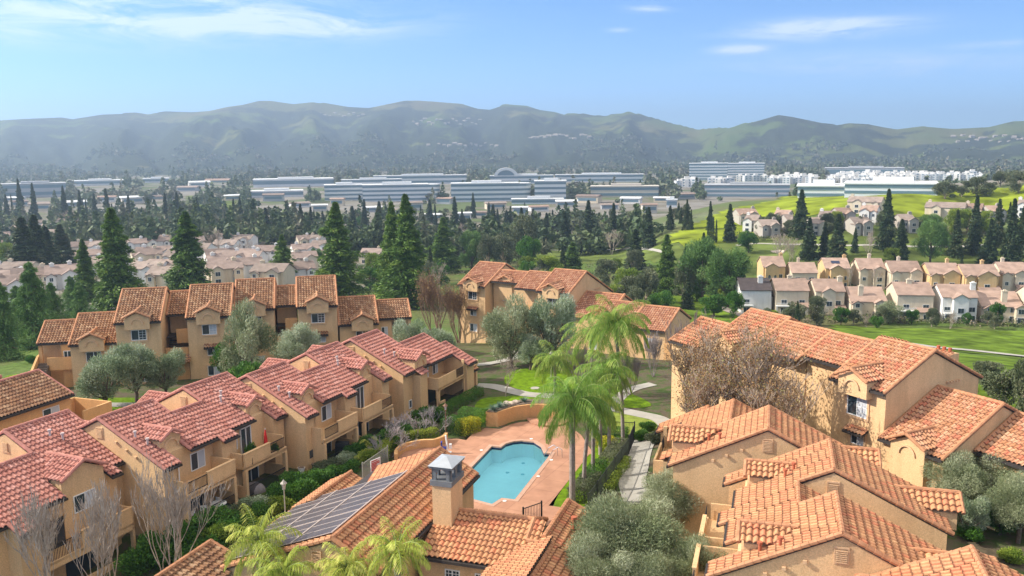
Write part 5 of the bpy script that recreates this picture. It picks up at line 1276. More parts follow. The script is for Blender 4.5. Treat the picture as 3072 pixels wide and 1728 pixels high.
wv = N.new('ShaderNodeTexNoise'); wv.inputs['Scale'].default_value = 3.2; wv.inputs['Detail'].default_value = 3; bp = N.new('ShaderNodeBump'); bp.inputs['Strength'].default_value = .35; bp.inputs['Distance'].default_value = .05
gg = N.new('ShaderNodeNewGeometry'); L.new(gg.outputs['Position'], wv.inputs['Vector']); L.new(wv.outputs[0], bp.inputs['Height']); L.new(bp.outputs[0], gl.inputs['Normal']); L.new(bp.outputs[0], fz.inputs['Normal'])
WATER = m
pp_(filled('pool_water', POOL, [], -.16, WATER, None))
k = MB()
for (x, y) in ((.75, 79.6), (-.3, 77.6), (1.1, 76.4)): k.tube([(x, y, -1.6), (x, y, -1.57)], .17, 10)
pp_(k.build('drain', BAND)) if False else None
for (x, y) in ((.9, 79.2), (-.6, 76.8), (.8, 76.3)):
    k = MB(); k.tube([(x, y, -1.6), (x, y, -1.56)], .18, 10); pp_(k.build('pool_drain', simple_once('drain_blue', (.35, .62, .70, 1))))
# handrails and lift, small deck things
STEEL = simple('steel_rail', (.55, .56, .58, 1), .25, .9)
def local_tube(name, base, pts, r, mat, lab, cat, **k):
    o = MB(); o.tube([(p[0] - base[0], p[1] - base[1], p[2]) for p in pts], r, 6); o = o.build(name, mat, loc=(base[0], base[1], .05)); tag(o, lab, cat, **k); return o
for i, (bx, by) in enumerate(((3.35, 77.05), (3.75, 76.45))):
    local_tube('pool_handrail', (bx, by), [(bx + .7, by - .3, 0), (bx + .68, by - .28, .75), (bx + .35, by - .12, .95), (bx - .1, by + .1, .6), (bx - .55, by + .3, -.3)], .035, STEEL, ('farther' if i == 0 else 'nearer') + ' curved steel handrail at the pool entry corner', 'handrail', group='steel handrails at the pool entry')
lb = za(1840, 600); lift = empty('pool_lift', (lb[0], lb[1], .05)); tag(lift, 'white and blue pool lift chair standing on the deck beside the pool house roof', 'pool lift')
BLUE = simple('blue_cover', (.03, .06, .35, 1), .6)
k = MB(); k.tube([(0, 0, 0), (-.05, 0, 1.0), (-.15, .05, 1.75)], .09, 6); k.box(-.35, .35, -.3, .3, 0, .12); k.build('mast', WHITE, lift)
k = MB(); k.box(-.55, -.12, -.25, .25, .45, .6); k.box(-.6, -.5, -.25, .25, .55, 1.15); k.build('seat', BLUE, lift); k = MB(); k.box(.15, .4, -.15, .2, .5, .9); k.build('battery_box', WHITE, lift)
for i, (x, y) in enumerate((zr2(360, 658), zr2(930, 528), zr2(1160, 770), zr2(1010, 958), zr2(625, 1240))):
    o = MB(); o.tube([(0, 0, 0), (0, 0, .03)], .16, 10); o = o.build('skimmer_lid', WHITE, loc=(x, y, .055)); tag(o, ['white round lid on the deck left of the pool', 'white round lid on the deck beyond the rounded pool end', 'white round lid by the steel handrails', 'white round lid on the deck along the right pool side', 'white round lid at the near end of the pool'][i], 'lid', 'skimmer lids round the pool')
# curved planter wall behind the pool
def curved_wall(name, inner, outer, z0, z1, mat, loc=None):
    mb = MB(); n = len(inner)
    for i in range(n - 1):
        a, b, c, d = inner[i], inner[i + 1], outer[i + 1], outer[i]
        mb.hexa([(a[0], a[1], z0), (b[0], b[1], z0), (c[0], c[1], z0), (d[0], d[1], z0), (a[0], a[1], z1), (b[0], b[1], z1), (c[0], c[1], z1), (d[0], d[1], z1)])
    return mb.build(name, mat)
def interp(P, n):
    P = np.array(P, float); t = np.linspace(0, len(P) - 1, n); out = []
    for x in t:
        i = min(len(P) - 2, int(x)); f = x - i; a, b, c, d = P[max(i - 1, 0)], P[i], P[i + 1], P[min(i + 2, len(P) - 1)]
        out.append(.5 * ((2 * b) + (-a + c) * f + (2 * a - 5 * b + 4 * c - d) * f * f + (-a + 3 * b - 3 * c + d) * f ** 3))
    return np.array(out)
fr_ = interp([zr2(545, 385), zr2(640, 352), zr2(740, 318), zr2(840, 302), zr2(950, 290), zr2(1080, 290), zr2(1250, 310)], 22)
bk_ = interp([zr2(410, 378), zr2(520, 300), zr2(640, 262), zr2(760, 240), zr2(900, 228), zr2(1080, 222), zr2(1290, 240)], 22)
pl = empty('planter_wall', (fr_[0][0], fr_[0][1], 0)); tag(pl, 'curved ochre retaining wall holding agaves and rocks, behind the pool', 'planter wall'); bpy.context.view_layer.update()
def pin(o, p): o.parent = p; o.matrix_parent_inverse = p.matrix_world.inverted(); return o
o = curved_wall('wall', fr_, bk_, -.3, 1.55, STUC_O); pin(o, pl)
o = curved_wall('soil', fr_ + (bk_ - fr_) * .12, fr_ + (bk_ - fr_) * .9, 1.5, 1.62, simple('soil', (.16, .12, .09, 1), .95, var=.3, scale=4)); pin(o, pl)
ROCK = simple('rock', (.42, .34, .27, 1), .95, var=.25, scale=3, bump=.5, bscale=6)
def rock(x, y, z, r, i):
    bm = bmesh.new(); bmesh.ops.create_icosphere(bm, subdivisions=2, radius=r)
    for v in bm.verts: v.co *= 1 + .3 * noise.noise(v.co * 2.5 / r + Vector((i, 0, 0))); v.co.z *= .55
    me = bpy.data.meshes.new('rock'); bm.to_mesh(me); bm.free(); me.materials.append(ROCK); o = bpy.data.objects.new('rock', me); COL.objects.link(o); o.location = (x, y, z); return o
rk = []
for i in range(9):
    f = .42 + .045 * i; p = fr_[0] * 0 + fr_[int(f * 14)] * .55 + bk_[int(f * 14)] * .45 + RNG.normal(size=2) * .2
    rk.append(tag(rock(p[0], p[1], 1.68, .3 + .12 * RNG.uniform(), i), 'sandy boulder among others on top of the curved planter wall behind the pool', 'rock', 'boulders on the planter wall'))
ag = p_agave('agave', L_AGAVE, 1.0, 60, 3)
for i, (u, v, s, lab) in enumerate(((1, .5, 1.0, 'blue green agave clump at the left corner of the planter wall'), (3, .45, .95, 'blue green agave clump second from the left end of the planter'), (5, .4, .7, 'smaller blue green agave beside the boulders on the planter wall'), (12, .5, .85, 'blue green agave right of the boulders on the planter wall'))):
    a = ag if i == 0 else copy_tree(ag); p = fr_[u] * (1 - v) + bk_[u] * v; a.location = (p[0], p[1], 1.6); a.scale = (s, s, s * .8); a.rotation_euler.z = i; tag(a, lab, 'agave', 'agaves on the planter wall')
# round step at the foot of that wall
cx, cy = zr2(1130, 300); o = flat_patch('stone_step', [(cx + 2.3 * math.cos(PI * k / 14 + PI), cy + 2.6 * math.sin(PI * k / 14 + PI)) for k in range(15)], .05, DECK, .14, False); tag(o, 'round raised terracotta step between the curved wall and the pool', 'step')
# planter wall on the left around the bench alcove
wi = interp([za(1040, 740), za(1050, 660), za(1150, 575), za(1280, 537), za(1450, 508), za(1640, 498), za(1790, 440), za(1845, 385)], 26)
c0 = wi.mean(0); wo_ = []
for i, p in enumerate(wi):
    d = wi[min(i + 1, 25)] - wi[max(i - 1, 0)]; n = np.array([-d[1], d[0]]); n /= np.linalg.norm(n); wo_.append(p + n * .32)
wo_ = np.array(wo_)
lw = curved_wall('alcove_wall', wi, wo_, -.3, .8, STUC_O); tag(lw, 'low curved ochre wall around the round alcove left of the pool', 'garden wall')
hd = []
for i in range(0, 24, 2):
    a_, b_ = wo_[i] + (wo_[i] - wi[i]) * 3.4, wo_[min(i + 2, 25)] + (wo_[min(i + 2, 25)] - wi[min(i + 2, 25)]) * 3.4
    hd.append((a_, b_))
# its hedge: one clipped ribbon
P_ = []; 
for a_, b_ in hd:
    n = 700; u = RNG.uniform(-.05, 1.05, n)[:, None]; q = a_ + (b_ - a_) * u; dd = (b_ - a_) / np.linalg.norm(b_ - a_); nn = np.array([-dd[1], dd[0]]); v = RNG.uniform(-.55, .55, n)[:, None]
    zz = np.where(RNG.uniform(size=n) < .6, 1.35 - .25 * (np.abs(v[:, 0]) / .55) ** 3, RNG.uniform(.3, 1.3, n)); v2 = np.where(zz < 1.05, np.sign(v[:, 0]) * .55, v[:, 0])[:, None]
    P_.append(np.concatenate([q + nn * v2, zz[:, None]], 1) + RNG.normal(size=(n, 3)) * .05)
P_ = np.concatenate(P_); b0 = P_.mean(0); b0[2] = 0; U_, V_ = blades(P_, .12, .08)
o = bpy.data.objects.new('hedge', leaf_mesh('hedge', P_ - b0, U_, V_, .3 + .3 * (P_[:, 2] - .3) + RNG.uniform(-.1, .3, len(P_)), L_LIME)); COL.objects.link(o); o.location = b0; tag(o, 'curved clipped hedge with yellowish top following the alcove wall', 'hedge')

# lawns and paths
def lawn(pts, mat=GRASS, z=.03, f=zq, name='lawn'): return tag(flat_patch(name, [tuple(f(*p)) for p in pts], z, mat), kind='structure')
lawn([(380, 180), (560, 165), (720, 190), (960, 260), (1050, 330), (1000, 420), (700, 400), (575, 415), (480, 414), (380, 395), (240, 345), (190, 300), (230, 220)])
lawn([(1150, 330), (1330, 390), (1500, 450), (1650, 530), (1560, 562), (1350, 560), (1180, 520), (1000, 470), (1050, 380)])
lawn([(1340, 575), (1480, 640), (1700, 700), (1760, 780), (1740, 860), (1490, 880), (1300, 790), (1150, 700), (1200, 620)], GRASS2)
lawn([(-60, 470), (150, 455), (330, 438), (560, 455), (900, 520), (1000, 620), (900, 640), (560, 500), (250, 490), (60, 560), (20, 690), (-20, 760), (-110, 640)])
lawn([(1590, 700), (1130, 1292), (1300, 1320), (1560, 1340), (2060, 640), (2060, 440), (1750, 520)], GRASS, .035, zr2)
def walk(pts, w, f=zq, name='path', mat=CONC, dz=.055): return strip(name, [f(*p) for p in pts], w, mat, dz)
walk([(-60, 345), (60, 350), (150, 365), (260, 395), (420, 430), (620, 445), (900, 470), (1150, 540), (1350, 590), (1520, 625), (1700, 670), (1790, 760), (1800, 900)], 1.9)
walk([(1260, 520), (1350, 430), (1470, 370), (1640, 330)], 1.5, dz=.06)
walk([(-350, 60), (-200, 110), (-40, 140), (120, 110), (280, 40), (330, -20), (300, -90)], 1.7)
walk([(1560, 900), (1500, 1040), (1470, 1160), (1440, 1300), (1500, 1500)], 2.3, dz=.062)
zd = lambda a, b: G(a * .19319, 1120 + b * .19319, 0)[:2]
lawn([(1540, 520), (1900, 500), (2200, 520), (2100, 640), (1600, 720)], GRASS, .03, zd)
lawn([(1500, 380), (2300, 380), (2500, 460), (2300, 480), (1500, 450)], GRASS, .03, zd)
walk([(1300, 470), (1700, 492), (2100, 490), (2500, 470)], 1.6, zd)
lawn([(80, 30), (500, 0), (560, 120), (250, 170), (70, 110)], GRASS, .03, zd)
o = MB(); o.tube([(0, 0, 0), (0, 0, .05)], .55, 14); o = o.build('utility_cover', CONC, loc=(*zq(500, 372), .03)); tag(o, 'small round pale cover set in the bright lawn behind the palms', 'cover')

# ---------------------------------------------------------------- fence of the pool
def iron_fence(name, a, b, h, lab, z=0.0, panel=2.4, mat=DARKIN, step=.14):
    a = np.array(a, float); b = np.array(b, float); L = np.linalg.norm(b - a); d = (b - a) / L
    r = empty(name, (a[0], a[1], z), math.atan2(d[1], d[0])); tag(r, lab, 'fence')
    n = max(1, int(L / panel))
    for i in range(n + 1): x = L * i / n; m_ = MB(); m_.box(x - .045, x + .045, -.045, .045, 0, h + .12); m_.build('post', mat, r)
    m_ = MB(); m_.box(0, L, -.02, .02, h - .06, h); m_.box(0, L, -.02, .02, .12, .17)
    k_ = int(L / step)
    for i in range(k_): x = L * (i + .5) / k_; m_.box(x - .012, x + .012, -.012, .012, .17, h - .06)
    m_.build('railing', mat, r); return r
DKGR = simple('fence_green', (.045, .055, .04, 1), .6, var=.2, scale=3)
iron_fence('iron_fence', zr2(1580, 1400), zr2(2045, 720), 1.75, 'long dark green metal fence running beside the palms and the clipped hedge', mat=DKGR)
iron_fence('iron_fence', zr2(2045, 720), zr2(2110, 560), 1.9, 'short dark gate section of fence where the path meets the palms', mat=DARKIN)
iron_fence('iron_fence', zr2(2110, 500), zr2(1650, 480), 1.5, 'black iron fence behind the golden hedge at the far end of the palm lawn', mat=DARKIN)
iron_fence('iron_fence', G(1570, 1590, 0)[:2], G(1625, 1570, 0)[:2], 1.7, 'dark iron gate between the pool house wing and the right roof', mat=DARKIN)
a_, b_ = za(1820, 100), za(-200, 1400)
iron_fence('iron_fence', za(880, 790), za(480, 1080), 1.8, 'thin pale fence behind the pool rules sign', mat=simple('fence_pale', (.25, .25, .22, 1), .6))
# notice board on that fence
sgp = za(690, 1040); sg = empty('notice_board', (sgp[0], sgp[1], 0), math.radians(55)); tag(sg, 'white notice board with red writing on the fence left of the pool house', 'sign')
k = MB(); k.box(-.6, .6, -.03, .03, .7, 2.0); k.build('board', simple('sign_white', (.62, .58, .58, 1), .6), sg)
RED = simple('sign_red', (.45, .05, .05, 1), .6); k = MB()
for j in range(9): k.box(-.52, -.52 + [.7, .95, 1.0, .6, .98, .9, 1.0, .8, .55][j], -.045, -.031, 1.86 - j * .125 - (.045 if j else .0), 1.9 - j * .125 if j else 1.94)
k.build('lettering', RED, sg)

# hedges and shrubs round the pool
def H_(pa, pb, w, h, mat, lab, f=zr2, grp=None, **k): o = hedge('hedge', f(*pa), f(*pb), w, h, mat, **k); tag(o, lab, 'hedge', grp); return o
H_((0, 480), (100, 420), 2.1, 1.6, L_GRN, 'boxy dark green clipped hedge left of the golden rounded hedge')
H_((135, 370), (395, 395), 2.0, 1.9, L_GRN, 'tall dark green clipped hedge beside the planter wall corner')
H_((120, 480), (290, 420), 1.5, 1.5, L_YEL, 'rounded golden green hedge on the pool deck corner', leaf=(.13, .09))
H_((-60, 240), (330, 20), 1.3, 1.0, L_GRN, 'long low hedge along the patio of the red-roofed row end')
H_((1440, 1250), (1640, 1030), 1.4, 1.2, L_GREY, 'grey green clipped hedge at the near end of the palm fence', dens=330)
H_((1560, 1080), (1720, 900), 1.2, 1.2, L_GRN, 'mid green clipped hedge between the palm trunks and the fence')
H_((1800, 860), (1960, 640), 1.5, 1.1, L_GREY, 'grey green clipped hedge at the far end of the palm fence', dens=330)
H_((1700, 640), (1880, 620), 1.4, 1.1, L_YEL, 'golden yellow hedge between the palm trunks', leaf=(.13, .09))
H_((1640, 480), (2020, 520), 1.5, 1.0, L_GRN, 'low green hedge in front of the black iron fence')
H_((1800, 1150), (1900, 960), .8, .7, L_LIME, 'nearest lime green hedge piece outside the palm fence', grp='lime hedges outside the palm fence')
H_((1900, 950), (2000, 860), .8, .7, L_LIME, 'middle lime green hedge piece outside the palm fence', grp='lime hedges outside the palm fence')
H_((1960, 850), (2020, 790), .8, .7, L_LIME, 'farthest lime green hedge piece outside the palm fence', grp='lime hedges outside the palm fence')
o = p_shrub('shrub', L_LIME, 2.4, 2.0, 6000, (.16, .1), 5); o.location = (*zq(520, 105), 0); o.scale = (1, .7, 1); tag(o, 'yellow green rounded shrub at the foot of the ochre wall beyond the bright lawn', 'shrub')
# lamp posts of the garden
def lamp_post(x, y, h, lab, col=DARKIN, z=0):
    r = empty('street_lamp', (x, y, z)); tag(r, lab, 'lamp post', 'garden lamp posts')
    k = MB(); k.tube([(0, 0, 0), (0, 0, .3), (0, 0, .35), (0, 0, h)], [.12, .09, .05, .04], 8); k.build('post', col, r)
    k = MB()
    for a in range(4): an = PI / 4 + a * PI / 2; k.tube([(.09 * math.cos(an), .09 * math.sin(an), h), (.2 * math.cos(an), .2 * math.sin(an), h + .45)], .014, 4)
    k.tube([(0, 0, h - .02), (0, 0, h + .03)], .12, 8); k.tube([(0, 0, h + .45), (0, 0, h + .62), (0, 0, h + .75)], [.27, .1, .02], 8); k.build('lantern_frame', col, r)
    k = MB(); k.tube([(0, 0, h + .04), (0, 0, h + .44)], [.09, .17], 8); k.build('lantern_glass', simple_once('lamp_glass', (.6, .56, .5, 1), .2), r)
    return r
LP = simple('lamp_metal_pale', (.35, .32, .28, 1), .5); LB = simple('lamp_metal_brown', (.20, .11, .07, 1), .6)
x, y = za(1815, 300); lamp_post(x, y, 2.6, 'brown lamp post beside the boxy hedge and the left deck corner', LB)
x, y = zq(655, 270); lamp_post(x, y, 2.7, 'thin pale lamp post standing on the bright lawn behind the palms', LP)
x, y = G(858, 1580, 0)[:2]; lamp_post(x, y, 3.0, 'pale lamp post in the green shrubs above the solar roof', LP)
x, y = G(530, 1700, 0)[:2]; lamp_post(x, y, 2.9, 'pale lamp post in the shrubs at the bottom, near the bare stems', LP)
# plant pots by the row
for i, (px, py, s, c) in enumerate(((905, 1420, .42, 'white'), (925, 1435, .38, 'grey'), (948, 1412, .5, 'dark'), (880, 1440, .4, 'grey'))):
    x, y = G(px, py, 0)[:2]; r = empty('plant_pot', (x, y, 0)); r.scale = (s * 1.3,) * 3
    tag(r, ['white glazed pot with bare soil beside the ochre wall', 'grey pot standing in front of the white pot', 'tall dark pot rightmost of the pots by the wall', 'low grey pot leftmost of the pots by the wall'][i], 'plant pot', 'pots by the wall of the red-roofed row')
    mt = {'white': WHITE, 'grey': simple_once('pot_grey', (.2, .22, .22, 1)), 'dark': simple_once('pot_dark', (.05, .05, .06, 1))}[c]
    k = MB(); k.tube([(0, 0, 0), (0, 0, .9), (0, 0, 1.0)], [.35, .55, .6], 12); k.build('pot', mt, r); k = MB(); k.tube([(0, 0, .98), (0, 0, 1.02)], .52, 12); k.build('soil', MATS['soil'], r)
# things on the balconies of the red-roofed row
def on_row(s, t, z): p = world_of(frA, s, t, z); return p
def chair(p, rz, lab, s=1.0, grp='white chairs on the ground patio'):
    r = empty('patio_chair', tuple(p), rz); r.scale = (s,) * 3; tag(r, lab, 'chair', grp)
    k = MB(); k.box(-.25, .25, -.25, .25, .4, .45); k.build('seat', WHITE, r); k = MB(); k.box(-.25, .25, .22, .27, .45, 1.0); k.build('backrest', WHITE, r)
    for a in (-.22, .22):
        for b in (-.22, .22): k = MB(); k.tube([(a, b, 0), (a, b, .4)], .022, 5); k.build('leg', WHITE, r)
    return r
chair(on_row(48.6 - .9, -47.3, 0.02), 1.2, 'white chair at the left end of the ground patio'); chair(on_row(48.7, -47.4, .02), .4, 'white chair second from the left on the ground patio'); chair(on_row(50.8, -47.6, .02), 2.6, 'white chair beside the white table on the ground patio')
t_ = empty('patio_table', tuple(on_row(50.2, -47.3, 0))); tag(t_, 'white oval table on the ground patio under the solid balcony', 'table'); k = MB(); k.tube([(0, 0, .7), (0, 0, .75)], .65, 14); k.build('tabletop', WHITE, t_); k = MB(); k.tube([(0, 0, 0), (0, 0, .7)], .06, 6); k.build('pedestal', WHITE, t_)
um = empty('parasol', tuple(on_row(56.2, -47.3, 2.62))); tag(um, 'folded red parasol standing on the upper balcony', 'parasol'); k = MB(); k.tube([(0, 0, .6), (0, 0, .75), (0, 0, 1.7), (0, 0, 2.3)], [.1, .2, .13, .03], 8); k.build('canopy', simple('red_cloth', (.50, .02, .02, 1), .8), um); k = MB(); k.tube([(0, 0, 0), (0, 0, 2.4)], .025, 6); k.tube([(0, 0, 0), (0, 0, .08)], .25, 10); k.build('pole', WHITE, um)
pc = p_shrub('potted_plant', L_GRN, .55, 1.3, 900, (.2, .08), 3); pc.location = tuple(on_row(55.4, -48.2, 2.62)); tag(pc, 'leafy potted plant beside the sliding door on the upper balcony', 'plant')
pc2 = copy_tree(pc); pc2.location = tuple(on_row(57.2, -47.2, 2.62)); pc2.scale = (.8, .8, .6); tag(pc2, 'low potted plant behind the railing on the upper balcony', 'plant')
cv = MB(); bm = bmesh.new(); bmesh.ops.create_icosphere(bm, subdivisions=3, radius=1)
for v in bm.verts: v.co = Vector((v.co.x * 1.0, v.co.y * .75, max(-.05, v.co.z) * .8 + .05 * noise.noise(v.co * 3)))
me = bpy.data.meshes.new('covered_table'); bm.to_mesh(me); bm.free(); me.materials.append(simple('grey_cover', (.23, .20, .20, 1), .8, var=.2, scale=3)); o = bpy.data.objects.new('covered_table', me); COL.objects.link(o); o.location = tuple(on_row(54.6, -47.5, .02)); tag(o, 'grey cloth cover over patio furniture on the ground patio', 'covered furniture')
gr_ = MB(); gr_.box(-.5, .5, -.3, .3, 0, 1.0); gr_.tube([(-.5, 0, 1.0), (.5, 0, 1.0)], .3, 10); gr_ = gr_.build('covered_grill', simple('black_cover', (.02, .022, .025, 1), .6), loc=tuple(on_row(64.2, -45.2, .02))); tag(gr_, 'black covered grill on the ground patio above the small palms', 'grill'); gr_.scale = (1.2, 1.2, 1.2)
gr2 = copy_tree(gr_); gr2.location = tuple(on_row(54.0, -47.4, 2.62)); gr2.scale = (.9, .8, .5); tag(gr2, 'dark rounded cover on the upper balcony left of the red parasol', 'covered furniture')
# ================================================================ TREES AND SHRUBS, each placed on the ground
def place(o, x, y, z=None, h=1.0, w=None, rz=0.0, base_h=1.0, lab=None, cat='tree', grp=None):
    o.location = (x, y, T(x, y) if z is None else z); s = h / base_h; ws = (w if w else s); o.scale = (ws, ws, s); o.rotation_euler = (0, 0, rz)
    if lab: tag(o, lab, cat, grp)
    return o
USED = set()
def inst(proto):
    if proto.name not in USED: USED.add(proto.name); return proto
    return copy_tree(proto)
PR = {}
PR['olive'] = [(p_round('olive_tree', L_OLIVE, 2.6, 5.2, 15000, (.30, .055), 26, .25, .97, BARK, s, shell=.5), 5.2, 2.6) for s in (1, 2)]
PR['silver'] = [(p_round('olive_tree', L_OLIVE2, 2.6, 5.2, 15000, (.30, .055), 26, .25, .97, BARK, s, shell=.5), 5.2, 2.6) for s in (3, 4)]
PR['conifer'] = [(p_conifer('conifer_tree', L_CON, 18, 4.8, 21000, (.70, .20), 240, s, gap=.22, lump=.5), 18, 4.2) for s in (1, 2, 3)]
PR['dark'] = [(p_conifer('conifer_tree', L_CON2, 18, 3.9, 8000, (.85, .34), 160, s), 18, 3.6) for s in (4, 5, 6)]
PR['cypress'] = [(p_cypress('cypress_tree', L_CON2, 12, 1.1, 1500, (.6, .3), 2), 12, 1.1)]
PR['green'] = [(p_round('broadleaf_tree', L_GRN, 4, 8, 6500, (.42, .24), 22, .22, 1.0, BARK, s), 8, 4) for s in (7, 8)]
PR['lime'] = [(p_round('broadleaf_tree', L_LIME, 4, 8, 6500, (.42, .24), 22, .22, 1.0, BARK, s), 8, 4) for s in (9, 10)]
PR['grey'] = [(p_round('broadleaf_tree', L_GREY, 4, 8, 6500, (.42, .24), 22, .22, 1.0, BARKG, s), 8, 4) for s in (11, 12)]
PR['pine'] = [(p_round('pine_tree', L_PINE, 4.5, 10, 14000, (.6, .11), 30, .2, 1.08, BARK, s, shell=.45), 10, 4.5) for s in (13, 14)]
PR['lpine'] = [(p_conifer('pine_tree', L_PINE, 10, 4.6, 15000, (.65, .09), 120, s, gap=.3, lump=.5, power=.55, base=.02), 10, 4.6) for s in (15, 16)]
PR['bare'] = [(p_bare('bare_tree', 8, s, 5, 2, .55, .2, .3, .16, BARKT, first=.26, minr=.018), 8, 3.6) for s in (21, 22)]
CNT = {}
def tree(kind, px, py_base, py_top, wpx, lab=None, grp=None, cat=None, sink=0.0, i=None, at=None):
    """stand a tree with its foot seen at (px, py_base), its top at py_top and wpx photo pixels wide"""
    pr = PR[kind]; k = CNT.get(kind, 0) if i is None else i; CNT[kind] = CNT.get(kind, 0) + 1
    proto, bh, bw = pr[k % len(pr)]
    p = GT(px, py_base) if at is None else at
    d = fwd(p); h = (py_base - py_top) * d / FPX / math.cos(PITCH) * 1.0; w = wpx * d / FPX / 2
    o = inst(proto); nm = o.name
    place(o, p[0], p[1], p[2] - sink, h, w / bw, RNG.uniform(0, 6.28), bh, lab, cat or {'olive': 'olive tree', 'silver': 'olive tree', 'conifer': 'conifer', 'dark': 'conifer', 'cypress': 'cypress', 'pine': 'pine tree', 'lpine': 'pine tree', 'bare': 'bare tree'}.get(kind, 'tree'), grp)
    return o
# --- olives close by
tree('silver', 1245, 1150, 945, 130, 'silvery olive tree left of the centre building front')
tree('silver', 1325, 1105, 985, 100, 'low silvery olive left of the lit front of the centre building')
tree('olive', 1535, 1100, 900, 165, 'large grey green olive in front of the centre building, left of the pair')
tree('silver', 1655, 1095, 865, 160, 'tall silvery olive with a forked dark trunk before the centre building gable')
tree('silver', 1590, 1110, 1000, 110, 'small low olive under the tall silvery pair in front of the centre building')
tree('silver', 320, 1230, 1040, 200, 'silver olive with a forked trunk on the small lawn at the left')
tree('silver', 410, 1205, 1025, 170, 'silver olive right beside the forked one at the left lawn')
tree('silver', 500, 1195, 1040, 130, 'rightmost silver olive of the left lawn clump, before the three-storey row')
tree('olive', 745, 1190, 905, 170, 'tall feathery green olive hiding the middle of the three-storey row')
tree('green', 690, 1150, 1020, 100, 'bright round green shrub-like tree left of the feathery olive')
tree('silver', 900, 1130, 970, 140, 'silvery shrubby olive behind the red roofs, middle of the row')
tree('olive', 1110, 1050, 935, 160, 'yellowish olive at the right end of the three-storey row')
tree('olive', 1020, 1060, 975, 90, 'small pale olive left of the yellowish one at the row end')
tree('green', 760, 1230, 1080, 150, 'dark green rounded tree in the shade between the two rows')
# big olive in the foreground right and its neighbours
def at_xy(kind, x, y, h, w, lab, z=None, i=0, **k):
    proto, bh, bw = PR[kind][i % len(PR[kind])]; o = inst(proto); place(o, x, y, z, h, w / bw, RNG.uniform(0, 6), bh, lab, k.get('cat', 'olive tree'), k.get('grp')); return o
PR['olive_big'] = [(p_round('olive_tree', L_OLIVE, 2.6, 5.2, 46000, (.20, .032), 44, .3, .85, BARK, s, shell=.45), 5.2, 2.6) for s in (31, 32)]
def by_px(kind, px, py, z, w, h, lab, i=0, **k):
    """crown centre seen at px,py with that centre z metres up"""
    p = G(px, py, z); gz = T(p[0], p[1]); return at_xy(kind, p[0], p[1], h, w, lab, gz - max(0, 0), i, **k)
by_px('olive_big', 1900, 1590, 4.2, 3.6, 6.4, 'large grey green olive crown at the bottom, right of the pool house', 0)
by_px('olive_big', 2010, 1480, 3.6, 2.5, 5.2, 'grey olive crown directly behind the large one at the bottom', 1)
by_px('olive_big', 1800, 1690, 3.6, 2.4, 5.0, 'olive crown cut by the bottom edge beside the pool house roof', 0)
by_px('olive_big', 2110, 1700, 3.4, 2.2, 4.8, 'olive crown cut by the bottom edge against the right-hand gable', 1)
by_px('olive_big', 1960, 1720, 3.0, 2.2, 4.6, 'low olive crown at the bottom edge in front of the large one', 0)
by_px('olive', 2025, 1420, 2.6, 1.6, 3.8, 'dark small olive against the shaded wall of the right-hand row', 0)
by_px('olive_big', 2770, 1370, 3.6, 3.0, 5.4, 'broad olive crown between the right-hand row and the bright three-storey front', 0)
by_px('olive_big', 2870, 1470, 3.4, 2.4, 5.0, 'olive crown next to the tiled dormer end at the right', 1)
by_px('olive_big', 3010, 1440, 3.6, 3.0, 5.4, 'olive crown at the right edge under the lower tiled wing', 0)
by_px('olive_big', 3060, 1550, 3.0, 2.4, 4.8, 'darker olive crown at the right edge above the green bushes', 1)
by_px('green', 3000, 1600, 1.2, 1.5, 2.4, 'dark green bush on the right edge lawn', 0, cat='bush'); by_px('lime', 2995, 1545, 1.4, .6, 1.6, 'small lime bush above the dark green bush at the right edge', 0, cat='bush')
by_px('olive', 2700, 1310, 3.2, 1.6, 4.4, 'small olive against the bright wall below the white window', 1)
by_px('silver', 2905, 1560, 2.5, 1.4, 3.6, 'small silvery olive at the foot of the long tiled slope', 0)
# --- palms
def palm_at(px, py, z, H, seed, L, lab, mat=None, nf=17, x=None, y=None, curve=0, tr=.17, n=46):
    o = p_palm('palm_tree', H, seed, nf, L, mat, curve=curve, tr=tr, n=n); p = G(px, py, z); o.location = (p[0], p[1], T(p[0], p[1])); tag(o, lab, 'palm tree', 'queen palms beside the pool' if seed < 40 else 'queen palms at the bottom edge'); return o
palm_at(1717, 1510, 0, 8.3, 33, 4.2, 'nearest palm of the pool group, thick pale trunk and long hanging fronds', nf=30, n=70, tr=.24)
palm_at(1750, 1472, 0, 7.6, 34, 3.6, 'palm right behind the thick-trunked one, thin bent trunk', curve=.6, nf=18)
palm_at(1779, 1430, 0, 6.6, 35, 3.3, 'palm with the short dark trunk in the middle of the pool group', nf=18)
palm_at(1801, 1365, 0, 7.8, 36, 3.3, 'palm with a slim trunk behind the golden hedge, left of two', nf=17)
palm_at(1827, 1365, 0, 8.0, 37, 3.3, 'palm with a slim trunk behind the golden hedge, right of two', nf=17)
palm_at(1870, 1335, 0, 11.6, 38, 4.4, 'tallest palm of the pool group, its crown against the centre building', curve=-.8, nf=32, n=74)
palm_at(1776, 1190, 0, 7.4, 39, 4.4, 'farthest palm of the pool group, standing on the lawn behind the others', nf=26)
palm_at(1665, 1215, 0, 5.2, 32, 3.4, 'short palm left of the farthest one, behind the planter wall', nf=22)
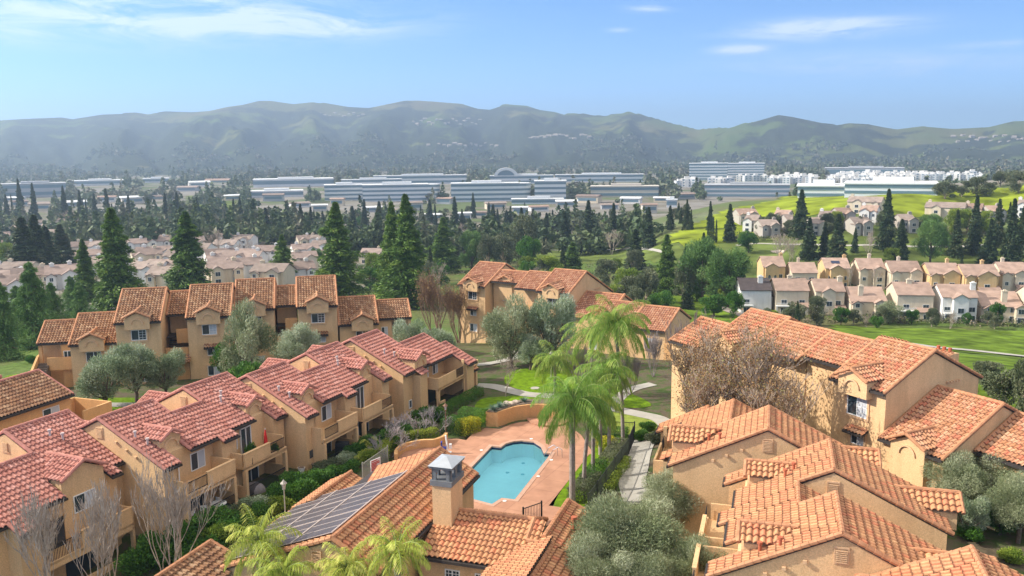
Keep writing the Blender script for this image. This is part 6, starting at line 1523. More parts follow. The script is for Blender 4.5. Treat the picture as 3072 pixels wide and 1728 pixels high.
for i, (px, py, zt, L, lab) in enumerate(((775, 1625, 5.2, 3.1, 'sunlit palm crown left of the solar mats at the bottom edge'), (1190, 1650, 6.6, 2.7, 'yellow green palm crown in front of the chimney at the bottom edge'), (1040, 1705, 5.0, 2.3, 'low palm crown between the two larger ones at the bottom edge'), (850, 1722, 4.6, 2.6, 'palm crown at the bottom edge in front of the solar mats'))):
    p = G(px, py, zt); o = p_palm('palm_tree', zt, 50 + i, 22, L * .9, L_PALMY, n=44, ll=.62, dr=.85, tr=.2); o.location = (p[0], p[1], 0); tag(o, lab, 'palm tree', 'queen palms at the bottom edge')
sp = p_palm('small_palm', .5, 70, 12, 1.5, L_PALMY, n=26, tr=.1, ll=.4)
for i, (a, b, s, lab) in enumerate(((390, 620, 1.0, 'small grey green palm at the patio railing, leftmost of four'), (480, 760, .8, 'small orange yellow palm, lowest of four by the patio'), (620, 640, .9, 'small lime palm between the orange one and the alcove hedge'), (740, 540, .95, 'small golden palm nearest the alcove hedge'))):
    o = sp if i == 0 else copy_tree(sp); x, y = za(a, b); o.location = (x, y, 0.1); o.scale = (s,) * 3; o.rotation_euler.z = i * 1.3; tag(o, lab, 'palm', 'small feather palms by the patio')
# --- bare trees
def put(o, px, py, z0, s, lab, grp=None, w=None, cat='bare tree'):
    p = G(px, py, z0); o.location = (p[0], p[1], T(p[0], p[1])); o.scale = (w or s, w or s, s); tag(o, lab, cat, grp); return o
v1 = p_bare('bare_tree', 8, 41, 5, 4, .36, .55, .24, .085, BARKT, first=.34, minr=.017)
v2 = p_bare('bare_tree', 8, 42, 5, 4, .36, .55, .24, .085, BARKT, first=.34, minr=.017)
put(v1, 505, 1760, 0, 1.2, 'bare vase-shaped tree with pale stems in front of the row, rightmost of three', 'bare pale trees before the red-roofed row')
put(v2, 300, 1800, 0, 1.15, 'bare vase-shaped tree with pale stems, middle of three before the row', 'bare pale trees before the red-roofed row')
o = copy_tree(v1); put(o, 165, 1800, 0, 1.15, 'bare vase-shaped tree with pale stems, leftmost of three before the row', 'bare pale trees before the red-roofed row'); o.rotation_euler.z = 2.2
c1 = p_bare('bare_tree', 3.4, 43, 5, 3, .6, .15, .6, .07, simple('bark_lilac', (.38, .33, .33, 1), .9), first=.3, minr=.010)
put(c1, 1225, 1335, 0, 1.0, 'small pale leafless crape tree inside the alcove hedge, the wider one')
o = copy_tree(c1); put(o, 1172, 1370, 0, .85, 'small pale leafless tree left of the wider one by the alcove hedge'); o.rotation_euler.z = 2
o = copy_tree(c1); put(o, 1300, 1300, 0, .8, 'thin pale leafless tree right behind the alcove hedge'); o.rotation_euler.z = 4
c2 = p_bare('bare_tree', 5, 44, 5, 1, .6, .2, .1, .09, BARKT, first=.3, minr=.011); put(c2, 1513, 1190, 0, 1.0, 'single leafless young tree beside the path and the small store')
g1 = p_bare('bare_tree', 9, 45, 6, 5, .34, .5, .5, .12, simple('bark_purple', (.27, .225, .21, 1), .95), first=.27, minr=.017)
put(g1, 2085, 1240, .0, 1.15, 'wide fan-shaped leafless tree with grey stems, left of the brown-leaved ones')
br1 = p_bare('winter_tree', 10, 46, 6, 2, .55, .3, .2, .2, BARKG, L_BRN, 2600, (.15, .10), first=.25, minr=.018)
br2 = p_bare('winter_tree', 10, 47, 6, 2, .55, .3, .2, .2, BARKG, L_BRN, 2600, (.15, .10), first=.25, minr=.018)
def in_e(o, s_, t_, h, base, w, lab):
    p = world_of(frE, s_, t_); o.location = (p[0], p[1], T(p[0], p[1])); o.scale = (w, w, h / base); o.rotation_euler.z = RNG.uniform(0, 6); tag(o, lab, 'tree', 'brown winter trees before the right building')
in_e(br1, -58.5, -50.5, 10.6, 10, 1.0, 'brown-leaved winter tree in the middle of the group before the right building')
in_e(br2, -53.5, -50.8, 11.8, 10, 1.15, 'tallest brown winter tree of the group before the right building')
in_e(copy_tree(br1), -51.2, -49.2, 9.0, 10, .95, 'brown winter tree touching the bright front with the white window')
in_e(copy_tree(br2), -63.5, -50.5, 9.0, 10, .95, 'brown winter tree left in the group, beside the wide fan-shaped one')
in_e(copy_tree(br2), -56.0, -47.8, 8.6, 10, .9, 'low brown winter tree in front, above the orange ridge')
tb = p_bare('winter_tree', 12, 48, 6, 4, .45, .4, .25, .2, simple('bark_rust', (.26, .17, .12, 1), .95), L_BRN, 2000, (.2, .13), first=.26, minr=.015)
put(tb, 1310, 1010, -1, .95, 'large rusty leafless tree between the conifers and the centre building', cat='tree')
o = copy_tree(tb); put(o, 1375, 985, -1, .8, 'rusty leafless tree right behind the large one left of the centre building', cat='tree'); o.rotation_euler.z = 2
for i, (px, py, s) in enumerate(((1740, 1165, .55), (1960, 1130, .6), (1890, 1185, .5))):
    o = copy_tree(g1); put(o, px, py, 0, s, ['low leafless bush-like tree against the centre building wall, left one', 'leafless reddish tree right of the tall palm crown', 'low leafless tree behind the tall palm trunk'][i]); o.rotation_euler.z = i
# --- shrubs along the row and elsewhere
SH = [p_shrub('shrub', L_GRN, 1.3, 1.7, 4200, (.17, .10), 61), p_shrub('shrub', L_LIME, 1.2, 1.4, 4200, (.15, .09), 62), p_shrub('shrub', L_GREY, 1.2, 1.5, 3800, (.17, .09), 63), p_shrub('shrub', L_OLIVE2, 1.2, 1.5, 4200, (.18, .06), 64)]
FIRST = [True] * 4
def shrub(k, x, y, s, lab, z=None, grp='shrubs below the red-roofed row'):
    o = SH[k] if FIRST[k] else copy_tree(SH[k]); FIRST[k] = False; o.location = (x, y, T(x, y) if z is None else z); o.scale = (s, s, s * RNG.uniform(.75, 1.0)); o.rotation_euler.z = RNG.uniform(0, 6); tag(o, lab, 'shrub', grp); return o
rows = []
for i in range(30):
    s = 44.5 + i * 1.12; t = -44.6 + 1.15 * (i % 2) + RNG.uniform(-.5, .5) + .055 * i * (1 if i < 18 else .9)
    rows.append((s, t))
kinds = 'dark green,lime tinted,grey green,pale silvery'.split(',')
for i, (s, t) in enumerate(rows):
    p = world_of(frA, s, t); k = [0, 0, 1, 0, 2, 0, 3, 1, 0, 0][i % 10]
    X = PX((p[0], p[1], .8))
    where = ('near the bare pale stems' if i < 8 else 'between the row and the solar roof' if i < 18 else 'beside the small feather palms')
    shrub(k, p[0], p[1], RNG.uniform(.85, 1.25), f'{kinds[k]} shrub {where}, number {i + 1} from the camera')
for i, (px, py, k, s) in enumerate(((1920, 1320, 0, .8), (1945, 1290, 0, .7), (1960, 1330, 2, .8), (2110, 1240, 1, .7), (2080, 1265, 3, .6), (560, 1650, 0, 1.5), (480, 1690, 0, 1.4), (640, 1600, 0, 1.4), (700, 1575, 1, 1.3), (430, 1725, 0, 1.5), (600, 1700, 0, 1.3), (1180, 1420, 2, .8), (90, 1090, 0, .9), (1640, 1090, 2, .9), (1570, 1075, 0, .8), (1380, 1085, 0, .8), (1290, 1120, 2, .8), (2960, 1520, 0, 1.0), (2900, 1620, 0, .9), (3030, 1690, 1, .8))):
    p = GT(px, py); shrub(k, p[0], p[1], s, ['strappy green shrub at the gate of the palm fence', 'green shrub beyond the gate of the palm fence', 'grey green shrub beside the terrace of the right-hand row', 'lime shrub at the path bend under the winter trees', 'pale low shrub in the gravel bed at the path bend', 'dense dark green shrub above the lower lamp post', 'dense green shrub left of the lower lamp post', 'green shrub between the two lamp posts', 'lime shrub under the upper lamp post', 'green shrub at the bottom edge by the bare stems', 'green shrub near the tiled roof corner at the bottom', 'grey shrub behind the notice board', 'round green bush at the far left by the stone stair', 'grey bush at the foot of the forked olive', 'green bush under the olives of the centre building', 'green bush beside the lit front of the centre building', 'grey bush left of the centre building', 'green bush in the shade right of the tiled dormer', 'green bush at the foot of the long gable at the right', 'lime bush in the lower right corner'][i], grp='scattered garden shrubs')
for i, (a, b) in enumerate(((640, 380), (760, 160), (300, 420), (430, 460))): pass
# ================================================================ HOUSES ON THE SLOPES
ROOFP = {}
def ghouse(name, p, w, d, h, rz, lab, cat, wall, roof, bay=None, chim=None, lower=None, win=((-.28, .6), (.28, .6)), balc=None, slope=.44, grp=None, arched=False, garage=False, wing=None, solar=False, door=False, skyl=False):
    """house: x along its front, front wall at y=0 facing -y. bay=(x,w) gabled bay; lower=(depth,height) one-storey front"""
    r = empty(name, (p[0], p[1], p[2] - .2), rz); tag(r, lab, cat, grp)
    I = lambda x, y, z: (x, y, z)
    def gable_x(x0, x1, y0, y1, he, nm='wall'):
        ym = (y0 + y1) / 2; zt = he + slope * (y1 - y0) / 2
        m_ = MB(); m_.prism([(y0, -1.5), (y0, he), (ym, zt), (y1, he), (y1, -1.5)], x0, x1, I); m_.build(nm, wall, r)
        m_ = MB(); o = .35
        for s in (0, 1):
            ya, yb = (y0 - o, ym) if s == 0 else (ym, y1 + o)
            za, zb = (he - slope * o, zt) if s == 0 else (zt, he - slope * o)
            m_.hexa([(x0 - .3, ya, za + .02), (x1 + .3, ya, za + .02), (x1 + .3, yb, zb + .02), (x0 - .3, yb, zb + .02), (x0 - .3, ya, za + .2), (x1 + .3, ya, za + .2), (x1 + .3, yb, zb + .2), (x0 - .3, yb, zb + .2)])
        m_.build('roof', roof, r); return zt
    def gable_y(xc, ww, y0, y1, he, nm='bay', zb=-1.5, sl=.5):
        zt = he + sl * ww / 2
        m_ = MB(); m_.hexa([(xc - ww / 2, y0, zb), (xc + ww / 2, y0, zb), (xc + ww / 2, y1, zb), (xc - ww / 2, y1, zb), (xc - ww / 2, y0, he), (xc + ww / 2, y0, he), (xc + ww / 2, y1, he), (xc - ww / 2, y1, he)])
        m_.poly([(xc - ww / 2, y0, he), (xc + ww / 2, y0, he), (xc, y0, zt)]); b_ = m_.build(nm, wall, r, recalc=False)
        m_ = MB(); o = .35
        for s in (-1, 1):
            xe = xc + s * (ww / 2 + o); ze = he - sl * o
            m_.hexa([(xc, y0 - .3, zt), (xe, y0 - .3, ze), (xe, y1, ze), (xc, y1, zt), (xc, y0 - .3, zt + .2), (xe, y0 - .3, ze + .2), (xe, y1, ze + .2), (xc, y1, zt + .2)])
        m_.build('bay_roof', roof, b_); return b_
    def wn(x, y, z, ww, hh, par=r, arch_=False):
        fr = MB(); fr.box(x - ww / 2 - .09, x + ww / 2 + .09, y - .05, y + .02, z - .09, z + hh + .09)
        f = fr.build('window', WHITE, par); g = MB()
        g.box(x - ww / 2, x - .03, y - .08, y - .04, z, z + hh); g.box(x + .03, x + ww / 2, y - .08, y - .04, z, z + hh)
        if arch_:
            n = len(g.v); k = 8; g.v += [(x + ww / 2 * math.cos(PI * i / k), y - .07, z + hh + .0 + ww / 2 * math.sin(PI * i / k)) for i in range(k + 1)]; g.f.append(tuple(range(n, n + k + 1)))
        g.build('pane', GLASS, f, recalc=False)
    gable_x(-w / 2, w / 2, 0, d, h)
    if wing:
        x0, x1, y0, y1, he = wing; gable_x(x0, x1, y0, y1, he, 'wing_wall')
    zsec = 3.1 if h > 4 else .9
    for (fx, fw) in win:
        x = fx * w
        if h > 4: wn(x, -.0, zsec, 1.5, 1.25)
        wn(x, -.0, .5, 1.7, 1.5)
    if bay:
        bx, bw = bay; y0 = -1.7 if not lower else -.9
        b_ = gable_y(bx * w, bw, y0, d * .45, h - .1, sl=.58)
        if arched: wn(bx * w - bw * .22, y0, 3.0, .8, .9, b_, True); wn(bx * w + bw * .22, y0, 3.0, .8, .9, b_, True)
        else: wn(bx * w, y0, 3.0, 1.5, 1.3, b_)
        if not lower: wn(bx * w, y0, .5, 1.6, 1.4, b_)
    if bay and w < 15 and h > 4:      # a smaller gable on the other side
        bw2 = 2.6; x2 = -.34 * w if bay[0] >= 0 else .34 * w
        if abs(x2 - bay[0] * w) > (bay[1] + bw2) / 2 + .2: b2 = gable_y(x2, bw2, -1.0, d * .35, h - .5, sl=.6); wn(x2, -1.0, 3.2, 1.0, 1.1, b2)
    if lower:
        ld, lh, x0, x1 = lower
        m_ = MB(); m_.box(x0 * w, x1 * w, -ld, 0, -1.5, lh); l_ = m_.build('lower_wall', wall, r)
        m_ = MB(); m_.hexa([(x0 * w - .3, -ld - .35, lh - .05), (x1 * w + .3, -ld - .35, lh - .05), (x1 * w + .3, 0.02, lh + ld * .36), (x0 * w - .3, 0.02, lh + ld * .36), (x0 * w - .3, -ld - .35, lh + .12), (x1 * w + .3, -ld - .35, lh + .12), (x1 * w + .3, 0.02, lh + ld * .36 + .18), (x0 * w - .3, 0.02, lh + ld * .36 + .18)]); m_.build('lower_roof', roof, l_)
        if garage:
            m_ = MB(); xm = (x0 + x1) / 2 * w; m_.box(xm - 2.3, xm + 2.3, -ld - .06, -ld + .05, 0, 2.1); m_.build('garage_door', simple_once('garage_white', (.6, .58, .54, 1)), l_)
        else: wn((x0 + x1) / 2 * w, -ld, .6, 1.6, 1.3, l_)
    if balc:
        x0, x1 = balc[0] * w, balc[1] * w; m_ = MB(); m_.box(x0, x1, -1.6, 0, 2.6, 2.8); m_.box(x0, x1, -1.62, -1.52, 3.6, 3.72)
        for k in range(int((x1 - x0) / .3) + 1): m_.box(x0 + .3 * k, x0 + .3 * k + .08, -1.6, -1.54, 2.8, 3.6)
        m_.box(x0, x0 + .2, -1.6, -1.4, -1.5, 2.6); m_.box(x1 - .2, x1, -1.6, -1.4, -1.5, 2.6); m_.build('balcony', WHITE, r)
    if chim:
        cx_, cy_, cw = chim; top = h + slope * d / 2 + 1.0; m_ = MB(); m_.box(cx_ * w - cw / 2, cx_ * w + cw / 2, cy_ * d - .45, cy_ * d + .45, 0, top); m_.box(cx_ * w - cw / 2 - .12, cx_ * w + cw / 2 + .12, cy_ * d - .57, cy_ * d + .57, top - .15, top + .02)
        m_.box(cx_ * w - cw / 4, cx_ * w + cw / 4, cy_ * d - .25, cy_ * d + .25, top, top + .35); m_.build('chimney', wall, r)
    if solar:
        m_ = MB(); z0 = h + slope * (d * .2); m_.hexa([(-w * .2, d * .2, z0 + .25), (w * .15, d * .2, z0 + .25), (w * .15, d * .33, z0 + .25 + slope * d * .13), (-w * .2, d * .33, z0 + .25 + slope * d * .13)] + [(-w * .2, d * .2, z0 + .32), (w * .15, d * .2, z0 + .32), (w * .15, d * .33, z0 + .32 + slope * d * .13), (-w * .2, d * .33, z0 + .32 + slope * d * .13)]); m_.build('solar_panel', simple_once('panel_blue', (.02, .03, .07, 1), .3), r)
    return r
def on_px(x0, x1, yb):
    p = GT((x0 + x1) / 2, yb); d = fwd(p); return p, (x1 - x0) * d / FPX
def face_to(p, off=0.0): return -math.atan2(p[0], p[1]) * .35 + math.radians(off)
RT = [  # front row on the right, seen from behind: x0,x1,base, label, wall, roof, options
    (2215, 2318, 940, 'white house with a dark brown roof and white chimney, leftmost of the near right row', STUC_WH, T_DARK, dict(balc=(-.5, -.1), chim=(.2, .3, 1.4), win=((-.3, 0),), wing=(0, 5.2, 2.5, 12, 5.0))),
    (2320, 2430, 942, 'cream house with round-topped window and shaded lower roof, second in the near right row', STUC_W, T_PINK, dict(balc=(-.5, 0), chim=(.02, .5, 1.2), lower=(2.4, 2.6, .03, .5), win=((-.25, 0), (.3, 0)))),
    (2440, 2536, 945, 'cream house with central gabled bay and blue windows, third in the near right row', STUC_W, T_PINK, dict(bay=(-.05, 3.6), balc=(-.5, -.26), chim=(.45, .4, 1.3), lower=(1.4, 2.5, .18, .5))),
    (2546, 2663, 952, 'low cream house with long pinkish roof, fourth in the near right row', STUC_W, T_PINK, dict(h=3.0, chim=(-.18, .2, 1.3), bay=(.3, 2.8), d=13)),
    (2684, 2802, 958, 'cream house with white balcony and big chimney, fifth in the near right row', STUC_W, T_PINK, dict(balc=(-.5, 0), chim=(-.05, .45, 1.4), lower=(2.2, 2.6, .03, .5), win=((-.25, 0), (.3, 0)))),
    (2820, 2932, 966, 'bright white house with gabled bay and white deck, sixth in the near right row', STUC_WH, T_PINK, dict(bay=(-.02, 3.8), balc=(-.48, -.24), chim=(.47, .3, 1.3), win=((-.36, 0), (.36, 0)))),
    (2938, 3068, 968, 'low cream house with tall white chimney, last of the near right row', STUC_W, T_PINK, dict(h=3.0, chim=(.1, .15, 1.4), bay=(.42, 2.4), d=13)),
    (3085, 3200, 975, 'cream house beyond the right edge of the near row', STUC_W, T_PINK, dict(bay=(0, 3.5)))]
for (x0, x1, yb, lab, wl_, rf, o) in RT:
    p, w = on_px(x0, x1, yb); o = dict(o); h = o.pop('h', 5.4); d = o.pop('d', 11); ghouse('suburban_house', p, w * .86, d + 1.0, h + 1.7, face_to(p), lab, 'house', wl_, rf, grp='houses of the near right row', **o)
RB = [(2284, 2358, 858, 'yellow house with twin arched windows, leftmost of the second right row', STUC_Y, dict(bay=(-.12, 4.5), arched=True, chim=(.48, .6, 1.1))),
      (2370, 2455, 868, 'cream house with a wide plain roof, second of the second right row', STUC_W, dict(h=4.2, lower=(2.5, 2.4, -.1, .5), chim=(.0, .9, .9))),
      (2470, 2552, 864, 'yellow house with roof solar panels and twin arched windows', STUC_Y, dict(bay=(-.05, 4.5), arched=True, chim=(.46, .6, 1.1), solar=True)),
      (2572, 2656, 866, 'cream house with round entry window behind the green hedge', STUC_W, dict(bay=(.25, 3.6), chim=(.2, .9, 1.0))),
      (2665, 2766, 876, 'pale house with tall arched window and garage gable, fifth of the second row', STUC_W, dict(bay=(.33, 3.6), lower=(3.5, 2.6, 0, .5), garage=True, chim=(0, .8, 1.0))),
      (2782, 2883, 884, 'yellow house with arched entry, sixth of the second right row', STUC_Y, dict(bay=(.2, 5.0), lower=(2.5, 2.5, -.5, -.15), chim=(.35, .8, 1.0))),
      (2884, 2997, 890, 'yellow house with orange roof and white garage door', STUC_Y, dict(bay=(.15, 5.5), lower=(3.0, 2.5, -.1, .5), garage=True, chim=(.3, .8, 1.0))),
      (2998, 3085, 882, 'cream house with arched garage gable at the right edge of the second row', STUC_W, dict(bay=(.2, 3.5), lower=(3.0, 2.5, 0, .5), garage=True, chim=(-.1, .8, 1.0)))]
for (x0, x1, yb, lab, wl_, o) in RB:
    p, w = on_px(x0, x1, yb); o = dict(o); h = o.pop('h', 5.4); ghouse('suburban_house', p, w * .85, 12.5, h + 1.7, face_to(p), lab, 'house', wl_, T_PINK, grp='houses of the second right row', **o)
HH = [(300, 470, 515), (345, 455, 570), (480, 640, 612), (580, 705, 530), (890, 1005, 600), (930, 1050, 545), (1095, 1225, 520), (1160, 1440, 425), (1215, 1370, 600), (1265, 1400, 500), (1600, 1720, 575), (1780, 2095, 470), (2300, 2420, 500), (2520, 2640, 450), (690, 760, 570), (2100, 2230, 480)]
HL = ['grey gabled house with tall chimney, leftmost on the green hill', 'low grey house in front of the leftmost hill houses', 'pale grey house with white bay window by the golf green, left on the hill', 'white gabled house left of the tallest dark conifer', 'grey house with large white chimney right of the tallest conifer', 'cream gabled house above the grey one with the large chimney', 'cream gabled house in the middle of the hill group', 'wide pinkish grey house with several chimneys at the top of the hill group', 'white house with lean roof in front of the palm pair', 'pink gabled house under the wide one at the hill top', 'grey house between the tall right conifer and the small palms', 'wide pale house with long grey roof beside the red tree', 'grey house half hidden by conifers, right part of the hill', 'grey house at the right edge on the hill', 'small grey house touching the left side of the tallest conifer', 'grey house behind the yellow green pines on the right']
for i, (a, b, yb) in enumerate(HH):
    x0, x1, yy = 2100 + a * .3773, 2100 + b * .3773, 480 + yb * .3773
    p, w = on_px(x0, x1, yy); big = w > 26
    ghouse('hill_house', p, w * .9, 12 if big else 10, 5.6, face_to(p, -25 if i % 2 else 12), HL[i], 'house', [STUC_G, STUC_WH, STUC_G, STUC_W][i % 4], T_GREYB if i % 3 else T_PINK, bay=((-.2 if i % 2 else .22), 4.2), chim=(.42 * (-1) ** i, .5, 1.5), wing=(-w * .2, w * .45, -3, 5, 4.6) if big else None, grp='houses on the green hill')
z1 = lambda a: a * .2981; y1_ = lambda b: 500 + b * .2981
LH = [(470, 570, 735, 1), (690, 830, 745, 2), (840, 1065, 735, 0), (1345, 1600, 790, 3), (1570, 1835, 812, 3), (1395, 1795, 985, 3), (1440, 1745, 1160, 1), (740, 1090, 905, 2), (2130, 2410, 1015, 3), (2160, 2340, 1100, 3), (2400, 2570, 1040, 3), (-60, 100, 775, 2), (-80, 200, 1260, 3), (500, 790, 1240, 3), (2060, 2330, 720, 1), (2330, 2576, 760, 1), (200, 330, 800, 0), (-100, 60, 990, 0), (1100, 1290, 800, 1), (480, 600, 900, 0), (1290, 1420, 700, 0), (200, 420, 640, 0), (560, 700, 620, 2), (1900, 2060, 640, 0)]
LH = [(z1(a), z1(b), y1_(c), k) for a, b, c, k in LH] + [(750, 838, 782, 3), (880, 960, 780, 3), (700, 760, 802, 3), (888, 950, 812, 1), (1086, 1135, 790, 1), (0, 60, 905, 3)]
EXTRA = [(120, 175, 700), (190, 245, 706), (262, 330, 712), (350, 410, 705), (420, 480, 720), (500, 560, 728), (610, 665, 722), (30, 85, 706), (-30, 25, 715), (640, 700, 765), (260, 300, 770), (620, 690, 742), (560, 610, 780), (385, 430, 760), (20, 70, 760), (700, 745, 745), (905, 950, 745), (940, 985, 765), (560, 605, 752), (395, 470, 850), (455, 530, 872), (640, 720, 850), (700, 790, 836), (762, 842, 860), (865, 935, 850), (0, 80, 850), (60, 140, 872), (150, 215, 862), (280, 335, 832), (420, 470, 800), (500, 560, 806), (640, 690, 800), (250, 300, 800), (970, 1040, 800), (900, 960, 745), (1000, 1050, 760), (330, 380, 740), (450, 505, 752)]
LLs = ['pinkish two-storey house between the dark conifers at far left', 'cream house left of the two-chimney house', 'cream hip house with two tall cream chimneys', 'white house with bay window in the left valley, upper one', 'white gabled house beside the big green conifer, right of the bay-window one', 'large white gabled house between the two big conifers, upper of two', 'pink-roofed house between the two big conifers, lower of two', 'pale house behind the narrow conifer left of the biggest one', 'white house with clay roof at the bend of the street', 'small white gabled front below the clay-roofed house at the bend', 'white house with tall gable right of the clay-roofed bend house', 'pale house cut by the left edge, upper', 'white gabled house at the left edge behind the green pine', 'white house with grey-brown tiled roof behind the pine, near the ochre row', 'mauve-roofed house behind the bare willow tree', 'mauve-roofed house right of the bare willow tree', 'dark-roofed house in the third row of the far left', 'grey house at the left edge below the yellow bush', 'pale house just left of the big green conifer top', 'small pale house behind the narrow conifer, left valley', 'dark-roofed house right of the big conifer top', 'dark-roofed house in the uppermost row at far left', 'pale house in the uppermost row beside the bare tree', 'dark-roofed house left of the second big conifer top',
       'long cream house with blank side wall in the middle left', 'cream house with bay window above the short conifer', 'white garage house beside the parked car', 'striped clay-roofed house right of the short conifer', 'clay-roofed house between the two tall central conifers', 'white-walled house at the left edge below the grey one']
for i, (x0, x1, yb, k) in enumerate(LH):
    p, w = on_px(x0, x1, yb); w = min(max(w, 10), 20)
    ghouse('valley_house', p, w * .95, 9.5, 5.2 if i % 4 else 4.4, face_to(p, 18 if i % 2 else -12), LLs[i], 'house', [STUC_WH, STUC_W, STUC_W, STUC_WH][k], (T_GREYB if k == 0 else T_TAUPE), slope=.42, bay=((.22 if i % 2 else -.25), 4.6), chim=(.3 * (-1) ** i, .5, 1.3), lower=(3.0, 2.6, -.5, -.05) if i % 3 == 0 else None, garage=(i % 3 == 0), grp='houses of the left valley')
strip('street', [GT(600, 850)[:2], GT(720, 815)[:2], GT(790, 808)[:2], GT(860, 815)[:2]], 9, ASPH, .15)
def car(p, rz, mat, lab):
    r = empty('parked_car', tuple(p), rz); tag(r, lab, 'car', 'parked cars')
    k = MB(); k.prism([(-2.2, .3), (-2.25, .75), (-1.5, .9), (1.3, .95), (2.2, .8), (2.25, .35)], -.85, .85, lambda s, t, z: (t, s, z)); k.build('body', mat, r)
    k = MB(); k.prism([(-1.3, .9), (-.7, 1.42), (.6, 1.42), (1.3, .93)], -.74, .74, lambda s, t, z: (t, s, z)); k.build('window', GLASS, r); k = MB(); k.box(-.65, .55, -.7, .7, 1.42, 1.46); k.build('roof', mat, r)
    for x in (-1.4, 1.4):
        for y in (-.8, .8): k = MB(); k.tube([(x, y - .1, .33), (x, y + .1, .33)], .33, 10); k.build('wheel', DARKIN, r)
    return r
car(GT(795, 800), .15, simple('car_silver', (.45, .47, .50, 1), .3, .6), 'silver car parked on the street beside the short conifer')

for i, (x0, x1, yb) in enumerate(sorted(EXTRA)):
    p, w = on_px(x0, x1, yb); w = min(max(w, 11), 17)
    ghouse('valley_house', p, w, 9.5, 5.0, face_to(p, -14 if i % 2 else 20), f'smaller cream house in the left valley rows, number {i + 1} of {len(EXTRA)} from the left', 'house', [STUC_WH, STUC_W, STUC_WH][i % 3], [T_TAUPE, T_GREYB][i % 2], slope=.42, bay=((.22 if i % 2 else -.25), 4.0), chim=(.3 * (-1) ** i, .5, 1.3), grp='smaller houses of the left valley')
# ================================================================ OFFICES IN THE VALLEY
OFF_W = simple('office_white', (.66, .67, .67, 1), .7); OFF_C = simple('office_cream', (.55, .50, .43, 1), .7); OFF_GL = simple('office_glass', (.13, .20, .24, 1), .3, spec=.6); OFF_D = simple('office_grey', (.40, .41, .42, 1), .8)  # the last one is an even grey wall colour
RECTS = []
def office(x0, x1, yt, yb, lab, floors=3, mat=OFF_W, depth=30, curved=False, cat='office building', hmin=None):
    p = GT((x0 + x1) / 2, yb); d = fwd(p); w = (x1 - x0) * d / FPX; h = (yb - yt) * d / FPX; RECTS.append((x0, x1, yt, yb, d))
    rz = -math.atan2(p[0], p[1]); r = empty('office_building', (p[0], p[1], p[2] - .5), rz); tag(r, lab, cat, 'office buildings in the valley')
    fh = (h + .5) / floors
    k = MB(); k.box(-w / 2, w / 2, 0, depth, -3, h + .5); k.build('wall', mat, r)
    for f in range(floors): k = MB(); k.box(-w / 2 - .1, w / 2 + .1, -.25, depth * .9, fh * f + fh * .38, fh * f + fh * .84); k.build('window_band', OFF_GL, r)
    k = MB(); k.box(-w / 2 - .8, w / 2 + .8, -.8, depth + .8, h + .5, h + 1.1); k.box(-w * .2, w * .25, depth * .3, depth * .7, h + 1.1, h + 3.6); k.build('roof', mat, r)
    if curved:
        k = MB(); k.tube([(w / 2, depth / 2, -3), (w / 2, depth / 2, h + .5)], depth / 2 * .98, 20); k.build('round_end', mat, r)
        for f in range(floors): k = MB(); k.tube([(w / 2, depth / 2, fh * f + fh * .38), (w / 2, depth / 2, fh * f + fh * .84)], depth / 2 * .995, 20); k.build('window_band', OFF_GL, r)
    return r
office(976, 1086, 556, 602, 'white office with blue glass bands, left wing of the double block', 4, curved=True)
office(1090, 1285, 555, 604, 'long white office with glass bands, right wing of the double block', 4, curved=True)
office(1354, 1556, 551, 604, 'long white office with rounded glass end, middle of the valley', 4, curved=True)
office(1604, 1698, 544, 602, 'square white office of four floors right of the rounded one', 4)
office(1772, 1974, 560, 592, 'low cream office with a long straight roof, right of the square one', 2, OFF_C)
office(1470, 1660, 527, 552, 'long white building right below the arch', 2, OFF_W, 25)
office(1665, 1930, 524, 546, 'long thin white building right of the arch, behind the small conifers', 2, OFF_W, 25)
office(1122, 1400, 527, 552, 'long pale building left of the arch', 2, OFF_W, 25)
office(1026, 1205, 539, 560, 'pale building with window row behind the double block', 2, OFF_W, 25)
office(765, 1000, 538, 560, 'wide pale warehouse on the left of the valley', 1, OFF_W, 60)
office(745, 908, 574, 592, 'low white roof among trees left of the double block', 1, OFF_W, 40)
office(20, 190, 552, 592, 'grey building with overhanging roof at the far left edge', 2, OFF_D, 50)
office(226, 370, 542, 556, 'long low white-roofed building at far left', 1, OFF_W, 50)
office(433, 505, 536, 548, 'small white-roofed building at far left, right of the long one', 1, OFF_W, 40)
office(2068, 2180, 491, 541, 'six-storey white office tower block, left of the pair', 6, OFF_W, 40)
office(2184, 2290, 491, 535, 'six-storey white office tower block, right of the pair', 6, OFF_W, 40)
office(2478, 2702, 505, 530, 'large grey warehouse with white roof behind the townhouses', 1, OFF_D, 80)
office(2116, 2362, 556, 592, 'open grey parking deck left of the white hall', 3, OFF_D, 40)
office(2396, 2536, 560, 592, 'white hall with stepped roofs at the edge of the green hill', 2, OFF_W, 35)
office(2542, 2798, 553, 584, 'long white hall right of the stepped one above the green hill', 2, OFF_W, 35)
office(1535, 1690, 598, 612, 'low grey-roofed building among the trees below the square office', 1, OFF_W, 18)
office(2000, 2030, 600, 622, 'small building with turquoise roof at the left foot of the hill', 1, OFF_W, 12)
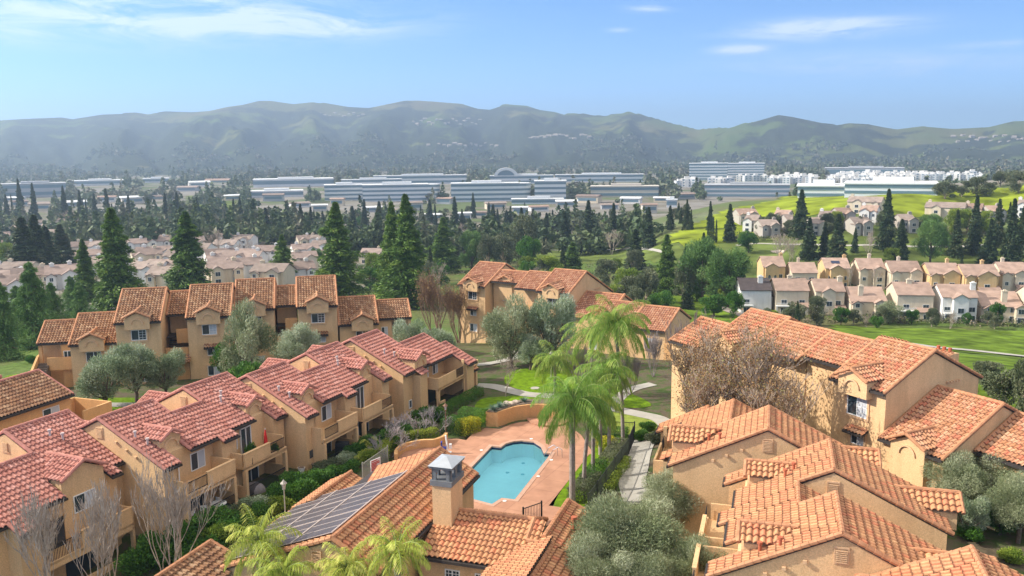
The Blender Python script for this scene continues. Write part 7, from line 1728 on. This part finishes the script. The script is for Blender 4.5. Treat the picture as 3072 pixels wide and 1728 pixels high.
# low pale buildings scattered among the valley trees
VB = [(60, 620, 46, 5), (120, 634, 60, 5), (232, 618, 70, 6), (320, 606, 50, 5), (400, 612, 64, 5), (470, 600, 44, 5), (600, 560, 60, 7), (650, 548, 70, 7), (700, 602, 50, 6), (905, 622, 56, 6), (960, 634, 44, 6), (1010, 618, 40, 5), (1120, 636, 54, 6), (1190, 650, 46, 5), (1240, 632, 60, 6), (1300, 660, 50, 6), (1392, 668, 44, 7), (1436, 652, 52, 6), (1490, 628, 60, 6), (1560, 648, 44, 6), (1620, 634, 56, 6), (1700, 622, 64, 6), (1760, 610, 70, 7), (1830, 628, 50, 6), (1890, 612, 60, 6), (1950, 640, 44, 6), (1986, 606, 50, 6), (2060, 598, 54, 6), (560, 574, 60, 6), (820, 604, 60, 6), (1330, 612, 46, 5), (40, 604, 50, 6)]
for i, (x, yb, w_px, hp) in enumerate(sorted(VB)):
    p = GT(x, yb); d = fwd(p); w = w_px * d / FPX; h = 4.5 + (i % 3) * 1.6; r = empty('valley_building', tuple(p), -math.atan2(p[0], p[1]) + ((i * 29) % 50 - 25) / 60); RECTS.append((x - w_px / 2, x + w_px / 2, yb - hp, yb, d))
    tag(r, f'low pale-roofed building among the valley trees, number {i + 1} of {len(VB)} from the left', 'building', 'low buildings among the valley trees')
    k = MB(); k.box(-w / 2, w / 2, 0, w * .55, -3, h); k.build('wall', [STUC_WH, OFF_C, STUC_W, OFF_D][i % 4], r); k = MB(); k.box(-w * .42, w * .42, -.12, .02, h * .35, h * .75); k.build('window_band', OFF_GL, r)
    k = MB(); zt = h + w * .07; k.prism([(-.8, h), (w * .275, zt), (w * .55 + .8, h), (w * .55 + .8, h - .4), (-.8, h - .4)], -w / 2 - .8, w / 2 + .8, lambda s_, t, z: (s_, t, z)); k.build('roof', [OFF_W, T_TAUPE, T_GREYB, OFF_W, T_PINK][i % 5], r)
# the big arch
p = GT(1518, 552); d = fwd(p); R_ = 36 * d / FPX; r = empty('entrance_arch', (p[0], p[1], p[2]), 0); tag(r, 'large pale half-round arch above the long white building in the valley', 'arch')
for nm, ra, rb_, mt, dep in (('arch_rib', 1.0, .72, OFF_W, 22), ('arch_glass', .72, .0, OFF_GL, 18)):
    k = MB(); zoff = (552 - 530) * d / FPX
    for i in range(20):
        a_, b_ = PI * i / 20, PI * (i + 1) / 20
        q = [(R_ * c * math.cos(g), y, zoff + R_ * .72 * c * math.sin(g)) for y in (0 if nm == 'arch_rib' else 2, dep) for (g, c) in ((a_, max(rb_, .001)), (b_, max(rb_, .001)), (b_, ra), (a_, ra))]
        k.hexa(q)
    k.build(nm, mt, r)
# white townhouses
TH_W = simple('townhouse_white', (.58, .59, .60, 1), .8)
rt_ = np.random.default_rng(5)
protos = []
for v in range(3):
    r = empty('townhouse', (0, 0, 0)); k = MB(); k.box(-5, 5, 0, 11, -2, 9.5); k.box(-5 + 3 * v, -1 + 3 * v, -1.2, 0, 0, 8.5); k.build('wall', [TH_W, STUC_WH, TH_W][v], r)
    for f in range(3): k = MB(); k.box(-3.5, -1.5, -1.3 if v == 0 else -.1, .02, 1.2 + 3 * f, 2.7 + 3 * f); k.build('window', OFF_GL, r); k = MB(); k.box(1.2, 3.6, -.12 if v < 2 else -1.3, .02, 1.2 + 3 * f, 2.7 + 3 * f); k.build('window', OFF_GL, r)
    k = MB(); k.box(-2, 3, 3, 8, 9.5, 12.0); k.build('roof_room', STUC_WH, r); protos.append(r)
first = [True] * 3; spots = []
for (xa, xb, yy, n) in ((2480, 2700, 548, 16), (2486, 2745, 541, 17), (2500, 2800, 535, 18), (2520, 2950, 529, 20), (2300, 2455, 545, 9), (2210, 2440, 538, 10), (2035, 2080, 556, 3), (2130, 2200, 552, 4), (2760, 2950, 536, 8)):
    for i in range(n): spots.append((xa + (xb - xa) * (i + .5) / n + rt_.uniform(-3, 3), yy + rt_.uniform(-1.2, 1.2)))
spots.sort()
ORD = ['leftmost'] + ['%s' % s for s in ()]
for i, (x, y) in enumerate(spots):
    p = GT(x, y + 6); v = i % 3; o = protos[v] if first[v] else copy_tree(protos[v]); first[v] = False; o.location = (p[0], p[1], p[2]); o.rotation_euler.z = -math.atan2(p[0], p[1]) + rt_.uniform(-.4, .4); s = rt_.uniform(.9, 1.35); o.scale = (s * 1.15, s, s)
    tag(o, f'white three-storey townhouse behind the green hill, number {i + 1} of {len(spots)} from the left', 'townhouse', 'white townhouses behind the hill')
    RECTS.append((x - 8, x + 8, y - 6, y + 6, fwd(p)))
def hill_hit(px, py):
    d = ray(px, py); k = 2550.0
    while k < 8000:
        p = d * k; r_ = math.hypot(p[0], p[1])
        if CAMH + p[2] < hill_h(p[0], p[1], r_, math.degrees(math.atan2(p[0], p[1]))): return np.array([p[0], p[1], CAMH + p[2]])
        k += 12
    return None
sh = MB(); sh.prism([(-4, -3), (-4, 4), (0, 6.2), (4, 4), (4, -3)], -6, 6, lambda s, t, z: (s, t, z)); HS = sh.build('hillside_house', simple('far_house', (.38, .33, .28, 1), .9))
n_ = 0; hs_px = [(x, y) for x, y in zip(np.linspace(1240, 1440, 18), 366 + 8 * np.sin(np.arange(18) * 1.7))] + [(x, y) for x, y in zip(np.linspace(1285, 1490, 14), 436 + 4 * np.sin(np.arange(14) * 2.1))] + [(x, y) for x, y in zip(np.linspace(1590, 1690, 10), 416 - np.arange(10) * 1.2)] + [(x, 412 + 6 * math.sin(x)) for x in np.linspace(1700, 1780, 8)] + [(x, 345 + 5 * math.sin(x)) for x in np.linspace(960, 1090, 10)] + [(x, 418 + 9 * math.sin(x * .7)) for x in np.linspace(2860, 3070, 16)]
hs_px = [(x, y) for x, y in hs_px]; hits = []
for (x, y) in hs_px:
    h_ = hill_hit(x, y)
    if h_ is not None: hits.append((x, h_))
hits.sort(key=lambda q: q[0])
for i, (x, h_) in enumerate(hits):
    o = HS if i == 0 else copy_tree(HS); o.location = tuple(h_ + np.array([0, 0, -1])); o.rotation_euler.z = (i * 37 % 100) / 100 - .5; s = .9 + (i * 53 % 100) / 130; o.scale = (s, s, s)
    tag(o, f'tiny pale house on the far hillside, number {i + 1} of {len(hits)} from the left', 'house', 'tiny houses on the far hills')

# ================================================================ TREES OF THE MIDDLE DISTANCE
def names(lst, base):
    n = len(lst); o = sorted(range(n), key=lambda i: lst[i][0]); L = [None] * n
    for k, i in enumerate(o): L[i] = f'{base}, number {k + 1} of {n} from the left'
    return L
BIG = [(357, 935, 630, 165, 'biggest green conifer at the left, directly behind the three-storey row'), (572, 885, 640, 155, 'big green conifer second from the left behind the three-storey row'), (852, 850, 706, 92, 'short bright green conifer above the middle of the three-storey row'), (1017, 890, 612, 160, 'big green conifer behind the right end of the three-storey row'), (1225, 925, 592, 160, 'tallest central conifer, right half of the twin'), (1183, 915, 612, 110, 'left half of the tall central twin conifer'), (1332, 815, 655, 112, 'rounded green conifer right of the central twin'), (80, 835, 655, 115, 'dark conifer at far left, left of three'), (118, 830, 648, 95, 'dark conifer at far left, middle of three'), (148, 825, 682, 85, 'dark conifer at far left, right of three'), (190, 812, 676, 100, 'pointed blue green conifer right of the dark three'), (262, 905, 722, 90, 'narrow conifer left of the biggest green one'), (1717, 822, 728, 80, 'dark green conifer behind the centre building roof'), (1998, 878, 706, 90, 'conifer with a bare trunk at the end of the green slope')]
for i, (x, yb, yt, w, lab) in enumerate(BIG): tree('conifer' if i not in (7, 8, 9, 10) else 'dark', x, yb, yt, w * 1.3, lab, 'large conifers beyond the apartments')
MID = [(24, 672, 585, 34), (66, 676, 540, 40), (107, 676, 552, 40), (197, 668, 560, 38), (245, 668, 571, 32), (288, 668, 582, 34), (325, 672, 568, 38), (390, 664, 585, 34), (500, 672, 580, 32), (535, 668, 577, 32), (595, 672, 592, 36), (705, 690, 598, 36), (724, 690, 594, 32), (765, 705, 630, 50), (800, 712, 625, 62), (862, 712, 636, 54), (905, 712, 614, 48), (935, 705, 622, 40), (1140, 705, 606, 52), (1420, 655, 580, 28), (1365, 690, 592, 42), (1520, 700, 632, 44), (1565, 735, 625, 56), (1640, 730, 640, 50), (1695, 735, 636, 54), (1765, 735, 604, 70), (1840, 745, 612, 54), (1945, 745, 624, 66), (1905, 810, 690, 86), (2188, 725, 614, 58), (2400, 715, 572, 76), (2425, 780, 655, 70), (2510, 786, 645, 92), (2657, 752, 572, 76), (2700, 786, 660, 72), (2865, 772, 632, 60), (2920, 764, 590, 68), (2966, 792, 660, 72), (3030, 792, 600, 80), (3062, 772, 622, 70), (2990, 742, 600, 60), (1060, 700, 620, 44), (1095, 690, 600, 38), (1480, 690, 615, 44), (1600, 700, 628, 48), (1290, 670, 600, 40), (2060, 690, 600, 34), (2130, 690, 605, 34), (2010, 690, 618, 40)]
for (x, yb, yt, w), lab in zip(MID, names(MID, 'dark pointed conifer of the middle distance')): tree('dark', x, yb, yt, w, lab, 'dark conifers of the middle distance')
CY = [(2124, 730, 662, 9), (2132, 727, 655, 10), (2139, 732, 651, 10), (2148, 730, 660, 9), (40, 665, 585, 9), (253, 668, 598, 9), (262, 670, 596, 9), (676, 690, 630, 8), (918, 712, 640, 14), (945, 706, 632, 10), (1703, 640, 626, 6)]
for i, (x, yb, yt, w) in enumerate(CY): tree('cypress', x, yb, yt, w, ['thin cypress on the green hill, first of four from the left', 'thin cypress on the green hill, second of four from the left', 'thin cypress on the green hill, third of four and tallest', 'thin cypress on the green hill, rightmost of four', 'thin cypress among the conifers at the far left edge', 'left one of a cypress pair beside the bare tree at far left', 'right one of a cypress pair beside the bare tree at far left', 'single thin cypress above the pale chimneys in the left valley', 'tall cypress above the cream house with the bay window', 'cypress right of the tall one above the bay-window house', 'tiny cypress in the centre of the valley'][i], 'thin cypresses')
PN = [(20, 1080, 850, 190, 'pine', 'feathery pine cut by the left edge, lowest of the group'), (165, 1020, 850, 150, 'pine', 'green pine low between the large left pine and the ochre row'), (245, 985, 850, 130, 'pine', 'green pine touching the left end of the three-storey row roof'), (110, 1045, 790, 215, 'pine', 'large bright green pine at the left in front of the white houses'), (60, 1000, 860, 150, 'pine', 'feathery green pine at the left edge beside the large one'), (220, 960, 830, 110, 'pine', 'green pine between the big conifer and the large left pine'), (2105, 905, 702, 150, 'pine', 'broad green pine beyond the slope, left of the pair by the houses'), (2185, 920, 742, 150, 'pine', 'broad green pine beyond the slope, right of the pair by the houses'), (2790, 790, 650, 95, 'pine', 'blue green pine beside the second right house row'), (2600, 0, 0, 0, '', '')][:9]
for x, yb, yt, w, k, lab in PN: tree('lpine' if x < 300 else k, x, yb, yt, w, lab, 'broad pines')
BR = [(1645, 842, 766, 115, 'lime'), (1885, 905, 792, 90, 'lime'), (1938, 920, 800, 85, 'grey'), (1985, 945, 868, 80, 'green'), (1905, 940, 862, 62, 'grey'), (1850, 925, 850, 72, 'grey'), (2050, 905, 800, 70, 'grey'), (2240, 935, 872, 62, 'lime'), (2140, 950, 880, 95, 'green'), (2200, 955, 865, 62, 'green'), (1415, 815, 690, 75, 'pine'), (1468, 820, 700, 75, 'grey'), (1575, 790, 650, 92, 'grey'), (1590, 825, 705, 80, 'green'), (1510, 800, 700, 80, 'grey'), (1820, 860, 780, 80, 'grey'), (2835, 598, 545, 78, 'grey'), (2930, 590, 533, 94, 'grey'), (3000, 560, 513, 60, 'grey'), (3055, 580, 515, 75, 'grey'), (2885, 592, 556, 40, 'grey'), (2665, 970, 908, 92, 'olive'), (2735, 972, 925, 44, 'green'), (2795, 980, 925, 44, 'grey'), (2990, 975, 905, 44, 'green'), (2560, 975, 925, 50, 'grey'), (2450, 975, 890, 70, 'grey'), (2380, 975, 905, 80, 'grey'), (2680, 786, 738, 60, 'lime'), (2860, 700, 625, 66, 'lime'), (2900, 700, 620, 70, 'lime'), (2245, 760, 690, 66, 'green'), (2350, 0, 0, 0, ''), (330, 690, 640, 80, 'grey'), (440, 700, 650, 50, 'grey'), (375, 690, 640, 60, 'grey'), (545, 700, 640, 50, 'grey'), (580, 690, 637, 40, 'lime'), (630, 715, 655, 50, 'grey'), (735, 715, 640, 70, 'grey'), (770, 712, 632, 60, 'grey'), (22, 800, 720, 50, 'lime'), (440, 0, 0, 0, ''), (1000, 705, 650, 50, 'grey'), (1160, 720, 665, 60, 'lime'), (1180, 0, 0, 0, ''), (480, 700, 655, 40, 'green'), (415, 745, 715, 50, 'lime'), (2960, 1165, 1085, 110, 'grey'), (3010, 1240, 1100, 140, 'grey'), (3075, 1270, 1080, 120, 'grey'), (2320, 965, 930, 50, 'lime'), (950, 800, 740, 40, 'green'), (1120, 830, 750, 60, 'lime'), (1110, 870, 800, 90, 'green'), (1280, 850, 780, 60, 'grey'), (2425, 0, 0, 0, '')]
BR = [b for b in BR if b[3] > 0]
by = {}
for b in BR: by.setdefault(b[4], []).append(b)
for k, lst in by.items():
    nm = {'lime': 'yellow green leafy tree beyond the apartments', 'grey': 'dull grey green rounded tree beyond the apartments', 'green': 'fresh green rounded tree beyond the apartments', 'pine': 'blue green soft-needled tree beyond the apartments', 'olive': 'pale tan bushy tree at the houses'}[k]
    for (x, yb, yt, w, _), lab in zip(lst, names(lst, nm)): tree(k, x, yb, yt, w, lab, {'lime': 'yellow green trees', 'grey': 'grey green trees', 'green': 'fresh green trees', 'pine': 'soft pines', 'olive': 'tan trees'}[k])
BB = [(660, 775, 690, 70), (205, 700, 630, 90), (1835, 765, 690, 60), (2610, 790, 700, 56), (2330, 800, 700, 90), (2370, 800, 720, 60), (740, 790, 720, 60), (2610, 740, 690, 30), (1460, 905, 830, 60), (2290, 985, 930, 60), (2620, 870, 800, 40), (2550, 870, 800, 36), (1650, 0, 0, 0)][:12]
for (x, yb, yt, w), lab in zip(BB, names(BB, 'leafless pale-branched tree of the middle distance')): tree('bare', x, yb, yt, w, lab, 'leafless trees of the middle distance')
# loose trees between the named ones
rg = np.random.default_rng(77); FT = []
def free(x, y, m_=6):
    return not any(a - m_ < x < b + m_ and t_ - 2 < y < bb + 4 for a, b, t_, bb, _ in RECTS)
HB = [(x0, x1, yb) for (x0, x1, yb, *_) in RT + RB] + EXTRA + [(x0, x1, yb) for x0, x1, yb, k in LH] + [(2100 + a * .3773, 2100 + b * .3773, 480 + y * .3773) for a, b, y in HH]
def free2(x, y): return not any(a - 8 < x < b + 8 and yb - 12 < y < yb + 34 for a, b, yb in HB)
for _ in range(62):
    if _ < 40: x, y = rg.uniform(1150, 1700), rg.uniform(715, 880)
    else: x, y = rg.uniform(1840, 2230), rg.uniform(800, 930)
    if 1560 < x < 1850 and 738 < y < 800: continue
    FT.append((x, y, rg.choice(['dark', 'grey', 'green', 'lime', 'bare', 'pine'], p=[.24, .3, .1, .12, .1, .14])))
tries = 0
for _ in range(50):
    x, y = rg.uniform(2230, 3120), rg.choice([rg.uniform(975, 990), rg.uniform(905, 912), rg.uniform(815, 835), rg.uniform(690, 705)])
    FT.append((x, y, rg.choice(['grey', 'green', 'lime', 'bare', 'pine', 'dark'], p=[.3, .2, .12, .18, .1, .1])))
while len(FT) < 262 and tries < 4000:
    tries += 1; x = rg.uniform(-60, 3130); y = rg.uniform(640, 800)
    if x > 1960 and not (x < 2080 and y < 700): 
        if not (y > 655 and rg.uniform() < .12): continue
    if 1600 < x < 2200 and 745 < y: continue
    if x < 1150 and y > 690 and rg.uniform() < .75: continue
    if not free2(x, y): continue
    FT.append((x, y, rg.choice(['dark', 'grey', 'green', 'bare', 'dark', 'dark'], p=[.2, .3, .1, .1, .15, .15])))
byk = {}
for f in FT: byk.setdefault(f[2], []).append(f)
for k, lst in byk.items():
    nm = {'dark': 'small dark conifer between houses and valley', 'grey': 'small grey green tree between houses and valley', 'green': 'small green tree between houses and valley', 'bare': 'small leafless tree between houses and valley', 'lime': 'small lime tree between houses and valley', 'pine': 'small pine between houses and valley'}[k]
    for (x, y, _), lab in zip(lst, names(lst, nm)):
        p = GT(x, y); h = (rg.uniform(8, 15) if k == 'dark' else rg.uniform(5.5, 9.5)) * (.55 if x > 2230 and y > 800 else 1); d = fwd(p); hp = h * FPX / d
        tree(k, x, y, y - hp, hp * (rg.uniform(.38, .5) if k == 'dark' else rg.uniform(.8, 1.1)), lab, 'scattered trees of the middle distance')
# the wooded valley: thousands of crowns that read as one mass
def woodland(name, n, r0, r1, amin, amax, seed, mat, hill=False, size=(5, 10), conf=.35, cover=-.05, blades_=20):
    rng = np.random.default_rng(seed); P = []; U = []; V = []; TT = []; cnt = 0
    while cnt < n:
        a = math.radians(rng.uniform(amin, amax)); r = math.exp(rng.uniform(math.log(r0), math.log(r1))); x, y = r * math.sin(a), r * math.cos(a)
        nz = noise.noise(Vector((x * .0042, y * .0042, seed))) + .6 * noise.noise(Vector((x * .013, y * .013, seed + 3)))
        if nz < cover: cnt += .12; continue
        z = hill_h(x, y, r, math.degrees(a)) if hill else T(x, y)
        X, Y = PX((x, y, z)); dd = fwd((x, y, z)); s = rng.uniform(*size)
        up = s * 1.6 * FPX / dd
        if any(a_ - 6 < X < b_ + 6 and Y > bb - (bb - t_) * .25 - 0 and Y - up < bb - (bb - t_) * .3 and dd < de for a_, b_, t_, bb, de in RECTS): cnt += .05; continue
        if any(a_ - 2 < X < b_ + 2 and abs(dd - de) < 55 for a_, b_, t_, bb, de in RECTS): continue
        if not hill and X > 1900 and dd < 700 and dd > 380 and X > 1980: continue
        cnt += 1
        m_ = blades_; cf = rng.uniform() < conf
        if cf:
            H = s * rng.uniform(1.5, 2.3); f = rng.uniform(0, 1, m_); an = rng.uniform(0, 6.28, m_); rad = s * .42 * (1 - f) ** .8
            q = np.stack([rad * np.cos(an), rad * np.sin(an), f * H], 1); sz = s * .30 * (20 / m_) ** .45
        else:
            q = rvec(m_, rng) * s * .55 * rng.uniform(.6, 1, m_)[:, None]; q[:, 2] = q[:, 2] * .8 + s * .65; sz = s * .36 * (20 / m_) ** .45
        q += np.array([x, y, z]); u, v = blades(q, sz * 2, sz * 1.3, rng); P.append(q); U.append(u); V.append(v); TT.append(np.full(m_, rng.uniform(0, 1)) * .7 + rng.uniform(0, .2, m_))
    P = np.concatenate(P); c0 = P.mean(0)
    o = bpy.data.objects.new(name, leaf_mesh(name, P - c0, np.concatenate(U), np.concatenate(V), np.concatenate(TT), mat)); COL.objects.link(o); o.location = c0
    tag(o, kind='stuff'); return o
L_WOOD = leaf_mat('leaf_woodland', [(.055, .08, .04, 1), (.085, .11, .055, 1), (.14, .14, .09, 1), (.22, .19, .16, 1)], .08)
LEFTV = ply_px = [(-200, 690), (560, 690), (760, 720), (1130, 700), (1130, 860), (560, 900), (250, 960), (-300, 1000)]
def pave_mat():
    m, N, L, b = nt('suburb_ground'); b.inputs['Roughness'].default_value = .95
    g = N.new('ShaderNodeNewGeometry'); n1 = N.new('ShaderNodeTexNoise'); n1.inputs['Scale'].default_value = .07; n1.inputs['Detail'].default_value = 8; L.new(g.outputs['Position'], n1.inputs['Vector'])
    r = ramp(N, [(.38, (.05, .08, .025, 1)), (.46, (.13, .12, .07, 1)), (.54, (.23, .21, .19, 1)), (.66, (.30, .28, .26, 1))]); L.new(n1.outputs[0], r.inputs[0]); L.new(r.outputs[0], b.inputs['Base Color']); return m
drape_patch('suburb_ground', [tuple(GT(x, y)[:2]) for x, y in LEFTV], pave_mat(), .1, 4)
def undergrowth(name, polys, n, seed, mat, lab):
    rng = np.random.default_rng(seed); P = []; U = []; V = []; TT = []; k = 0; t = 0
    while k < n and t < n * 8:
        t += 1; pg = polys[int(rng.integers(len(polys)))]; xs = [q[0] for q in pg]; ys = [q[1] for q in pg]; x, y = rng.uniform(min(xs), max(xs)), rng.uniform(min(ys), max(ys))
        if not inpoly(x, y, pg) or noise.noise(Vector((x * .03, y * .03, seed))) < -.15: continue
        k += 1; s = rng.uniform(1.0, 2.6); m_ = 46; q = rvec(m_, rng) * s * rng.uniform(.5, 1, m_)[:, None]; q[:, 2] = np.abs(q[:, 2]) * .9; q += np.array([x, y, T(x, y)]); u, v = blades(q, .55, .32, rng)
        P.append(q); U.append(u); V.append(v); TT.append(np.full(m_, rng.uniform(0, 1)) * .75 + rng.uniform(0, .2, m_))
    P = np.concatenate(P); c0 = P.mean(0); o = bpy.data.objects.new(name, leaf_mesh(name, P - c0, np.concatenate(U), np.concatenate(V), np.concatenate(TT), mat)); COL.objects.link(o); o.location = c0; tag(o, lab, 'undergrowth', kind='stuff')
L_UND = leaf_mat('leaf_undergrowth', [(.045, .07, .025, 1), (.08, .11, .035, 1), (.14, .12, .07, 1), (.22, .17, .13, 1)], .12)
PP = lambda pts: [tuple(GT(x, y)[:2]) for x, y in pts]
undergrowth('undergrowth', [PP(LEFTV)], 950, 21, L_UND, 'garden bushes between the houses of the left valley')
undergrowth('undergrowth', [PP([(1600, 790), (1850, 790), (2230, 850), (2260, 960), (1960, 870), (1850, 960), (1600, 900)]), PP([(2200, 960), (3150, 985), (3150, 955), (2200, 925)]), PP([(2270, 870), (3150, 900), (3150, 860), (2270, 835)])], 420, 22, L_UND, 'bushes along the slope and behind the right-hand houses')
undergrowth('undergrowth', [PP([(1050, 720), (1600, 720), (1620, 800), (1600, 900), (1050, 900)]), PP([(2200, 700), (3150, 690), (3150, 705), (2200, 718)])], 420, 23, L_UND, 'bushes in the middle distance behind the centre building')
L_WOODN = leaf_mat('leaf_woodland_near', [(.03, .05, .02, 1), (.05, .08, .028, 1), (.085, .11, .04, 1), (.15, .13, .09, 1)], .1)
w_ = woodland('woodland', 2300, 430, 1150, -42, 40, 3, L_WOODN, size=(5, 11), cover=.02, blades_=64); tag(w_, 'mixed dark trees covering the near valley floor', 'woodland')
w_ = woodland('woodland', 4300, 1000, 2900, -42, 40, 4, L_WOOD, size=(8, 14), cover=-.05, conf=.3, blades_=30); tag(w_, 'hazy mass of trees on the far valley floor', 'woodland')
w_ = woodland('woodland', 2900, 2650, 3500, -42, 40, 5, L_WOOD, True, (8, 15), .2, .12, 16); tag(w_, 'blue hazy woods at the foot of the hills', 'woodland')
# ---------------------------------------------------------------- ground cover of the middle distance
HG = simple('hill_meadow', (.19, .235, .018, 1), .95, var=.5, scale=.09, bump=.5, bscale=.6, spec=.05)
GG = simple('golf_grass', (.115, .15, .035, 1), .95, var=.45, scale=.07, spec=.05)
DG = simple('slope_grass', (.10, .155, .017, 1), .95, var=.6, scale=.22, bump=.6, bscale=3, spec=.05)
ply = lambda pts: [tuple(GT(x, y)[:2]) for x, y in pts]
drape_patch('meadow', ply([(2110, 660), (2200, 625), (2330, 602), (2480, 585), (2700, 572), (2900, 570), (3072, 560), (3200, 560), (3200, 650), (3072, 640), (2900, 650), (2700, 652), (2560, 640), (2400, 650), (2270, 700), (2150, 735), (2060, 745), (1990, 720)]), HG, .25, 5)
drape_patch('golf_course', ply([(1600, 735), (1800, 722), (2050, 745), (2200, 715), (2500, 700), (3100, 690), (3100, 790), (2600, 800), (2300, 800), (2230, 850), (2100, 840), (1950, 780), (1700, 790), (1600, 765)]), GG, .2, 4)
drape_patch('green_slope', ply([(1962, 870), (2080, 872), (2140, 900), (2230, 950), (2310, 985), (2280, 1010), (2180, 1000), (2060, 1000), (1960, 960)]), DG, .15, 2.5)
drape_patch('green_slope', ply([(2500, 975), (2620, 985), (2900, 990), (3200, 995), (3200, 1075), (2900, 1060), (2780, 1045), (2600, 1030), (2480, 1010)]), DG, .15, 2.5)
drape_patch('green_slope', ply([(2780, 1050), (2900, 1065), (3200, 1085), (3200, 1420), (2900, 1400), (2900, 1130), (2760, 1090)]), DG, .15, 2.5)
drape_patch('meadow', ply([(560, 588), (700, 588), (760, 615), (720, 640), (640, 640), (560, 610)]), GG, .3, 8)
SAND = simple('bunker_sand', (.55, .45, .36, 1), .9)
o = drape_patch('sand_bunker', ply([(2310, 754), (2340, 751), (2356, 754), (2350, 760), (2318, 760)]), SAND, .35, .9, None)
if o: tag(o, 'pale oval sand bunker on the golf course', 'sand bunker', kind='thing')
strip('path', [GT(x, y)[:2] for x, y in ((2140, 915), (2190, 935), (2240, 955), (2290, 985), (2340, 1010))], 3.2, simple('path_earth', (.30, .25, .22, 1), .95, var=.1, scale=.5), .25)
strip('path', [GT(x, y)[:2] for x, y in ((2700, 1030), (2800, 1044), (2900, 1053), (3000, 1064), (3150, 1082))], 3.0, CONC, .3)
strip('path', [GT(x, y)[:2] for x, y in ((1620, 750), (1700, 752), (1850, 752), (1990, 758))], 2.2, CONC, .3)
strip('path', [GT(x, y)[:2] for x, y in ((2210, 738), (2280, 732), (2400, 735), (2560, 738), (2800, 742), (2960, 736))], 2.2, CONC, .3)
# ================================================================ HAZE
hz = MB(); hz.box(-9500, 9500, -400, 9800, -60, 420); hz = hz.build('haze', None or simple('haze_unused', (1, 1, 1, 1)), recalc=True); tag(hz, kind='stuff')
hm = bpy.data.materials.new('haze_air'); hm.use_nodes = True; hn = hm.node_tree; hn.nodes.clear()
out = hn.nodes.new('ShaderNodeOutputMaterial'); pv = hn.nodes.new('ShaderNodeVolumePrincipled'); pv.inputs['Color'].default_value = (.60, .78, 1.0, 1); pv.inputs['Density'].default_value = HAZE_D; pv.inputs['Anisotropy'].default_value = .5
hn.links.new(pv.outputs[0], out.inputs['Volume']); hz.data.materials.clear(); hz.data.materials.append(hm)
